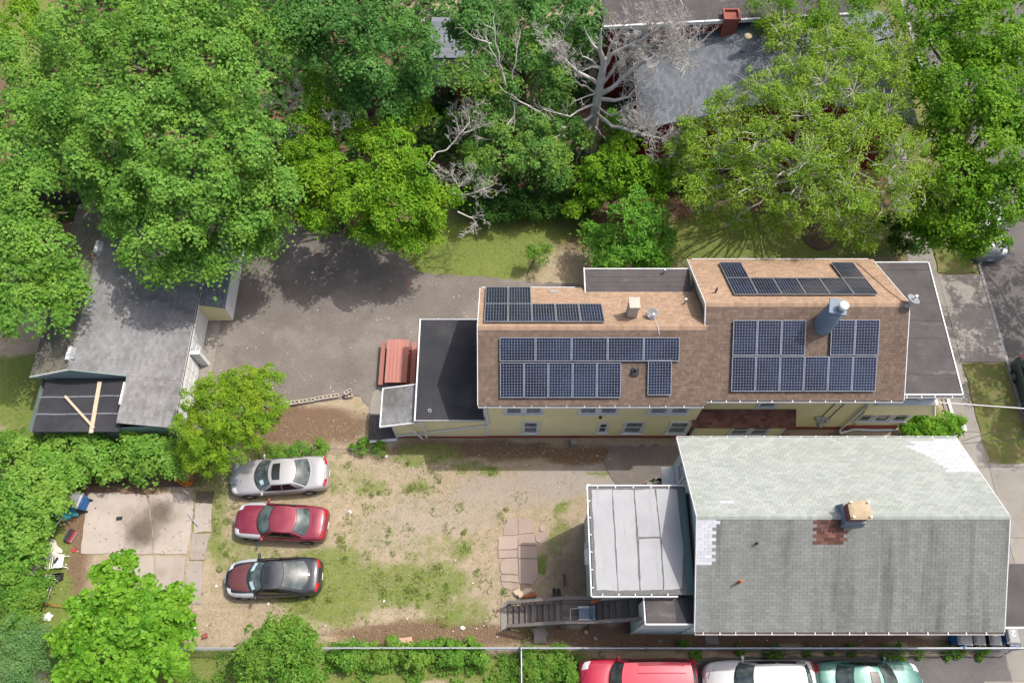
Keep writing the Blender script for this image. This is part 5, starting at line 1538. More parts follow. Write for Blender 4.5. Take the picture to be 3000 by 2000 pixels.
    for sx in (.31, -.295):
        for sgn in (-1, 1):
            x = sx * L; y = sgn * (WID(x) - .085)
            ar_ = MB(); ar_.lathe([(0, 0), (wr + .055, 0), (wr + .055, .012), (0, .012)], 20, (x, sgn * (WID(x) - .003) - (.0 if sgn > 0 else .012), wr + .01), 'y'); ar_.build('wheel_arch', M['black_trim'], t, local=True)
            wt = MB(); wt.lathe([(wr * .66, -.10), (wr * .95, -.10), (wr, -.07), (wr, .07), (wr * .95, .10), (wr * .66, .10)], 22, (x, y + sgn * .015, wr), 'y')
            wh = wt.build('wheel', M['tyre'], t, local=True)
            rm = MB(); rm.lathe([(0, .085 * sgn), (wr * .2, .09 * sgn), (wr * .25, .06 * sgn), (wr * .55, .05 * sgn), (wr * .66, .09 * sgn), (wr * .68, .03 * sgn)], 20, (x, y + sgn * .015, wr), 'y')
            for k in range(5):
                a = k * 2 * math.pi / 5; d_ = V3(math.cos(a), 0, math.sin(a)); c_ = V3(x, y + sgn * .095, wr)
                rm.bar(c_ + d_ * .05, c_ + d_ * wr * .64, .06, .03, up=(0, 1, 0))
            rm.build('rim', M['rim'], wh, local=True)
    # lamps, plates, bumper lines
    for sgn in (-1, 1):
        for (nm, mt, x0, x1, ya, yb, off) in (('headlight', 'lamp_clear', .425, .478, .60, .93, .006), ('tail_light', 'tail_red', -.494, -.472 if kind != 'coupe' else -.466, .50, .94, .008)):
            P = []
            for i in range(5):
                row = []
                for j in range(6):
                    yn_ = ya + (yb - ya) * j / 5
                    sh = -.028 * ((yn_ - ya) / (yb - ya)) ** 2 if nm == 'headlight' else .016 * ((yn_ - ya) / (yb - ya)) ** 2
                    x = (x0 + (x1 - x0) * i / 4 + sh) * L; w = WID(x)
                    row.append(V3(x, sgn * yn_ * w, ztop(x, yn_ * w) + off))
                P.append(row)
            m_ = MB(); m_.grid(P); m_.build(nm, M[mt], t, local=True)
    for (xe, s_) in ((.5, 1), (-.5, -1)):
        P = []
        for j in range(13):
            b_ = -1 + 2 * j / 12
            x = (xe - s_ * .028 * b_ * b_ - s_ * .004) * L; w = WID((xe - s_ * .03) * L) * .95
            P.append([V3(x - s_ * .05, b_ * w, .60), V3(x + s_ * .012, b_ * w, .585), V3(x + s_ * .02, b_ * w, .45), V3(x - s_ * .02, b_ * w, .30)])
        m_ = MB(); m_.grid(P); m_.build('bumper', M[body], t, local=True)
        m_ = MB(); x = xe * L + s_ * .022; m_.box(min(x, x + s_ * .012), max(x, x + s_ * .012), -.16, .16, .44, .56); m_.build('number_plate', M['plate'] if s_ > 0 else M['white_plastic'], t, local=True)
    return t

M['silver_paint'] = paint('silver_car_paint', (0.34, 0.34, 0.35), .25, .32, dust=.2)
M['maroon_paint'] = paint('maroon_car_paint', (0.20, 0.014, 0.035), .3, .36, dust=.35, dcol=(0.30, 0.11, 0.13))
M['black_paint'] = paint('black_car_paint', (0.012, 0.014, 0.020), .2, .22, dust=.18, dcol=(0.20, 0.21, 0.24))
M['brown_paint'] = paint('matt_brown_hood', (0.10, 0.032, 0.035), .0, .55, .15, dust=.25, dcol=(0.17, 0.085, 0.075))
M['grey_paint'] = paint('grey_primer', (0.42, 0.44, 0.46), .2, .38, dust=.2)
M['red_paint_car'] = paint('red_car_paint', (0.38, 0.010, 0.038), .15, .32, dust=.15, dcol=(0.5, 0.11, 0.15))
M['white_paint'] = paint('white_car_paint', (0.5, 0.5, 0.51), .1, .30, dust=.10)
M['teal_paint'] = paint('teal_car_paint', (0.05, 0.165, 0.135), .35, .30, dust=.25, dcol=(0.34, 0.46, 0.44))
M['slate_paint'] = paint('slate_car_paint', (0.045, 0.075, 0.085), .35, .25, dust=.15)
M['street_paint'] = paint('silver_grey_car_paint', (0.16, 0.175, 0.20), .4, .24, dust=.15)
GC = 'cars parked nose to nose on the worn yard grass'
make_car('silver sedan with sunroof and stained hood under the yellow-green tree', 'sedan', (673, 1401), (961, 1382), .75, 1.74, 1.40, 'silver_paint', group=GC, sunroof=True, stickers=[(.45, .32, .32)])
make_car('maroon sedan with a grey front fender between the silver and the black car', 'sedan', (686, 1519), (957, 1535), .75, 1.70, 1.38, 'maroon_paint', fender='grey_paint', group=GC)
make_car('black coupe with a dull brown hood and grey fenders lowest of the yard cars', 'coupe', (657, 1694), (940, 1685), .75, 1.76, 1.36, 'black_paint', hood='brown_paint', fender='grey_paint', group=GC, sunroof=True, stickers=[(.30, .12, .5), (-.85, .12, .5)])
GD = 'cars in the driveway along the lower fence'
make_car('bright red SUV with ribbed roof parked by the lower fence', 'suv', (1699, 1998), (2047, 1996), 1.0, 1.92, 1.80, 'red_paint_car', group=GD, rails=True, cat='car')
make_car('white wagon with roof rails parked between the red SUV and the teal car', 'wagon', (2068, 1998), (2395, 1996), .95, 1.84, 1.58, 'white_paint', group=GD, rails=False)
make_car('teal green car with sunroof facing the street in the driveway', 'sedan', (2712, 1998), (2393, 1998), .9, 1.80, 1.45, 'teal_paint', group=GD, sunroof=True)
fc = at(2904, 758, .5)
GS = 'cars parked at the street kerb'
make_car('silver-grey car under the street tree with only its front clear of the leaves', 'suv', None, None, 0, 1.84, 1.62, 'street_paint', group=GS, center=V3(fc.x, fc.y + 2.3, -.1), heading=R(-90), L=4.6)
rc = at(2985, 1040, .85)
make_car('dark slate car at the kerb with its red tail light showing by the grass verge', 'wagon', None, None, 0, 1.8, 1.5, 'slate_paint', group=GS, center=V3(rc.x + .75, rc.y - 2.25, -.1), heading=R(-90), L=4.5)
# ------------------------------------------------------------------ picnic table
tb0, tb1 = at(1132, 1120, .76), at(1196, 994, .76)
cx, cy = (at(1132, 1057, .76).x + at(1194, 1057, .76).x) / 2, (tb0.y + tb1.y) / 2
PT = thing('picnic_table', 'red stained wooden picnic table with two benches beside the flat black roof', 'picnic table', (cx, cy, 0.02))
TL = (tb1.y - tb0.y); TW = at(1195, 1057, .76).x - at(1131, 1057, .76).x
tt_ = part_box(PT, 'table_top', M['red_wood'], cx - TW / 2 + .1, cx + TW / 2 - .1, cy - .05, cy + .05, .69, .728)
n = 6
for i in range(n):
    w = TW / n
    part_box(tt_, 'board', M['red_wood'], cx - TW / 2 + i * w + .006, cx - TW / 2 + (i + 1) * w - .006, cy - TL / 2 + rnd.uniform(-.01, .01), cy + TL / 2 + rnd.uniform(-.01, .01), .73, .77, t=rnd.random())
for sgn in (-1, 1):
    bx = cx + sgn * (TW / 2 + .25)
    b_ = part_box(PT, 'bench', M['red_wood'], bx - .12, bx + .12, cy - TL / 2, cy + TL / 2, .42, .46, t=.3 + .3 * sgn)
    for e in (-1, 1):
        y = cy + e * (TL / 2 - .35)
        part_bar(PT, 'leg', M['red_wood'], (cx + sgn * .62, y + .03, .02), (cx + sgn * .22, y + .03, .72), .045, .12, up=(0, 1, 0))
for e in (-1, 1):
    y = cy + e * (TL / 2 - .35)
    part_box(PT, 'cross_beam', M['red_wood'], cx - TW / 2 - .34, cx + TW / 2 + .34, y - .06, y - .02, .33, .419); part_box(PT, 'cross_beam', M['red_wood'], cx - TW / 2 + .06, cx + TW / 2 - .06, y - .06, y - .02, .62, .689)

# ------------------------------------------------------------------ concrete blocks
def block(p, q, label, group=None, lift=0.0, ln=.4, dup_from=None):
    d = (q - p); ang = math.atan2(d.y, d.x); c = (p + q) / 2
    if dup_from:
        return dup(dup_from, (c.x, c.y, lift + .015), ang, label, group)
    t = thing('concrete_block', label, 'concrete block', (c.x, c.y, lift + .015), ang, group)
    l, w, h, s = .39, .19, .19, .03
    mb = MB()
    for (a0, a1, b0, b1) in ((-l / 2, l / 2, -w / 2, -w / 2 + s), (-l / 2, l / 2, w / 2 - s, w / 2), (-l / 2, -l / 2 + s, -w / 2 + s, w / 2 - s), (l / 2 - s, l / 2, -w / 2 + s, w / 2 - s), (-s / 2, s / 2, -w / 2 + s, w / 2 - s)):
        mb.box(a0, a1, b0, b1, 0, h, t=.5)
    for x in (-l / 4, l / 4):
        mb.box(x - l / 4 + s, x + l / 4 - s, -w / 2 + s, w / 2 - s, 0, .04, t=.1)
    mb.build('shell', M['block'], t, local=True)
    return t
ba, bb = at(832, 1187), at(1012, 1158)
gl = 'hollow concrete block lying in the row that edges the asphalt yard'
gg = 'hollow blocks edging the asphalt yard'
L_ = (bb - ba).length; nb = int(L_ / .41); u = (bb - ba).normalized(); b0 = None
for i in range(nb):
    p = ba + u * (i * .41) + V3(0, rnd.uniform(-.02, .02), 0); o = block(p, p + u * .39, 'hollow concrete block, ' + ('first', 'second', 'third', 'fourth', 'fifth', 'sixth', 'seventh', 'eighth', 'ninth')[i] + ' from the tree end of the row edging the asphalt', gg, dup_from=b0)
    b0 = b0 or o
p = at(1012, 1163); block(p, p + V3(.38, .06, 0), 'hollow block at the stack end of the yard edging, lower of two', dup_from=b0)
p = at(1014, 1160); block(p, p + V3(.3, .2, 0), 'hollow block lying crooked on top of the others at the end of the row', lift=.2, dup_from=b0)
p = at(1680, 1300); c_ = thing('stone_block', 'lone pale grey block standing in the shaded alley by the yellow wall', 'block', (p.x, p.y, 0), .15); mb = MB(); mb.box(-.16, .16, -.14, .14, 0, .42); mb.box(-.13, .13, -.11, .11, .42, .44); mb.build('shell', M['concrete'], c_, local=True)

# ------------------------------------------------------------------ wooden stairs of the green house
ST = thing('wooden_stairs', 'weathered grey wooden stairs with a landing climbing to the green house', 'stairs', at(1560, 1810))
sY0, sY1 = 3.88, 4.78
xb, xl0, xl1, xt = -.15, 2.22, 3.50, 5.6
zl, zt_ = 1.55, 3.05
def flight(x0, x1, z0, z1, n):
    for i in range(n):
        a = x0 + (x1 - x0) * i / n; b = x0 + (x1 - x0) * (i + 1) / n; z = z0 + (z1 - z0) * (i + 1) / (n + 1)
        part_box(ST, 'tread', M['wood_grey'], a - .02, b - .012, sY0, sY1, z - .04, z, t=rnd.random())
    for y in (sY0 + .01, sY1 - .05):
        part_bar(ST, 'stringer', M['wood_grey'], (x0, y + .02, z0 + .0), (x1, y + .02, z1 - .12), .04, .22)
flight(xb, xl0, 0, zl, 9); flight(xl1, xt, zl, zt_, 8)
for i in range(6):
    w = (sY1 - sY0) / 6; part_box(ST, 'landing_board', M['wood_grey'], xl0, xl1, sY0 + i * w + .006, sY0 + (i + 1) * w - .006, zl - .04, zl + rnd.uniform(-.003, .003), t=rnd.random())
for y in (sY0 - .05, sY1 + .05):
    for x in (xb + .05, xl0, xl1, xt - .1):
        z = 0 if x < xl0 else zl if x < xt - .2 else zt_
        part_box(ST, 'post', M['wood_grey'], x - .045, x + .045, y - .045, y + .045, 0, z + .9 + (.1 if x < 0 else 0), t=rnd.random())
    for (a, b) in (((xb - .1, .95), (xl0 + .05, zl + .95)), ((xl0 + .06, zl + .95), (xl1 - .01, zl + .95)), ((xl1, zl + .95), (xt + .05, zt_ + .95))):
        part_bar(ST, 'hand_rail', M['wood_grey'], (a[0], y, a[1]), (b[0], y, b[1]), .13, .04, t=.85)
        part_bar(ST, 'lower_rail', M['wood_grey'], (a[0], y, a[1] - .78), (b[0], y, b[1] - .78), .04, .06, t=.3)
    for i in range(34):
        x = xb + .15 + (xt - xb - .3) * i / 33
        z = zl * (x - xb) / (xl0 - xb) if x < xl0 else zl if x < xl1 else zl + (zt_ - zl) * (x - xl1) / (xt - xl1)
        part_box(ST, 'baluster', M['wood_grey'], x - .018, x + .018, y - .018, y + .018, z + .12, z + .93, t=rnd.random())
for (x, y) in ((3.5, sY0 + .1), (3.5, sY1 - .1), (xt, sY0 + .1)):
    part_box(ST, 'post', M['wood_grey'], x - .05, x + .05, y - .05, y + .05, 0, 1.5)
fp_ = sheet('foot_slab', G0((1468, 1766), (1488, 1764), (1488, 1842), (1468, 1844)), M['concrete'], .03, 0, 1); fp_['kind'] = 'structure'
FC = thing('folding_chair', 'grey folding lawn chair with white tube frame on the stair landing', 'chair', (2.98, 4.25, zl))
mb = MB(); mb.box(-.05, .40, -.28, .22, .40, .43); mb.build('seat', M['chimney_blue'], FC, local=True)
mb = MB(); mb.hexa((.40, -.28, .43), (.16, 0, .5), (0, .5, 0), (.03, 0, -.01)); mb.build('backrest', M['chimney_blue'], FC, local=True)
for y in (-.29, .23):
    mb = MB(); mb.tube([(-.40, y, .02), (-.05, y, .42), (.42, y, .43), (.60, y, .95)], .016, 7); mb.build('frame', M['white_plastic'], FC, local=True)
    mb = MB(); mb.tube([(.45, y + .02, .02), (0, y + .02, .42), (-.1, y + .02, .62), (.4, y + .02, .66)], .016, 7); mb.build('arm', M['white_plastic'], FC, local=True)
mb = MB(); mb.tube([(-.40, -.29, .02), (-.40, .23, .02)], .016, 7); mb.build('frame', M['white_plastic'], FC, local=True)
UM = thing('umbrella', 'folded rusty orange umbrella hooked on the north stair rail', 'umbrella', at(1735, 1762, 2.4))
a, b = at(1728, 1764, 2.45), at(1765, 1752, 2.6)
mb = MB(); mb.tube([a, a.lerp(b, .25), a.lerp(b, .6), b], [.03, .085, .06, .012], 8); mb.build('canopy', M['rust'], UM)
mb = MB(); mb.tube([a - (b - a) * .25, a], .012, 6); mb.tube([b, b + (b - a) * .1], .008, 5); mb.build('shaft', M['dark_metal'], UM)

# ------------------------------------------------------------------ fences
def pipe_fence(label, pts, h, posts_every, name='chain_link_fence', skip=()):
    t = thing(name, label, 'fence', pts[0])
    for (a, b) in zip(pts[:-1], pts[1:]):
        d = b - a; L = d.length; u = d / L
        part_tube(t, 'top_rail', M['grey_metal'], [a + V3(0, 0, h), b + V3(0, 0, h)], .032, 8)
        k = int(L / posts_every)
        for i in range(k + 1):
            p = a + u * (L * i / max(k, 1))
            o = part_tube(t, 'post', M['grey_metal'], [p, p + V3(0, 0, h + .03)], .035, 8)
            mb = MB(); mb.lathe([(.045, 0), (.045, .04), (0, .075)], 8, p + V3(0, 0, h + .02)); mb.build('post_cap', M['grey_metal'], o)
        w = MB(); s = .11; m = int(L / s)
        for i in range(-int(h / s), m):
            for sg in (1, -1):
                x0 = i * s; x1 = x0 + h
                z0, z1 = (0.04, h - .03) if sg > 0 else (h - .03, .04)
                if x0 < 0: z0 = z0 + (z1 - z0) * (-x0) / h; x0 = 0
                if x1 > L: z1 = z0 + (z1 - z0) * (L - x0) / max(x1 - x0, .01); x1 = L
                if x1 - x0 < .05: continue
                p, q = a + u * x0 + V3(0, 0, z0), a + u * x1 + V3(0, 0, z1)
                n_ = V3(-u.y, u.x, 0) * .004
                w.add([p - n_, p + n_, q + n_, q - n_, p + V3(0, 0, .006), q + V3(0, 0, .006)], [(0, 1, 2, 3), (0, 4, 5, 3)])
        o = w.build('wire_mesh', M['grey_metal'], t); o['kind'] = 'stuff'
    return t
hF = 1.25
fA, fB, fC = at(520, 1897, hF), at(1523, 1897, hF), at(3010, 1897, hF)
z0 = lambda v: V3(v.x, v.y, 0)
pipe_fence('long grey chain link fence with a pale top rail below the yard and green house', [z0(fA), z0(fB), z0(fC)], hF, 2.6)
fD = at(1526, 2010, hF)
pipe_fence('short chain link fence with a white end post running to the bottom edge', [V3(fB.x + .06, fB.y - .07, 0), V3(fB.x + .08, fD.y - 1.2, 0)], hF, 1.6)
WF = thing('wooden_fence', 'dark weathered board fence under the trees by the pink roofed shed', 'fence', at(1280, 310))
a, b = at(1195, 313, 0), at(1380, 313, 0)
x = a.x
while x < b.x:
    part_box(WF, 'fence_board', M['wood_dark'], x, x + .135, a.y - .02, a.y + rnd.uniform(0, .012), 0, 1.75 + rnd.uniform(-.04, .04), t=rnd.random()); x += .143
for z in (.4, 1.4): part_box(WF, 'fence_rail', M['wood_dark'], a.x, b.x, a.y + .015, a.y + .06, z, z + .09)
WF = thing('wooden_fence', 'black board fence in deep shade above the garage at the left', 'fence', at(185, 610))
a, b = at(60, 603, 0), at(262, 603, 0); x = a.x
while x < b.x:
    part_box(WF, 'fence_board', M['wood_dark'], x, x + .135, a.y - .02, a.y + rnd.uniform(0, .012), 0, 1.6 + rnd.uniform(-.04, .04), t=rnd.random() * .5); x += .143
for z in (.4, 1.3): part_box(WF, 'fence_rail', M['wood_dark'], a.x, b.x, a.y + .015, a.y + .06, z, z + .09)
KL = thing('low_white_curb', 'low white painted curb by the corner of the yellow addition', 'curb', at(1120, 1292))
a, b = at(1078, 1296), at(1164, 1289); part_bar(KL, 'beam', M['white'], a + V3(0, 0, .07), b + V3(0, 0, .07), .12, .14)
DM = sheet('dark_mat', G0((1083, 1216), (1130, 1218), (1160, 1285), (1078, 1290)), M['felt'], .03, .02, 5); DM['kind'] = 'structure'; DM.name = 'tarred_ramp'
BE = thing('timber_edging', 'long dark timber along the upper edge of the littered concrete pad', 'timber', at(400, 1421))
a, b = at(215, 1418), at(560, 1423); part_bar(BE, 'beam', M['wood_dark'], a + V3(0, 0, .06), b + V3(0, 0, .06), .09, .12)
RE = thing('stump_block', 'dark timber block at the end of the concrete pad by the tree', 'timber', at(595, 1455)); part_box(RE, 'beam', M['wood_dark'], at(575, 1470).x, at(622, 1470).x, at(590, 1472).y, at(590, 1440).y, 0, .1)

# ------------------------------------------------------------------ bins
def digit2(t, c, w, h, z, ang):
    P = [(-.5, .62), (-.42, .9), (-.1, 1.0), (.25, .95), (.45, .72), (.35, .45), (.0, .2), (-.45, -.1), (-.5, -.15), (.0, -.1), (.55, -.12)]
    P = [(-.45, .60), (-.38, .86), (-.10, 1.0), (.22, .95), (.42, .70), (.34, .42), (.04, .12), (-.30, -.16), (-.48, -.42), (-.10, -.40), (.50, -.44)]
    ca, sa = math.cos(ang), math.sin(ang)
    Q = [V3(c[0] + (x * w) * ca - (y * h) * sa, c[1] + (x * w) * sa + (y * h) * ca, z) for x, y in P]
    mb = MB()
    L, Rr = [], []
    for i, p in enumerate(Q):
        d = (Q[min(i + 1, len(Q) - 1)] - Q[max(i - 1, 0)]).normalized(); n_ = V3(-d.y, d.x, 0) * .022
        L.append(p + n_); Rr.append(p - n_)
    mb.add(L + Rr, [(i, i + 1, len(Q) + i + 1, len(Q) + i) for i in range(len(Q) - 1)])
    return mb.build('painted_number', M['paint_mark'], t, local=True)
def wheelie_bin(label, loc, rot, body, lid, h=1.02, w=.56, d=.68, number=False, group=None, handle=None, tilt=0.0):
    t = thing('wheeled_bin', label, 'bin', loc, rot, group)
    mb = MB(); b = .78
    lo = [(-w / 2 * b, -d / 2 * b, .06), (w / 2 * b, -d / 2 * b, .06), (w / 2 * b, d / 2 * b * .8, .06), (-w / 2 * b, d / 2 * b * .8, .06)]
    hi = [(-w / 2, -d / 2, h), (w / 2, -d / 2, h), (w / 2, d / 2, h), (-w / 2, d / 2, h)]
    mb.add(lo + hi, [(3, 2, 1, 0), (4, 5, 6, 7), (0, 1, 5, 4), (1, 2, 6, 5), (2, 3, 7, 6), (3, 0, 4, 7)]); bd = mb.build('body', M[body], t, local=True)
    mb = MB(); mb.box(-w / 2 - .025, w / 2 + .025, -d / 2 - .03, d / 2 + .01, h - .06, h - .001); mb.build('rim', M[body], bd, local=True)
    mb = MB()
    xs = [-w / 2 - .02, -w / 2 + .06, -w / 2 + .09, w / 2 - .09, w / 2 - .06, w / 2 + .02]; zs = [0, .035, .05, .05, .035, 0]
    y0, y1 = -d / 2 - .04, d / 2 + .02
    P = [[V3(x, y0, h + .01 + z * .4) for x, z in zip(xs, zs)], [V3(x, y0 + .08, h + .02 + z) for x, z in zip(xs, zs)], [V3(x, y1 - .1, h + .02 + z) for x, z in zip(xs, zs)], [V3(x, y1, h + .01 + z * .6) for x, z in zip(xs, zs)]]
    mb.grid(P, smooth=False); mb.box(-w / 2 - .02, w / 2 + .02, y0, y1, h, h + .012)
    ld = mb.build('lid', M[lid], t, local=True)
    mb = MB(); mb.box(-w / 2 + .13, w / 2 - .13, -d / 2 + .10, -d / 2 + .30, h + .069, h + .08); mb.box(-w / 2 + .11, -w / 2 + .128, -d / 2 + .1, d / 2 - .12, h + .069, h + .078); mb.box(w / 2 - .128, w / 2 - .11, -d / 2 + .1, d / 2 - .12, h + .069, h + .078); mb.build('lid_rib', M[lid], ld, local=True)
    hm = M[handle or body]
    mb = MB(); mb.tube([(-w / 2 + .06, -d / 2 - .02, h - .02), (-w / 2 + .06, -d / 2 - .12, h + .01), (w / 2 - .06, -d / 2 - .12, h + .01), (w / 2 - .06, -d / 2 - .02, h - .02)], .02, 7); mb.box(-.03, .03, -d / 2 - .11, -d / 2 - .02, h - .02, h + .01); mb.build('handle', hm, t, local=True)
    for s in (-1, 1):
        mb = MB(); mb.lathe([(0, -.03), (.12, -.03), (.12, .03), (0, .03)], 14, (s * (w / 2 * b - .0), -d / 2 * b - .02, .12), 'x'); mb.build('wheel', M['tyre'], t, local=True)
    if number:
        o = digit2(t, (0.0, .10), .17, .15, h + .074, math.pi * (0 if number == 1 else 1)); o.parent = ld
    return t
GB = 'wheeled bins beside the green house fence'
def binloc(px, py, z=1.05): p = at(px, py, z); return (p.x, p.y, 0)
wheelie_bin('blue bin with a shiny plain grey lid, widest of the row by the fence', binloc(2826, 1862), R(-6), 'bin_blue', 'bin_lid', w=.62, group=GB)
wheelie_bin('black bin with plain ridged lid next to the bin numbered 2', binloc(2869, 1864), R(-6), 'bin_black', 'bin_lid', w=.48, d=.62, group=GB)
wheelie_bin('black bin with a white 2 painted on its lid between two other bins', binloc(2915, 1864), R(-5), 'bin_black', 'bin_lid', w=.50, d=.62, number=1, group=GB)
wheelie_bin('blue bin with a white 2 on its lid at the corner, clear of the roof', binloc(2969, 1858), R(-4), 'bin_blue', 'bin_lid', w=.62, d=.74, number=2, group=GB)
wheelie_bin('blue bin with a dark red-scrawled lid in the weeds by the concrete pad', binloc(213, 1462), R(78), 'bin_blue', 'bin_lid', w=.72, d=.70)

# ------------------------------------------------------------------ rubbish along the left edge
def crumple(name, label, cat, px, py, rx, ry, hgt, mat, seed, ang=0.0, piece='sheet', z0=.0):
    r = random.Random(seed); c = at(px, py); t = thing(name, label, cat, (c.x, c.y, z0), ang)
    n = 11; mb = MB(); v = []
    hs = [[r.random() for _ in range(n)] for _ in range(n)]
    for i in range(n):
        for j in range(n):
            a, b = -1 + 2 * i / (n - 1), -1 + 2 * j / (n - 1)
            # square to disc, ragged edge
            x, y = a * math.sqrt(1 - b * b / 2), b * math.sqrt(1 - a * a / 2)
            e = x * x + y * y; k = 1 + .18 * math.sin(5 * math.atan2(y, x) + seed)
            v.append((x * rx * k, y * ry * k, max(.012, hgt * (1 - e) * .8 + hgt * .5 * (hs[i][j] - .4) * (1 - e * .6)) + .012))
    mb.add(v, [(i * n + j, (i + 1) * n + j, (i + 1) * n + j + 1, i * n + j + 1) for i in range(n - 1) for j in range(n - 1)], 0, .5, True)
    mb.build(piece, M[mat], t, local=True); return t
crumple('plastic_bag', 'torn cyan plastic bag spilling out below the blue bin', 'bag', 195, 1502, .55, .32, .3, 'cyan_bag', 3)
crumple('cloth', 'long dirty white cloth heap lying among the rubbish above the white chair', 'cloth', 150, 1602, .62, .30, .28, 'cloth', 5, R(-35))
crumple('cloth', 'flat grey-white sheet spread below the long cloth heap', 'cloth', 140, 1620, .55, .25, .08, 'cloth', 8, R(-10))
crumple('plastic_bag', 'small white plastic bag beside the black crate in the rubbish', 'bag', 145, 1696, .28, .22, .22, 'white_plastic', 9)
crumple('cloth', 'narrow pale rag hanging at the far left of the rubbish heap', 'cloth', 105, 1664, .18, .5, .15, 'cloth', 13, R(-20))
crumple('tarp', 'ragged dark tarp lying in the grass at the left edge', 'tarp', 103, 1792, .30, .42, .1, 'black_trim', 15)
crumple('plastic_bag', 'pale crumpled bag lying on bare soil left of the big leafed tree', 'bag', 140, 1806, .22, .18, .16, 'white_plastic', 19)
crumple('cloth', 'grey cloth scrap among the weeds below the white pole', 'cloth', 142, 1562, .3, .2, .14, 'dark_metal', 23)
PC = thing('plastic_chair', 'white slatted plastic armchair lying on its back in the rubbish', 'chair', at(166, 1648), R(4))
mb = MB(); mb.hexa((.02, -.26, .22), (.46, 0, .10), (0, .52, 0), (-.01, 0, .04)); mb.build('seat', M['white_plastic'], PC, local=True)
for i in range(4):
    mb = MB(); x = -.08 - i * .11; P = [(x - .03 * (1 - (2 * q_ / 8 - 1) ** 2), -.28 + .56 * q_ / 8, .20 - i * .03 + .05 * (2 * q_ / 8 - 1) ** 2) for q_ in range(9)]
    mb.tube(P, .025, 6); mb.build('back_slat', M['white_plastic'], PC, local=True)
for s in (-1, 1):
    mb = MB(); mb.tube([(.45, s * .28, .3), (.2, s * .3, .45), (-.3, s * .3, .26), (-.48, s * .26, .1)], .022, 7); mb.build('arm', M['white_plastic'], PC, local=True)
    for x in (.05, .45):
        mb = MB(); mb.tube([(x, s * .24, .25), (x + .12, s * .27, .02)], .022, 6); mb.build('leg', M['white_plastic'], PC, local=True)
mb = MB(); mb.hexa((.12, -.1, .33), (.14, .25, .03), (-.1, .05, 0), (0, 0, .03)); mb.build('seat_scrap', M['dark_metal'], PC, local=True)
TB = thing('tool_case', 'dark tool case with a red side lying on dead leaves by the pad', 'case', at(208, 1569), R(68))
mb = MB(); mb.box(-.30, .30, -.14, .12, 0, .22); mb.build('case', M['dark_metal'], TB, local=True); mb = MB(); mb.box(-.29, .29, -.21, -.142, .01, .2); mb.build('side', M['red_paint'], TB, local=True)
mb = MB(); mb.box(-.28, .28, -.235, -.212, .06, .12); mb.build('strip', M['grey_metal'], TB, local=True)
def pole(label, a, b, r, mat, z=.05, cat='pole', name='pole'):
    p, q = at(*a, z), at(*b, z + .08); t = thing(name, label, cat, p); mb = MB(); mb.tube([p, p.lerp(q, .5) + V3(0, 0, .01), q], r, 7); mb.build('shaft', M[mat], t); return t
pole('white pole leaning below the blue bin among weeds', (161, 1542), (186, 1511), .035, 'white_plastic')
pole('pale wooden pole lying in the grass left of the rubbish', (90, 1682), (127, 1748), .04, 'wood_pale')
pole('grey bent pipe lying beside the pale wooden pole', (105, 1680), (124, 1722), .028, 'wood_grey')
pole('thin grey rod lying on the right edge of the concrete pad', (549, 1504), (580, 1540), .022, 'grey_metal')
pole('short white pipe lying above the concrete pad near the orange coil', (537, 1434), (553, 1446), .03, 'white_plastic')
FR = thing('chair_frame', 'rusty metal folding frame half buried under the big leafed tree', 'frame', at(140, 1745))
for pts in ([(122, 1768), (140, 1725), (150, 1705), (170, 1700)], [(122, 1768), (160, 1772), (178, 1776)], [(136, 1764), (152, 1716)]):
    mb = MB(); mb.tube([at(x, y, .15 + .1 * (i % 2)) for i, (x, y) in enumerate(pts)], .025, 6); mb.build('tube', M['grey_metal' if len(pts) != 3 else 'rust'], FR)
BC = thing('black_crate', 'black plastic crate in the rubbish below the white chair', 'crate', at(172, 1690), R(8))
for (a0, a1, b0, b1, z0_, z1_) in ((-.22, .22, -.16, .16, 0, .02), (-.22, .22, -.16, -.14, .021, .22), (-.22, .22, .14, .16, .021, .22), (-.22, -.2, -.139, .139, .021, .22), (.2, .22, -.139, .139, .021, .22)):
    mb = MB(); mb.box(a0, a1, b0, b1, z0_, z1_); mb.build('crate_side', M['black_trim'], BC, local=True)
OC = thing('extension_cord', 'tangled orange extension cord heaped by the weeds above the pad', 'cord', at(543, 1395))
c = at(543, 1396, .1); pts = []
for i in range(90):
    a = i * .48; pts.append(c + V3(.33 * math.cos(a) * (1 + .35 * math.sin(i * .31)), .42 * math.sin(a * .93) * (1 + .25 * math.cos(i * .53)), .05 + .12 * abs(math.sin(i * .7))))
mb = MB(); mb.tube(pts, .022, 5); mb.build('cord', M['orange'], OC)
BX = thing('blue_box', 'small blue plastic box by the orange cord', 'box', at(551, 1402), .3); mb = MB(); mb.box(-.14, .14, -.1, .1, 0, .2); mb.build('shell', M['blue_paint'], BX, local=True); mb = MB(); mb.box(-.15, .15, -.11, .11, .201, .24); mb.build('lid', M['white_plastic'], BX, local=True)
def slab_thing(name, label, cat, px, py, w, d, h, rot, mat, piece='board', z=0.0, n=0):
    p = at(px, py, z); t = thing(name, label, cat, (p.x, p.y, z + .012), rot); 
    if n:
        for i in range(n):
            mb = MB(); mb.box(-w / 2 + i * w / n + .006, -w / 2 + (i + 1) * w / n - .006, -d / 2, d / 2 + rnd.uniform(-.05, .05), 0, h + rnd.uniform(0, .01), t=rnd.random()); mb.build(piece, M[mat], t, local=True)
    else:
        mb = MB(); mb.box(-w / 2, w / 2, -d / 2, d / 2, 0, h); mb.build(piece, M[mat], t, local=True)
    return t
slab_thing('board', 'pale pink square board lying by the lower fence', 'board', 1188, 1877, .62, .30, .04, R(7), 'pink')
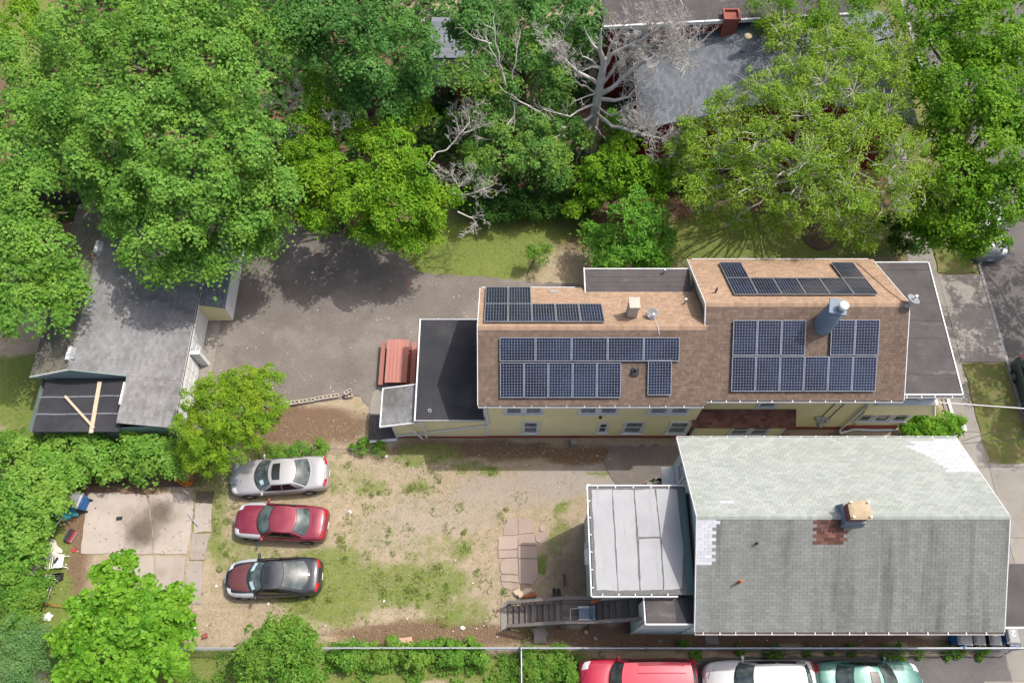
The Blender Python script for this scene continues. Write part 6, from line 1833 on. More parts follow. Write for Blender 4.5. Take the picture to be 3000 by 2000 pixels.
slab_thing('board', 'square grey white board leaning on soil below the wooden stairs', 'board', 1582, 1862, .55, .62, .05, R(0), 'concrete', z=.12)
slab_thing('board', 'tilted pale board tucked beneath the square board below the stairs', 'board', 1583, 1852, .60, .60, .04, R(32), 'concrete', z=.02)
slab_thing('stone_slab', 'square inset grey slab in the dirt strip below the green roof', 'slab', 2085, 1873, .60, .40, .02, 0, 'concrete')
slab_thing('roof_scrap', 'dark rubber scrap lying on the stained concrete pad', 'scrap', 350, 1518, .28, .17, .02, R(6), 'black_trim', z=.03)
slab_thing('lumber_pile', 'pale weathered boards dumped under the trees below the dead trunk', 'boards', 1632, 520, 1.5, .75, .07, R(28), 'wood_pale', 'plank', n=5)
slab_thing('lumber_pile', 'single short board crossing the dumped boards under the trees', 'boards', 1648, 518, .16, .8, .07, R(-50), 'wood_pale', 'plank', z=.09)
slab_thing('board', 'brown board lying flat in the shade beside the white addition wall', 'board', 1654, 1698, .14, .55, .03, R(3), 'wood_dark')
slab_thing('board', 'small reddish board on bare soil below the tree, near the fence', 'board', 602, 1862, .2, .2, .14, R(15), 'brick')
slab_thing('box_lid', 'pinkish-red plastic piece between the rubbish and the concrete pad', 'plastic', 220, 1612, .2, .14, .05, R(20), 'red_paint')
slab_thing('blue_tub', 'blue tub half hidden in the weeds at the top edge of the asphalt yard', 'tub', 1090, 688, .8, .45, .35, R(-3), 'blue_paint')
slab_thing('white_lid', 'pale flat lid lying above the blue tub under the bright green tree', 'lid', 1080, 668, .85, .12, .36, R(-3), 'white_plastic')
# firewood by the stairs
for k, (a, b, w, l) in enumerate([((1506, 1736), (1524, 1727), .16, 'broad pale split board on top of the firewood by the stairs'), ((1512, 1742), (1547, 1722), .07, 'thin long stick across the firewood heap'), ((1520, 1746), (1557, 1724), .15, 'wide light brown board leaning on the firewood heap'),
                                ((1522, 1750), (1567, 1728), .06, 'slim white ended batten on the firewood heap'), ((1535, 1748), (1572, 1740), .12, 'dark brown log at the shaded end of the firewood heap'), ((1530, 1754), (1570, 1750), .13, 'dark log lowest in the firewood beside the stair rail')]):
    p, q_ = at(*a, .12 + .05 * (k % 3)), at(*b, .16 + .04 * (k % 3)); t = thing('firewood', l, 'wood', (p + q_) / 2); mb = MB(); mb.bar(p, q_, w, .05 if k < 4 else .1, t=.5); mb.build('board', M['wood_pale' if k < 4 else 'rust' if k == 4 else 'soil'], t)
for k, (px, l) in enumerate([(1624, 'black rubber boot with a dark red side standing by the stairs'), (1637, 'black rubber boot with a blue side beside the other boot')]):
    p = at(px, 1738); t = thing('rubber_boot', l, 'boot', (p.x, p.y, .01), R(90 + 3 * k)); mb = MB()
    mb.tube([(-.16, 0, .5), (-.16, 0, .12)], [.10, .085], 10); mb.tube([(-.2, 0, .06), (.0, 0, .07), (.16, 0, .05), (.26, 0, .04)], [.06, .085, .08, .03], 10); mb.build('shaft', M['black_trim'], t, local=True)
    mb = MB(); mb.box(-.25, -.08, .085 if k == 0 else -.12, .12 if k == 0 else -.085, .05, .4); mb.build('trim', M['red_paint' if k == 0 else 'blue_paint'], t, local=True)
BA = thing('ball', 'yellow-brown ball on the soil below the landing', 'ball', at(1716, 1851)); mb = MB(); mb.lathe([(.11 * math.sin(math.pi * i / 8), .11 - .11 * math.cos(math.pi * i / 8)) for i in range(9)], 14, (0, 0, 0)); mb.build('shell', M['tarp'], BA, local=True)
BK = thing('basket', 'black open box with an amber rim at the corner of the small entry', 'box', at(1925, 1412), .1)
for (a0, a1, b0, b1, z0_, z1_) in ((-.24, .24, -.14, .14, 0, .02), (-.24, .24, -.14, -.12, .021, .26), (-.24, .24, .12, .14, .021, .26), (-.24, -.22, -.119, .119, .021, .26), (.22, .24, -.119, .119, .021, .26)):
    mb = MB(); mb.box(a0, a1, b0, b1, z0_, z1_); mb.build('box_side', M['black_trim'], BK, local=True)
HS = thing('hoop', 'thin pale yellow hoop lying on the ground beside the gutter', 'hoop', at(1895, 1415)); mb = MB(); mb.tube([at(1895, 1417, .03) + V3(.14 * math.cos(a / 12 * 6.283), .14 * math.sin(a / 12 * 6.283), 0) for a in range(13)], .014, 5); mb.build('ring', M['straw'], HS)
# little stones and scraps one can point to
for k, (px, py, r, mt, nm, l) in enumerate([(1355, 1838, .13, 'white_plastic', 'scrap', 'white lump of rubbish on leaf litter near the lower fence'), (1450, 1786, .13, 'stone', 'stone', 'pinkish stone by the foot of the stairs, upper one'), (1457, 1800, .13, 'stone', 'stone', 'pinkish stone by the foot of the stairs, lower one'),
                                           (1025, 1499, .12, 'litter', 'scrap', 'white scrap on dry grass right of the maroon car'), (1743, 1868, .16, 'concrete', 'stone', 'round grey stone in the soil below the stairs'), (1933, 1877, .14, 'concrete', 'stone', 'grey white stone in the soil below the green wall'),
                                           (1131, 1336, .1, 'litter', 'scrap', 'white scrap at the edge of the house shade'), (1762, 1915, .2, 'stone', 'stone', 'pale flat stone by the fence above the red car'), (1667, 1968, .1, 'litter', 'scrap', 'white cup in the grass beside the red car'),
                                           (757, 1594, .12, 'chimney_blue', 'bag', 'crumpled pale green bag below the maroon car'), (2845, 1118, .06, 'litter', 'scrap', 'white scrap on the grass verge'), (634, 1716, .08, 'litter', 'scrap', 'white scrap left of the black car'), (786, 1767, .08, 'litter', 'scrap', 'white bottle below the black car'),
                                           (916, 799, .1, 'litter', 'scrap', 'white scrap in the tree shade on the asphalt'), (1194, 829, .1, 'orange', 'scrap', 'orange and white wrapper at the yard edge'), (1125, 1760, .07, 'litter', 'scrap', 'small pale stone on grass below the yard')]):
    p = at(px, py); t = thing(nm, l, nm, (p.x, p.y, 0.01), k * .7); mb = MB(); rr2 = random.Random(k)
    v = [(r * math.cos(a * .785) * rr2.uniform(.7, 1.15), r * .8 * math.sin(a * .785) * rr2.uniform(.7, 1.15), 0) for a in range(8)]; v2 = [(x * .7, y * .7, r * rr2.uniform(.35, .6)) for x, y, _ in v]
    mb.add(v + v2 + [(0, 0, r * .6)], [(a, (a + 1) % 8, 8 + (a + 1) % 8, 8 + a) for a in range(8)] + [(8 + a, 8 + (a + 1) % 8, 16) for a in range(8)]); mb.build('lump', M[mt], t, local=True)
# wires over the street
for k, (pts, r, mt, l) in enumerate([([(2740, 1178, 4.9), (2860, 1186, 5.3), (3000, 1196, 5.9), (3100, 1206, 6.2)], .028, 'litter', 'pale thick service wire from the porch over the verge'),
                                     ([(2822, 1150, 5.1), (2900, 1172, 5.0), (3060, 1190, 5.6)], .012, 'dark_metal', 'thin dark wire from the porch roof corner'), ([(2815, 1292, 4.6), (2920, 1262, 5.0), (3080, 1270, 5.6)], .012, 'dark_metal', 'thin dark wire from the green roof corner, upper one'),
                                     ([(2805, 1300, 4.6), (2925, 1290, 5.0), (3080, 1276, 5.6)], .012, 'dark_metal', 'thin dark wire from the green roof corner, lower one')]):
    P = [at(*q_) for q_ in pts]; t = thing('overhead_wire', l, 'wire', P[0]); mb = MB()
    Q = []
    for i in range(len(P) - 1):
        for j in range(6):
            f = j / 6; Q.append(P[i].lerp(P[i + 1], f))
    Q.append(P[-1]); mb.tube(Q, r, 5); mb.build('strand', M[mt], t)
p = at(2180, 690); MHC = thing('manhole', 'round dark cover in the shaded lawn north of the yellow house', 'cover', at(2400, 692)); mb = MB(); mb.lathe([(0, .03), (.85, .03), (.95, .02), (1.0, -.05)], 24, at(2400, 692)); mb.build('disc', M['soil'], MHC)
cr = thing('garden_kerb', 'white stone edging between the front garden and the pavement', 'kerb', at(2782, 1185)); a, b = at(2771, 1158), at(2787, 1212); part_bar(cr, 'stone', M['white'], a + V3(0, 0, .05), b + V3(0, 0, .05), .14, .1)
cr = thing('stone_post', 'small white stone at the pavement end of the front shrubs', 'stone', at(2822, 1255)); part_box(cr, 'stone', M['white'], at(2815, 1255).x, at(2828, 1255).x, at(2820, 1264).y, at(2820, 1244).y, 0, .12)
# ------------------------------------------------------------------ foliage
T_MAPLE = (np.array([[0, -.38, 0], [.50, -.02, .07], [.17, .20, .03], [0, .55, -.06], [-.17, .20, .03], [-.50, -.02, .07]]), [[0, 1, 2, 3], [0, 3, 4, 5]])
T_OVAL = (np.array([[0, -.5, 0], [.24, .02, .07], [0, .5, -.06], [-.24, .02, .07]]), [[0, 1, 2], [0, 2, 3]])
T_HEART = (np.array([[0, -.30, 0], [.42, -.12, .08], [.32, .24, .04], [0, .62, -.10], [-.32, .24, .04], [-.42, -.12, .08]]), [[0, 1, 2, 3], [0, 3, 4, 5]])
T_ROUND = (np.array([[0, -.42, 0], [.40, -.2, .05], [.36, .28, .03], [0, .48, -.04], [-.36, .28, .03], [-.40, -.2, .05]]), [[0, 1, 2, 3], [0, 3, 4, 5]])
T_BLADE = (np.array([[-.05, -.5, 0], [.05, -.5, 0], [0, .5, .0]]), [[0, 1, 2]])
def _pinn():
    V, Fc = [], []
    for k in range(5):
        for s in (-1, 1):
            y = -.42 + k * .19; b = len(V)
            V += [[0, y, 0], [s * .16, y - .02, .02], [s * .34, y + .07, -.03], [s * .17, y + .11, .02]]
            Fc.append([b, b + 1, b + 2, b + 3] if s > 0 else [b + 3, b + 2, b + 1, b])
    b = len(V); V += [[0, .50, 0], [.07, .58, 0], [0, .72, -.04], [-.07, .58, 0]]; Fc.append([b, b + 1, b + 2, b + 3])
    return np.array(V), Fc
T_PINN = _pinn()

class Leaves:
    def __init__(s): s.c, s.n, s.sz, s.t, s.d = [], [], [], [], []
    def add(s, c, n, sz, t, d=None):
        s.c.append(c); s.n.append(n); s.sz.append(sz); s.t.append(t); s.d.append(d if d is not None else RNG.normal(size=c.shape))
    def build(s, name, tpl, mat, parent=None, single=0):
        c, n, sz, t, d = (np.concatenate(a) for a in (s.c, s.n, s.sz, s.t, s.d))
        n /= np.linalg.norm(n, axis=1, keepdims=True) + 1e-9
        y = d - n * (d * n).sum(1, keepdims=True)
        y /= np.linalg.norm(y, axis=1, keepdims=True) + 1e-9
        x = np.cross(y, n)
        V, Fc = tpl
        k = len(V)
        if single:                                   # the leaves lying on top become objects of their own
            pick = np.argsort(-(c[:, 2] + 1.2 * sz + RNG.normal(0, .55, len(c))))[:single]
            mes = []
            for q in range(9):
                me = np_mesh('leaf', np.array(V, dtype=float), np.array(Fc).ravel(), len(Fc[0]), mat)
                me.attributes.new('tint', 'FLOAT', 'FACE').data.foreach_set('value', np.full(len(Fc), q / 8, dtype=np.float32)); mes.append(me)
            o0 = origin_of(parent)
            for i in pick:
                o = bpy.data.objects.new('leaf', mes[int(round(t[i] * 8))]); COL.objects.link(o); o.parent = parent
                mt = Matrix((Vector(x[i]), Vector(y[i]), Vector(n[i]))).transposed().to_4x4() @ Matrix.Diagonal((sz[i], sz[i], sz[i], 1))
                mt.translation = Vector(c[i]) + Vector(n[i]) * .01 - o0; o.matrix_local = mt
            keep = np.ones(len(c), bool); keep[pick] = False
            c, n, sz, t, d, x, y = c[keep], n[keep], sz[keep], t[keep], d[keep], x[keep], y[keep]
        P = c[:, None, :] + sz[:, None, None] * (V[None, :, 0, None] * x[:, None, :] + V[None, :, 1, None] * y[:, None, :] + V[None, :, 2, None] * n[:, None, :])
        if parent is not None:
            P = P - np.array(origin_of(parent))[None, None, :]
        kk = len(Fc[0])
        F_ = (np.arange(len(c)) * k)[:, None, None] + np.array(Fc)[None]
        me = np_mesh(name, P.reshape(-1, 3), F_.reshape(-1), kk, mat)
        me.attributes.new('tint', 'FLOAT', 'FACE').data.foreach_set('value', np.repeat(t, len(Fc)).astype(np.float32))
        return link_mesh(name, me, parent)

def sphere_dirs(n, zmin=-.25):
    z = RNG.uniform(zmin, 1, n); a = RNG.uniform(0, 2 * np.pi, n); r = np.sqrt(1 - z * z)
    return np.stack([r * np.cos(a), r * np.sin(a), z], -1)

def ragged(blobs_, seed=1, k=4):
    """Each lobe becomes a core and smaller side lobes, so that outlines stay uneven."""
    r = random.Random(seed); o = []
    for c, q in blobs_:
        o.append((c, q * .84))
        for i in range(k):
            a = r.uniform(0, 6.283); e = r.uniform(-.35, .55); d = q * r.uniform(.55, .95)
            o.append((c + V3(math.cos(a) * d, math.sin(a) * d, e * d * .8), q * r.uniform(.28, .5)))
    return o

def fill_blob(Lv, c, r, leaf, R=.5, per=42, cover=2.0, flat=.75, spread=.16, jit=.45, inner=.5, droop=.35, out=None):
    """A shell of separate leaf sprays over a dense darker heart; returns spray centres for the twigs."""
    n = max(3, int(cover * 1.5 * (r / R) ** 2))
    m2 = max(2, int(cover * 1.1 * (r * .7 / R) ** 2 * (inner * 2)))
    d = np.concatenate([sphere_dirs(n, -.3), sphere_dirs(m2, -.1)])
    rr = np.concatenate([r * RNG.uniform(.78, 1.16, n), r * RNG.uniform(.5, .74, m2)])
    n += m2
    C = np.array(c)[None] + d * rr[:, None] * np.array([1, 1, flat])
    nr = d * .65 + np.array([0.06, 0.0, .7]) + RNG.normal(0, .22, (n, 3))
    nr /= np.linalg.norm(nr, axis=1, keepdims=True)
    rs = R * RNG.uniform(.45, 1.3, n)
    ts = RNG.normal(.5, .2, n)
    m = per
    u = RNG.normal(size=(n, m, 3)); u -= nr[:, None] * (u * nr[:, None]).sum(-1, keepdims=True)
    u /= np.linalg.norm(u, axis=-1, keepdims=True) + 1e-9
    # lobed spray outline
    ax_ = RNG.normal(size=(n, 3)); ax_ /= np.linalg.norm(ax_, axis=1, keepdims=True)
    el = .62 + .55 * np.abs((u * ax_[:, None]).sum(-1))
    q = np.sqrt(RNG.random((n, m))) * el * (1 + .2 * RNG.normal(size=(n, m)))
    P = C[:, None] + u * (q * rs[:, None])[..., None] + nr[:, None] * ((-droop * q * q * rs[:, None]) + RNG.normal(0, spread * R * .5, (n, m)))[..., None]
    ln = nr[:, None] + u * (q * .8)[..., None] + RNG.normal(0, jit, (n, m, 3)) * .8
    dd = u + RNG.normal(0, .5, (n, m, 3)) + np.array([0, 0, -.25])
    sz = leaf * RNG.uniform(.6, 1.3, (n, m))
    tt = np.clip(ts[:, None] + RNG.normal(0, .2, (n, m)), 0, 1)
    Lv.add(P.reshape(-1, 3), ln.reshape(-1, 3), sz.ravel(), tt.ravel(), dd.reshape(-1, 3))
    if out is not None:
        out.append((Vector(c), [Vector(v) for v in C], [Vector(v) for v in nr]))

def px_blobs(lst, zf, s=1.2755):
    o = []
    for q in lst:
        x, y, r = q[0] * s, q[1] * s, q[2] * s
        z = q[3] if len(q) > 3 else zf
        p = at(x, y, z)
        o.append((p, r * ((H - z) / (ct + (y - 1000) / F * st)) / F))
    return o

def limb(mb, a, b, r0, r1, seed=0, n=5, sides=6, wob=.12):
    r = random.Random(seed); L = (b - a).length; P = []
    for i in range(n + 1):
        f = i / n; p = a.lerp(b, f)
        p.z += -.0 * L + .10 * L * math.sin(f * math.pi) * .6
        if 0 < i < n:
            p += V3(r.uniform(-1, 1), r.uniform(-1, 1), r.uniform(-.5, .5)) * wob * L * .3
        P.append(p)
    mb.tube(P, [r0 + (r1 - r0) * i / n for i in range(n + 1)], sides, cap=False)
    return P

def tree(name, label, cat, blobs_, tpl, leaf, mat, R=.5, per=42, cover=2.0, base=None, trunk_r=.22, bark='bark', group=None, twigs=0, twig_r=.014, jit=.45, flat=.75, crown='crown', trunk='trunk', inner=.3, droop=.45, spread=.12, lean=None, twig_up=.05, limb_k=1.0, rs=1.22, cv=1.15, lk=.82, pk=1.25, rag=4, single=0):
    blobs_ = [(c, r * rs) for c, r in blobs_]; cover *= cv; leaf *= lk; per = int(per * pk)
    main_ = len(blobs_); lobes = blobs_
    blobs_ = ragged(blobs_, len(label), rag)
    cs = [b[0] for b in blobs_]
    mid = sum(cs, V3(0, 0, 0)) / len(cs)
    zmin = min(b[0].z - b[1] * .5 for b in blobs_)
    bpos = base or V3(mid.x, mid.y, 0)
    t = thing(name, label, cat, bpos, 0, group)
    Lv = Leaves(); out = []
    for c, r in blobs_:
        fill_blob(Lv, c, r, leaf, R, per, cover, flat, spread, jit, inner, droop, out)
    cr_ = Lv.build(crown, tpl, mat, t, single)
    if single:
        cr_['kind'] = 'stuff'
    mb = MB()
    fork = V3(bpos.x + (mid.x - bpos.x) * .5, bpos.y + (mid.y - bpos.y) * .5, max(.3, zmin * .62))
    mb.tube([bpos - V3(0, 0, .1), bpos.lerp(fork, .5), fork], [trunk_r * 1.3, trunk_r, trunk_r * .85], 9, cap=False)
    for i, (c, r) in enumerate(blobs_):
        if i % (rag + 1):
            continue
        limb(mb, fork, c - V3(0, 0, r * .3), trunk_r * .5 * limb_k, (trunk_r * .12 + .01) * limb_k, i, 6, 6)
        C, S, Nn = out[i]
        idx_ = list(range(len(S))); random.Random(i).shuffle(idx_)
        for j in idx_[:twigs if twigs else 0]:
            e = S[j] + Nn[j] * twig_up
            if twigs: limb(mb, C - V3(0, 0, r * .1), e, twig_r * 1.7, twig_r * .5, j, 4, 4, .2)
    mb.build(trunk, M[bark], t)
    return t

LM = {
    'maple': leafmat('maple_leaf', (0.062, 0.180, 0.024), (0.185, 0.350, 0.058), yellow=(0.19, 0.33, 0.035)),
    'maple_dark': leafmat('dark_maple_leaf', (0.036, 0.130, 0.026), (0.115, 0.250, 0.058), yellow=(0.10, 0.235, 0.03)),
    'ash': leafmat('ash_leaf', (0.045, 0.145, 0.028), (0.140, 0.285, 0.055), yellow=(0.24, 0.34, 0.03)),
    'cherry': leafmat('cherry_leaf', (0.060, 0.180, 0.008), (0.185, 0.345, 0.020), yellow=(0.23, 0.35, 0.02)),
    'shrub': leafmat('shrub_leaf', (0.055, 0.180, 0.016), (0.155, 0.345, 0.042), yellow=(0.16, 0.31, 0.03)),
    'elm': leafmat('elm_leaf', (0.110, 0.220, 0.018), (0.265, 0.405, 0.050), yellow=(0.29, 0.39, 0.045)),
    'street': leafmat('street_maple_leaf', (0.048, 0.160, 0.008), (0.170, 0.330, 0.018), yellow=(0.20, 0.33, 0.016)),
    'locust': leafmat('locust_leaf', (0.090, 0.210, 0.012), (0.240, 0.380, 0.028), yellow=(0.27, 0.36, 0.024)),
    'catalpa': leafmat('catalpa_leaf', (0.060, 0.195, 0.012), (0.180, 0.370, 0.032), rough=.42, yellow=(0.20, 0.36, 0.03)),
    'knot': leafmat('knotweed_leaf', (0.075, 0.205, 0.022), (0.190, 0.350, 0.055), yellow=(0.21, 0.33, 0.05)),
    'ivy': leafmat('ivy_leaf', (0.020, 0.075, 0.010), (0.060, 0.145, 0.022)),
    'blue': leafmat('blue_green_leaf', (0.070, 0.180, 0.050), (0.18, 0.32, 0.11)),
    'weed': leafmat('weed_leaf', (0.055, 0.165, 0.018), (0.155, 0.31, 0.042), yellow=(0.22, 0.30, 0.05)),
    'grass': leafmat('grass_blade', (0.065, 0.130, 0.020), (0.21, 0.255, 0.06), trans=.2),
}
GT = 'tall trees crowding the upper half'
# big maple group at the upper left: two trees
tree('maple_tree', 'huge green maple filling the top left with its crown', 'tree',
     px_blobs([(170, 70, 78, 9), (265, 25, 70, 10), (390, 25, 80, 11), (520, 35, 72, 10.5), (590, 105, 66, 9.5), (480, 125, 75, 11), (340, 110, 72, 10.5), (205, 195, 80, 9), (150, 300, 62, 7.5), (290, 225, 74, 10), (425, 220, 66, 10), (560, 205, 74, 10)], 10),
     T_MAPLE, .21, LM['maple'], .80, 78, 1.75,  at(430, 240), .32, group=GT)
tree('maple_tree', 'broad maple leaning over the garage roof and the asphalt yard', 'tree',
     px_blobs([(385, 320, 74, 9.5), (250, 340, 76, 8.5), (560, 320, 78, 9), (608, 400, 52, 7.5), (470, 405, 78, 9), (335, 420, 74, 8.5), (230, 420, 44, 6.5), (425, 495, 70, 7.8), (545, 490, 62, 7), (300, 510, 48, 6.5), (605, 490, 48, 6), (350, 590, 60, 6.2), (505, 578, 46, 5.6), (625, 540, 34, 5), (430, 560, 34, 5.5), (290, 445, 40, 6)], 8),
     T_MAPLE, .21, LM['maple'], .80, 78, 1.75,  at(640, 520), .3, group=GT)
tree('maple_tree', 'maple at the left edge with hanging lobes west of the garage', 'tree',
     px_blobs([(22, 160, 62, 8), (40, 265, 56, 8), (15, 350, 55, 7.5), (55, 425, 50, 7), (15, 485, 45, 6.5), (88, 560, 66, 6.5), (38, 640, 62, 6), (135, 690, 46, 5.5), (55, 715, 52, 5.5), (20, 560, 55, 7), (130, 620, 30, 5.5)], 7),
     T_MAPLE, .21, LM['maple'], .80, 78, 1.7, at(75, 640), .25, group=GT)
tree('small_maple_tree', 'light green young tree in the top left corner', 'tree', px_blobs([(40, 35, 40, 5), (15, 75, 40, 4.5), (90, 60, 30, 5)], 5), T_MAPLE, .18, LM['cherry'], .5, 40, 1.5, None, .1, group=GT)
tree('maple_tree', 'dark blue-green maple at the top beside the huge maple', 'tree',
     px_blobs([(650, 25, 66, 9.5), (755, 55, 76, 10), (870, 35, 70, 10), (705, 90, 44, 8.5), (850, 125, 70, 9), (935, 100, 58, 9), (785, 195, 48, 7), (900, 205, 52, 7), (840, 195, 40, 7.5), (700, 20, 50, 10), (985, 165, 40, 7.5)], 9),
     T_MAPLE, .20, LM['maple_dark'], .72, 66, 1.7, None, .28, group=GT)
tree('maple_tree', 'dark green maple at the top centre beside the dead grey tree', 'tree',
     px_blobs([(1090, 35, 50, 8.5), (1195, 35, 62, 8.5), (1320, 15, 60, 7.5), (1110, 105, 38, 7.5), (1200, 105, 46, 7), (1290, 100, 44, 5.2), (1345, 75, 30, 5.5), (1055, 70, 24, 7)], 9),
     T_MAPLE, .20, LM['maple_dark'], .72, 66, 1.7, None, .26, group=GT)
ash = tree('ash_tree', 'mixed green tree with bare bleached upper branches at the centre top', 'tree',
     px_blobs([(1072, 160, 36, 7.5), (1155, 185, 34, 6.5), (1240, 125, 30, 7.4), (1255, 190, 40, 5.5), (1130, 245, 38, 5.5), (1200, 300, 52, 5), (1285, 265, 42, 4.2), (1150, 355, 50, 4.6), (1235, 365, 50, 4.4), (1095, 335, 26, 4.2), (1315, 330, 36, 3.2), (1280, 395, 30, 3), (1110, 405, 28, 3.6)], 5.5),
     T_MAPLE, .18, LM['ash'], .6, 54, 1.7, None, .22, group=GT, twigs=2)
cherry = tree('cherry_tree', 'vivid yellow-green tree with drooping leaves over the asphalt yard edge', 'tree',
     px_blobs([(755, 225, 48, 6), (705, 290, 40, 5.6), (720, 350, 46, 5.6), (765, 400, 54, 6), (690, 400, 36, 5), (860, 300, 40, 5.6), (935, 262, 44, 5.6), (900, 345, 60, 6.2), (955, 395, 54, 6), (830, 430, 62, 6.2), (915, 470, 58, 5.6), (1000, 470, 44, 4.8), (745, 478, 44, 4.8), (965, 545, 32, 3.8), (860, 510, 40, 4.6), (925, 535, 30, 4)], 5.5),
     T_OVAL, .25, LM['cherry'], .62, 60, 1.8, at(1130, 640), .2, group=GT, droop=.6, jit=.55)
tree('shrub_tree', 'bright green bushy tree against the north wall of the yellow house', 'tree',
     px_blobs([(1455, 500, 52, 4.5), (1420, 560, 46, 3.4), (1490, 545, 46, 3.6), (1500, 590, 32, 2.6), (1385, 590, 34, 2.4), (1440, 600, 38, 2.6), (1360, 545, 30, 2.4)], 3.5), T_OVAL, .24, LM['shrub'], .55, 56, 1.6, None, .1, group=GT)
tree('shrub_tree', 'darker green bushes below the dead trunk behind the bushy tree', 'tree',
     px_blobs([(1395, 385, 42, 3.6), (1455, 400, 46, 4), (1510, 400, 36, 3.6), (1380, 440, 34, 2.6), (1470, 450, 40, 3), (1345, 410, 26, 3), (1440, 345, 40, 3.5), (1335, 470, 24, 2)], 3.2), T_OVAL, .24, LM['street'], .45, 44, 1.9, None, .1, group=GT)
tree('small_tree', 'fresh green sapling sprouting by the gutter of the dark red house', 'tree', px_blobs([(1435, 275, 30, 3), (1460, 300, 26, 2.6), (1515, 285, 22, 3.2), (1410, 310, 24, 2.4)], 3), T_OVAL, .22, LM['shrub'], .4, 40, 1.6, None, .07, group=GT)
ivy = tree('ivy_hedge', 'dark ivy hedge at the top of the sunlit lawn strip', 'hedge', px_blobs([(x, 455 + (i % 3) * 12, 30, 1.1) for i, x in enumerate(range(1085, 1330, 30))] + [(1165, 480, 26, .8)], 1.1), T_ROUND, .13, LM['ivy'], .4, 50, 2.2, None, .05, crown='foliage', trunk='stem', jit=.5)
elm_b = [(1680, 265, 52, 7.5), (1745, 205, 50, 8.5), (1830, 165, 46, 8.5), (1900, 110, 44, 8.5), (1800, 95, 34, 8.5), (1750, 320, 56, 9), (1640, 345, 48, 7.5), (1850, 260, 54, 9.5), (1960, 210, 52, 8.5), (2040, 255, 46, 8), (1960, 320, 58, 9.5), (1855, 370, 58, 9.5), (1730, 425, 54, 8), (1625, 430, 48, 6.5), (1850, 455, 54, 8), (1950, 430, 56, 8.5), (2065, 365, 56, 8.5),
         (2130, 330, 42, 7.5), (2125, 425, 48, 7.5), (2030, 475, 50, 7), (1935, 515, 40, 6), (1800, 500, 36, 5.8), (1990, 540, 28, 5), (1600, 300, 30, 6.5), (1590, 390, 30, 6), (1690, 500, 34, 5.2), (1620, 490, 26, 5), (1890, 60, 40, 8), (1985, 140, 44, 8.5), (1890, 190, 46, 9), (2050, 180, 42, 8), (1800, 60, 34, 8), (1960, 90, 36, 8), (2060, 120, 36, 8), (1560, 340, 22, 5.5)]
tree('elm_tree', 'sprawling pale green tree with grey twigs showing over the dark red house', 'tree', px_blobs(elm_b, 8), T_OVAL, .165, LM['elm'], .45, 38, 1.7, at(2330, 560), .26, 'pale_branch', GT, twigs=12, twig_r=.024, jit=.6, spread=.45, flat=.8, inner=.5, twig_up=.40, limb_k=.5, cv=1.5)
tree('street_maple_tree', 'dense saturated green tree by the street in the upper right corner', 'tree',
     px_blobs([(2155, 130, 60, 8.5), (2255, 75, 76, 9.5), (2330, 195, 62, 9), (2225, 215, 78, 9.5), (2165, 300, 50, 8.5), (2300, 325, 72, 9), (2205, 400, 66, 8), (2300, 440, 60, 7.5), (2175, 490, 46, 6.5), (2250, 515, 44, 6), (2345, 30, 60, 9), (2345, 420, 46, 7.5), (2120, 190, 36, 8), (2130, 530, 26, 5), (2215, 565, 24, 4.8), (2120, 470, 34, 6), (2140, 35, 50, 8.5), (2210, 10, 56, 9), (2290, 130, 50, 9), (2290, 260, 46, 9), (2345, 300, 40, 8.5), (2250, 450, 40, 7.5)], 8),
     T_MAPLE, .19, LM['street'], .62, 64, 1.9, at(2760, 620), .28, group=GT, cv=1.5)
tree('small_leaf_tree', 'shaded green tree at the top right between roof and street tree', 'tree', px_blobs([(1770, 15, 36, 8), (1850, 25, 46, 8.5), (1930, 15, 52, 8.5), (2030, 30, 56, 8.5), (2085, 70, 40, 8), (1990, 85, 40, 7.5), (1780, 60, 30, 7)], 8), T_OVAL, .16, LM['street'], .45, 40, 1.4, None, .2, group=GT, twigs=3)
tree('locust_tree', 'small yellow-green tree at the garage corner above the silver car', 'tree',
     px_blobs([(560, 890, 46, 4.2), (610, 885, 36, 4), (500, 915, 42, 4), (450, 915, 32, 3.6), (610, 935, 38, 3.8), (548, 955, 50, 4), (480, 985, 46, 3.6), (525, 1030, 44, 3), (450, 1040, 34, 2.8), (590, 985, 30, 3.2), (490, 1065, 26, 2.4), (430, 960, 28, 3.2)], 3.8), T_OVAL, .13, LM['locust'], .28, 46, 2.3, at(660, 1330), .12, group='small trees around the yards', twigs=3, jit=.55)
tree('catalpa_tree', 'bright big leafed young tree at the lower left over the concrete pad', 'tree',
     px_blobs([(265, 1305, 38, 3.4), (320, 1345, 40, 3.6), (245, 1370, 46, 3.8), (385, 1400, 46, 3.6), (205, 1425, 50, 3.6), (315, 1430, 60, 4.2), (240, 1500, 58, 4), (345, 1510, 56, 4), (160, 1480, 40, 3.2), (280, 1560, 56, 3.6), (395, 1465, 36, 3.2), (180, 1550, 40, 3)], 3.6), T_HEART, .27, LM['catalpa'], .42, 34, 2.0, at(350, 1960), .1, group='small trees around the yards', droop=.7, jit=.6, rs=1.12, single=280)
GS_ = 'weedy growth along the yard edges'
tree('knotweed_thicket', 'light green round leafed thicket at the left edge above the bin', 'shrub', px_blobs([(30, 1085, 50, 1.5), (95, 1100, 46, 1.7), (35, 1150, 55, 1.8), (110, 1140, 36, 1.5), (25, 1215, 50, 1.7), (90, 1190, 42, 1.5), (20, 1280, 42, 1.4), (70, 1245, 30, 1.2)], 1.6), T_ROUND, .17, LM['knot'], .5, 50, 2.1, None, .05, group=GS_, crown='foliage', trunk='stem', flat=.6)
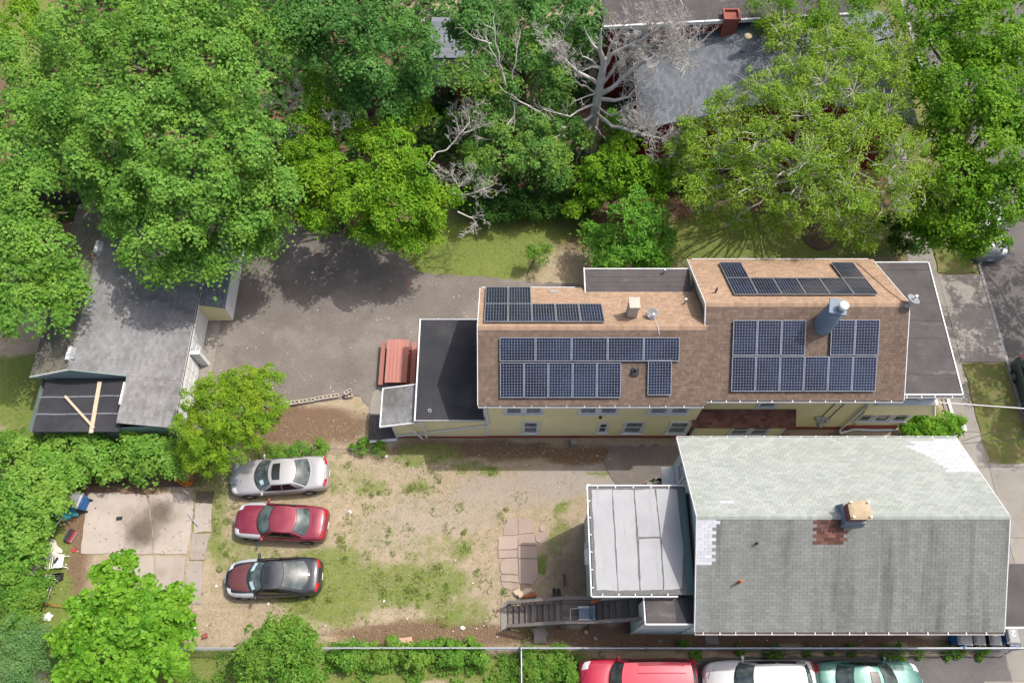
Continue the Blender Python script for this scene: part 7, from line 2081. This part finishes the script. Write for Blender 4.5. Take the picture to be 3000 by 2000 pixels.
tree('knotweed_thicket', 'light green round leafed thicket between the garage and the concrete pad', 'shrub', px_blobs([(150, 1030, 40, 1.5), (215, 1035, 42, 1.6), (280, 1030, 40, 1.6), (345, 1040, 40, 1.6), (395, 1055, 34, 1.4), (170, 1070, 36, 1.3), (260, 1065, 36, 1.3), (330, 1075, 28, 1.1), (120, 1055, 36, 1.4)], 1.5), T_ROUND, .17, LM['knot'], .5, 50, 2.1, None, .05, group=GS_, crown='foliage', trunk='stem', flat=.6)
tree('weed_bush', 'dark leafy weeds under the lean-to edge of the garage', 'shrub', px_blobs([(60, 1010, 36, .9), (20, 1020, 36, .9), (130, 1000, 26, .8), (250, 1005, 30, .8), (320, 1000, 30, .8), (370, 1000, 26, .8)], .8), T_OVAL, .16, LM['weed'], .4, 44, 1.9, None, .04, group=GS_, crown='foliage', trunk='stem', flat=.6)
tree('weed_bush', 'green weeds behind the silver sedan by the dirt patch', 'shrub', px_blobs([(655, 1035, 18, .4), (690, 1032, 20, .4), (730, 1032, 18, .4), (830, 1030, 18, .3), (870, 1035, 16, .3), (620, 1045, 16, .4)], .4), T_OVAL, .13, LM['weed'], .25, 30, 1.8, None, .03, group=GS_, crown='foliage', trunk='stem', flat=.5)
tree('blue_green_bush', 'blue-green fine leafed bush in the lower left corner', 'shrub', px_blobs([(30, 1465, 50, 2.2), (20, 1525, 56, 2.3), (75, 1530, 36, 1.8), (75, 1480, 30, 1.6)], 2), T_OVAL, .11, LM['blue'], .4, 90, 2.0, None, .08, group=GS_, crown='foliage', trunk='stem', spread=.4)
tree('weed_bush', 'weeds at the left edge beside the rubbish heap', 'shrub', px_blobs([(25, 1340, 42, 1), (70, 1370, 26, .7), (30, 1400, 40, 1), (60, 1430, 26, .8), (90, 1330, 18, .5)], .9), T_OVAL, .18, LM['weed'], .4, 40, 1.8, None, .05, group=GS_, crown='foliage', trunk='stem', flat=.6)
tree('willow_shrub', 'narrow leafed green shrub growing through the lower fence', 'shrub', px_blobs([(640, 1435, 32, 2.2), (600, 1475, 44, 2.4), (675, 1465, 42, 2.3), (640, 1510, 52, 2.6), (565, 1520, 30, 1.8), (700, 1505, 28, 1.8), (610, 1555, 40, 2.2), (690, 1550, 40, 2)], 2.3), T_OVAL, .20, LM['weed'], .42, 46, 1.9, None, .06, group=GS_, crown='foliage', trunk='stem', droop=.6, jit=.6)
tree('hedge_plant', 'low bright hedge growing along the lower fence', 'hedge', px_blobs([(x + 9 * math.sin(i * 2.3), 1503 + 9 * math.sin(i * 1.7), 15 + 8 * abs(math.sin(i * 1.3)), .45 + .4 * abs(math.sin(i * .9))) for i, x in enumerate(range(770, 1110, 22))], .8), T_ROUND, .12, LM['weed'], .25, 34, 1.7, None, .04, group=GS_, crown='foliage', trunk='stem', flat=.7)
tree('weed_bush', 'tall weeds in the corner plot below the fence left of the red car', 'shrub', px_blobs([(1230, 1505, 22, .6), (1280, 1510, 20, .5), (1215, 1545, 18, .5), (1300, 1550, 22, .6), (1255, 1530, 14, .4)], .5), T_OVAL, .17, LM['weed'], .3, 34, 1.7, None, .04, group=GS_, crown='foliage', trunk='stem', flat=.6)
tree('weed_bush', 'low weeds growing along the fence above the parked cars', 'shrub', px_blobs([(1600, 1501, 9, .2), (1782, 1502, 16, .3), (1766, 1498, 8, .2), (1862, 1496, 8, .2), (1960, 1496, 7, .15), (2043, 1498, 11, .2), (2066, 1497, 14, .2), (2110, 1498, 9, .15), (2180, 1497, 12, .2), (2204, 1498, 9, .2), (2255, 1497, 12, .18), (1700, 1495, 6, .2), (1570, 1480, 8, .2), (1905, 1495, 5, .12)], .3), T_OVAL, .12, LM['weed'], .18, 26, 1.5, None, .02, group=GS_, crown='foliage', trunk='stem', flat=.6, jit=.9)
tree('front_shrub', 'glossy green shrubs at the foot of the front porch', 'shrub', px_blobs([(2095, 985, 16, .6), (2125, 975, 20, .7), (2155, 985, 20, .7), (2180, 965, 22, .8), (2190, 985, 16, .7), (2108, 960, 12, .6)], .7), T_OVAL, .16, LM['catalpa'], .28, 40, 2.1, None, .04, crown='foliage', trunk='stem', group='small trees around the yards')
tree('sapling', 'thin bare-stemmed sapling in the sunlit lawn behind the house', 'tree', px_blobs([(1240, 590, 16, 1.4), (1225, 575, 12, 1.6), (1255, 570, 12, 1.3)], 1.4), T_OVAL, .16, LM['weed'], .3, 12, 1.2, at(1545, 800), .03, group='small trees around the yards', twigs=3)
tree('dark_shrub', 'deep green shrub in the shade beside the front walk', 'shrub', px_blobs([(2075, 540, 28, 1.4), (2085, 575, 22, 1), (2060, 510, 24, 1.4)], 1.3), T_OVAL, .15, LM['ivy'], .35, 46, 2.0, None, .05, crown='foliage', trunk='stem', group='small trees around the yards')
tree('weed_bush', 'undergrowth in the deep shade between trees and wooden fence', 'shrub', px_blobs([(800, 270, 40, .9), (1060, 230, 30, .9), (1050, 300, 40, .8), (1030, 200, 24, .9), (690, 170, 36, .8), (900, 270, 30, .8)], .8), T_OVAL, .16, LM['ivy'], .4, 40, 1.5, None, .04, crown='foliage', trunk='stem', group=GS_, flat=.6)

def tree_at(label, base, cs, tpl, leaf, mat, **k):
    return tree('street_tree', label, 'tree', [(Vector(c), r) for c, r in cs], tpl, leaf, mat, base=Vector(base), **k)
tree_at('open crowned street tree across the road casting dappled shade on the pavement', (31.5, 18, 0), [((28.6, 20.5, 8), 1.5), ((29.8, 18, 8.6), 1.7), ((28.4, 16.6, 7.6), 1.2), ((31.5, 20, 9.5), 1.8), ((31, 15.5, 9), 1.6), ((29.2, 23, 8.2), 1.6), ((33, 18, 9.5), 1.8), ((28.0, 14.2, 7.2), .9), ((32, 23, 9), 1.8), ((30.5, 26, 9), 1.8)], T_MAPLE, .2, LM['street'], R=.55, per=40, cover=.8, trunk_r=.2, group=GT)
# ------------------------------------------------------------------ dead wood
def grow(mb, p, d, L, r, depth, rng_, up=.12, seg=4, spread=.9, kids=(3, 5)):
    P = [p.copy()]; q = p.copy(); dd = d.normalized()
    for i in range(seg):
        dd = (dd + V3(rng_.uniform(-1, 1), rng_.uniform(-1, 1), rng_.uniform(-.8, 1) * .8) * .28 + V3(0, 0, up * .25)).normalized()
        q = q + dd * L / seg; P.append(q.copy())
    mb.tube(P, [max(r * (1 - .7 * i / seg), .0075) for i in range(seg + 1)], 5 if r > .03 else 3, cap=False)
    if depth <= 0:
        return
    for k in range(rng_.randint(*kids)):
        f = rng_.uniform(.25, 1.0); i = min(int(f * seg), seg - 1); b = P[i].lerp(P[i + 1], f * seg - i)
        t = (P[i + 1] - P[i]).normalized()
        nd = (t * .7 + V3(rng_.uniform(-1, 1), rng_.uniform(-1, 1), rng_.uniform(-.5, .9)) * spread).normalized()
        grow(mb, b, nd, L * rng_.uniform(.4, .65), r * .42, depth - 1, rng_, up, 3, spread, kids)

def branch_path(mb, pts, r0, r1, rng_, kids=6, klen=1.2, depth=2, kid_r=.022, start=.25, kk=(3, 5)):
    P = [at(*p) if not isinstance(p, Vector) else p for p in pts]
    Q = [P[0]]
    for a, b in zip(P[:-1], P[1:]):
        for j in range(1, 4):
            w = (b - a).length * .05
            Q.append(a.lerp(b, j / 3) + (V3(rng_.uniform(-w, w), rng_.uniform(-w, w), rng_.uniform(-w, w)) if j < 3 else V3(0, 0, 0)))
    n = len(Q) - 1
    mb.tube(Q, [r0 + (r1 - r0) * i / n for i in range(n + 1)], 6, cap=True)
    for k in range(kids):
        f = rng_.uniform(start, 1); i = min(int(f * n), n - 1); b = Q[i].lerp(Q[i + 1], f * n - i); t = (Q[i + 1] - Q[i]).normalized()
        nd = (t * .8 + V3(rng_.uniform(-1, 1), rng_.uniform(-1, 1), rng_.uniform(-.5, .8)) * .8).normalized()
        grow(mb, b, nd, klen * rng_.uniform(.5, 1.2), kid_r, depth, rng_, kids=kk)

DT = thing('dead_tree', 'tall bleached dead tree with broken limbs between the yard and the dark red house', 'tree', at(1723, 451))
g_ = random.Random(17)
tk = MB(); b0 = at(1723, 451, -.1)
TP = [b0, V3(b0.x + .05, b0.y, 2.0), V3(b0.x + .1, b0.y + .05, 4.5), V3(b0.x + .18, b0.y + .05, 6.6), V3(b0.x + .2, b0.y, 7.6)]
tk.tube(TP, [.46, .31, .24, .19, .12], 12)
for k in range(9):
    a = k * .7; tk.tube([V3(b0.x + .5 * math.cos(a), b0.y + .5 * math.sin(a), 0), V3(b0.x + .3 * math.cos(a + .2), b0.y + .3 * math.sin(a + .2), 1.6), V3(b0.x + .1 + .2 * math.cos(a + .4), b0.y + .2 * math.sin(a + .4), 4)], [.12, .09, .03], 6, cap=False)
tk.build('trunk', M['deadwood'], DT)
tz = lambda z: V3(b0.x + .02 * z, b0.y + .01 * z, z)
BR = [([tz(7.2), (1757, 140, 8.6), (1762, 85, 10)], .16, .03, 1, .6, 1), ([tz(7.4), (1735, 130, 8.8), (1712, 80, 10)], .09, .02, 2, .6, 1), ([tz(6.9), (1735, 195, 7.4), (1708, 208, 7.6)], .09, .02, 2, .5, 1), ([tz(6.6), (1735, 178, 7.6), (1705, 166, 8)], .07, .02, 2, .5, 1),
      ([tz(5.6), (1690, 210, 6.8), (1655, 175, 7.6), (1632, 140, 8.4)], .11, .04, 22, 1.1, 3), ([tz(5.0), (1700, 250, 6), (1683, 228, 6.4)], .06, .02, 3, .7, 1), ([tz(4.2), (1670, 342, 4.8), (1605, 325, 5.4)], .08, .015, 4, .9, 1),
      ([tz(3.4), (1650, 375, 4.2), (1590, 335, 5), (1522, 298, 6), (1462, 250, 7)], .10, .02, 8, 1.2, 1), ([tz(3.2), (1670, 390, 3.8), (1607, 404, 3.9)], .06, .012, 4, .8, 1), ([tz(5.2), (1700, 290, 5.4), (1672, 305, 5.6)], .05, .01, 3, .6, 1),
      ([tz(4.8), (1790, 260, 5.8), (1861, 200, 7), (1930, 158, 7.8), (1985, 128, 8.3)], .15, .035, 30, 1.8, 3), ([tz(6.2), (1790, 160, 7.6), (1850, 130, 8.3), (1895, 106, 8.8), (1950, 66, 9.6)], .11, .025, 14, 1.3, 3), ([tz(6.4), (1790, 130, 8.2), (1822, 88, 9.2), (1848, 15, 10.5)], .08, .02, 6, 1.1, 2),
      ([tz(3.6), (1795, 372, 4.2), (1850, 385, 4.5), (1910, 400, 4.8), (1965, 412, 5)], .12, .03, 26, 1.5, 3), ([tz(4.6), (1800, 295, 5.2), (1840, 285, 5.6), (1880, 240, 6.2)], .12, .03, 10, 1.2, 2), ([tz(4.0), (1790, 340, 4.6), (1830, 320, 5), (1865, 330, 5.2)], .07, .02, 6, 1.0, 2),
      ([tz(2.9), (1715, 405, 2.4), (1700, 440, 1.4), (1687, 480, .3)], .13, .04, 2, .5, 1), ([tz(5.4), (1800, 200, 7), (1835, 160, 7.8), (1900, 150, 8.2), (1975, 190, 8)], .09, .02, 16, 1.5, 3), ([tz(2.6), (1760, 395, 2.9), (1775, 408, 2.8)], .06, .02, 1, .4, 1)]
mb = MB()
for pts, r0, r1, kids, kl, dp in BR:
    branch_path(mb, pts, r0, r1, g_, kids, kl, dp)
mb.build('branches', M['deadwood'], DT)
mb = MB()
for pts in ([(1480, 250, 7.2), (1470, 200, 8.4), (1440, 150, 9.4), (1425, 110, 10)], [(1480, 250, 7.2), (1462, 180, 8.8), (1450, 100, 10), (1445, 50, 10.6)], [(1500, 235, 7), (1512, 160, 8.2), (1525, 90, 9)], [(1470, 290, 6), (1505, 300, 6), (1506, 380, 5)], [(1506, 340, 5.4), (1450, 405, 5), (1410, 412, 4.8)], [(1440, 130, 8.6), (1385, 110, 8.8)], [(1440, 250, 6.6), (1410, 192, 7)]):
    branch_path(mb, pts, .06, .022, g_, 5, .9, 1)
mb.build('bare_branches', M['pale_branch'], ash)
mb = MB()
for pts, kd in (([(1275, 450, 5), (1310, 438, 5.2), (1345, 395, 5.6), (1335, 345, 6)], 9), ([(1345, 395, 5.6), (1375, 360, 6), (1372, 318, 6.4)], 8), ([(1360, 390, 5.6), (1410, 372, 5.8)], 5), ([(1275, 450, 5), (1255, 480, 5), (1285, 510, 4.8), (1300, 560, 4.4)], 5), ([(1300, 565, 4.4), (1350, 545, 4.8), (1385, 512, 5.2)], 12), ([(1300, 565, 4.4), (1370, 570, 4.5), (1440, 545, 4.6)], 10),
             ([(1345, 548, 4.8), (1322, 510, 5)], 4), ([(1340, 620, 4), (1385, 640, 3.6), (1400, 665, 3.2)], 6), ([(910, 250, 6), (945, 240, 6.4), (1000, 300, 6.4), (1015, 365, 6)], 6), ([(985, 320, 6.4), (960, 340, 6.4)], 3)):
    branch_path(mb, pts, .045, .014, g_, kd + 2, .8, 2, .010)
mb.build('dead_branches', M['deadwood'], cherry)
SN = thing('bare_shrub', 'bare grey twiggy branch standing between the broad maple and the vivid tree', 'branch', at(845, 400)); mb = MB()
for pts in ([at(838, 420, .0), (845, 370, 2), (855, 300, 4), (870, 200, 6)], [(850, 320, 3.5), (810, 302, 4.6), (765, 296, 5)], [(848, 330, 3.4), (880, 260, 5)], [(842, 380, 1.8), (870, 385, 2.4)]):
    branch_path(mb, pts, .05, .014, g_, 8, .9, 2, .014)
mb.build('branches', M['deadwood'], SN)
LT = [o for o in bpy.data.objects if o.get('label', '').startswith('maple at the left edge')][0]
mb = MB(); mb.tube([at(60, 720, 0), at(120, 655, 2.4), at(80, 580, 5)], [.24, .2, .12], 8); mb.build('limb', M['bark'], LT)
BT = [o for o in bpy.data.objects if o.get('label', '').startswith('broad maple')][0]
mb = MB(); mb.tube([at(660, 500, 3), at(628, 450, 6), at(560, 390, 8)], [.2, .17, .1], 8); mb.tube([at(600, 430, 6.5), at(555, 425, 7.5)], [.06, .03], 6); mb.build('limb', M['bark'], BT)

# ------------------------------------------------------------------ grass, leaves on the ground, scraps
def scatter(n, region, key, seed, wmin=.0):
    r = np.random.default_rng(seed); x0, x1, y0, y1 = region
    X, Y = r.uniform(x0, x1, n), r.uniform(y0, y1, n)
    zc = H * ct + Y * st; px, py = 1500 + F * X / zc, 1000 + F * (H * st - Y * ct) / zc
    w1 = (vnoise(X, Y, .9, 3) - .5) * 26 + (vnoise(X, Y, 2.6, 4) - .5) * 44; w2 = (vnoise(X, Y, .8, 5) - .5) * 24 + (vnoise(X, Y, 2.2, 6) - .5) * 40
    g, a, m = channels(px, py, w1, w2)
    k = dict(g=g, a=a, m=m, n=np.maximum(0, .55 - .4 * g - .45 * a))[key]
    k = k * (.35 + 1.1 * vnoise(X, Y, .5, 31))
    keep = (r.random(n) < k) & (px > -100) & (px < 3100) & (py < 2080) & (py > -60)
    # nothing under houses, cars' tarmac or slabs
    for (q0, q1, q2, q3) in ((-5.9, 20.5, 12.8, 20), (3.3, 19.2, 3.3, 10.9), (-23.4, -15.5, 12.5, 25), (XS0 - .1, XK + 9, -10, 60)):
        keep &= ~((X > q0) & (X < q1) & (Y > q2) & (Y < q3))
    for pq in ASPH:
        keep &= ~inside(X, Y, pq)
    return X[keep], Y[keep], r
def inside(X, Y, P):
    c = np.zeros(len(X), bool); n = len(P)
    for i in range(n):
        x0, y0 = P[i][0], P[i][1]; x1, y1 = P[(i + 1) % n][0], P[(i + 1) % n][1]
        m = ((y0 > Y) != (y1 > Y)) & (X < (x1 - x0) * (Y - y0) / ((y1 - y0) or 1e-9) + x0); c ^= m
    return c
ASPH = [[(v.x, v.y) for v in G0((590, 640), (850, 650), (1010, 690), (1130, 700), (1215, 790), (1300, 806), (1725, 832), (1725, 930), (1430, 940), (1300, 1150), (1085, 1210), (1040, 1160), (830, 1192), (556, 1190), (600, 880))],
        [(v.x, v.y) for v in G0((240, 1447), (625, 1447), (620, 1640), (590, 1780), (300, 1795))], [(v.x, v.y) for v in G0((1690, 1935), (2260, 1921), (2960, 1921), (3000, 2200), (1690, 2200))], [(v.x, v.y) for v in G0((1460, 1520), (1575, 1520), (1578, 1710), (1470, 1728))]]
def lay(name, X, Y, r, tpl, size, mat, tilt, z, tint=(.5, .25)):
    n = len(X); c = np.stack([X, Y, np.full(n, z) + r.uniform(0, .01, n)], -1); nn = np.stack([r.normal(0, tilt, n), r.normal(0, tilt, n), np.ones(n)], -1)
    L_ = Leaves(); L_.add(c, nn, size * r.uniform(.55, 1.3, n), np.clip(r.normal(*tint, n), 0, 1)); o = L_.build(name, tpl, mat); o['kind'] = 'stuff'; return o
X, Y, r = scatter(150000, (-28, 24, 1, 32), 'g', 41)
c = np.stack([X, Y, np.full(len(X), .03)], -1); n_ = np.stack([r.normal(0, 1, len(X)), r.normal(0, 1, len(X)), np.full(len(X), .6)], -1)
L_ = Leaves(); L_.add(c, n_, r.uniform(.07, .17, len(X)), np.clip(r.normal(.5, .25, len(X)), 0, 1), np.stack([r.normal(0, .6, len(X)), r.normal(0, .6, len(X)), np.ones(len(X))], -1)); o = L_.build('grass', (T_BLADE[0] * np.array([1.7, 1, 1]), T_BLADE[1]), LM['grass']); o['kind'] = 'stuff'
M['straw_flat'] = gmat('dry_straw', (0.36, 0.30, 0.185), (0.26, 0.215, 0.12), rough=1, tint=.3, bump=0, fine=0)
M['dead_leaf'] = gmat('dead_leaf', (0.26, 0.165, 0.095), (0.16, 0.10, 0.06), scale=9, rough=.9, tint=.5, bump=0, fine=0)
X, Y, r = scatter(70000, (-20, 8, 1, 14), 'n', 43); lay('straw', X, Y, r, (T_BLADE[0] * np.array([1.5, 1, 1]), T_BLADE[1]), .12, M['straw_flat'], .35, .015)
X, Y, r = scatter(40000, (-28, 24, 1, 34), 'm', 44); lay('fallen_leaves', X, Y, r, T_OVAL, .085, M['dead_leaf'], .4, .02)
X, Y, r = scatter(500, (-26, 8, 1.5, 13), 'n', 45); X2, Y2, _ = scatter(900, (-24, 18, 1.5, 14), 'm', 46); X, Y = np.concatenate([X, X2]), np.concatenate([Y, Y2])
lay('litter', X, Y, r, T_ROUND, .055, M['litter'], .4, .03)
# dark leaves added on the floor to darken the gaps between the crowns
nn = 30000; X = RNG.uniform(-30, 12, nn); Y = RNG.uniform(23.5, 44, nn); k = (vnoise(X, Y, 1.1, 61) + vnoise(X, Y, .4, 62) * .5 > .55) & ~((X < -15.6) & (Y < 26)) & ~((X > -9) & (Y < 27.8)) & ~inside(X, Y, ASPH[0]); X, Y = X[k], Y[k]; n = len(X)
L_ = Leaves(); L_.add(np.stack([X, Y, RNG.uniform(.05, .7, n)], -1), np.stack([RNG.normal(0, .4, n), RNG.normal(0, .4, n), np.ones(n)], -1), .3 * RNG.uniform(.6, 1.3, n), np.clip(RNG.normal(.5, .22, n), 0, 1)); o = L_.build('undergrowth', T_ROUND, LM['ivy']); o['kind'] = 'stuff'
nn = 700; X = RNG.uniform(-16, 3, nn); Y = RNG.uniform(12.5, 27, nn); k = inside(X, Y, ASPH[0]) & (vnoise(X, Y, 1.5, 71) + .4 * RNG.random(nn) > .62); X, Y = X[k], Y[k]
lay('yard_bits', X, Y, np.random.default_rng(72), T_ROUND, .05, M['litter'], .3, .03, (.3, .3))
nn = 2600; X = RNG.uniform(-16, 3, nn); Y = RNG.uniform(12.5, 27, nn); k = inside(X, Y, ASPH[0]) & (Y > 19.5 + 5 * RNG.random(nn)); X, Y = X[k], Y[k]
lay('fallen_leaves', X, Y, np.random.default_rng(73), T_OVAL, .08, M['dead_leaf'], .3, .03)
nn = 420; X = RNG.uniform(-21, -14, nn); Y = RNG.uniform(3.5, 10.5, nn); k = inside(X, Y, ASPH[1]) & (vnoise(X, Y, .8, 75) > .42); X, Y = X[k], Y[k]
lay('fallen_leaves', X, Y, np.random.default_rng(76), T_OVAL, .085, M['dead_leaf'], .3, .05)
# grass tufts standing up in the yard
r5 = random.Random(88); L_ = Leaves()
for i in range(420):
    p = at(r5.uniform(560, 1560), r5.uniform(1330, 1860)); X = np.array([p.x]); Y = np.array([p.y]); pp = proj(p.x, p.y)
    q = channels(np.array([pp[0]]), np.array([pp[1]]), np.zeros(1), np.zeros(1))
    if r5.random() > q[0][0] * .9 + .06 or inside(X, Y, ASPH[3])[0] or inside(X, Y, ASPH[1])[0]: continue
    m = r5.randint(10, 34); rd = r5.uniform(.12, .45); a = RNG.uniform(0, 6.28, m); e = rd * np.sqrt(RNG.random(m))
    L_.add(np.stack([p.x + e * np.cos(a), p.y + e * np.sin(a), RNG.uniform(.03, .10, m)], -1), np.stack([np.cos(a) * .7 + RNG.normal(0, .4, m), np.sin(a) * .7 + RNG.normal(0, .4, m), np.full(m, .8)], -1), RNG.uniform(.10, .2, m), np.clip(RNG.normal(r5.uniform(.35, .8), .18, m), 0, 1))
o = L_.build('grass_tufts', (T_BLADE[0] * np.array([2.4, 1, 1]), T_BLADE[1]), LM['grass']); o['kind'] = 'stuff'
# low green cover below the fence at the bottom and in the yard corner
for (x0, x1, y0, y1, nn, s, mt, nm) in ((at(420, 2050).x, at(1520, 2050).x, -1.0, 2.75, 9000, .14, 'weed', 'ground_cover'), (-28, -22.8, 3.5, 12, 6000, .15, 'weed', 'ground_cover'), (at(950, 1930).x, at(1700, 1930).x, 0.2, 2.7, 5500, .15, 'weed', 'ground_cover')):
    X = RNG.uniform(x0, x1, nn); Y = RNG.uniform(y0, y1, nn); k = vnoise(X, Y, .7, 51) + vnoise(X, Y, .3, 52) * .5 > .62; X, Y = X[k], Y[k]; n = len(X)
    L_ = Leaves(); L_.add(np.stack([X, Y, RNG.uniform(.05, .28, n)], -1), np.stack([RNG.normal(0, .45, n), RNG.normal(0, .45, n), np.ones(n)], -1), s * RNG.uniform(.6, 1.3, n), np.clip(RNG.normal(.5, .22, n), 0, 1)); o = L_.build(nm, T_OVAL, LM[mt]); o['kind'] = 'stuff'
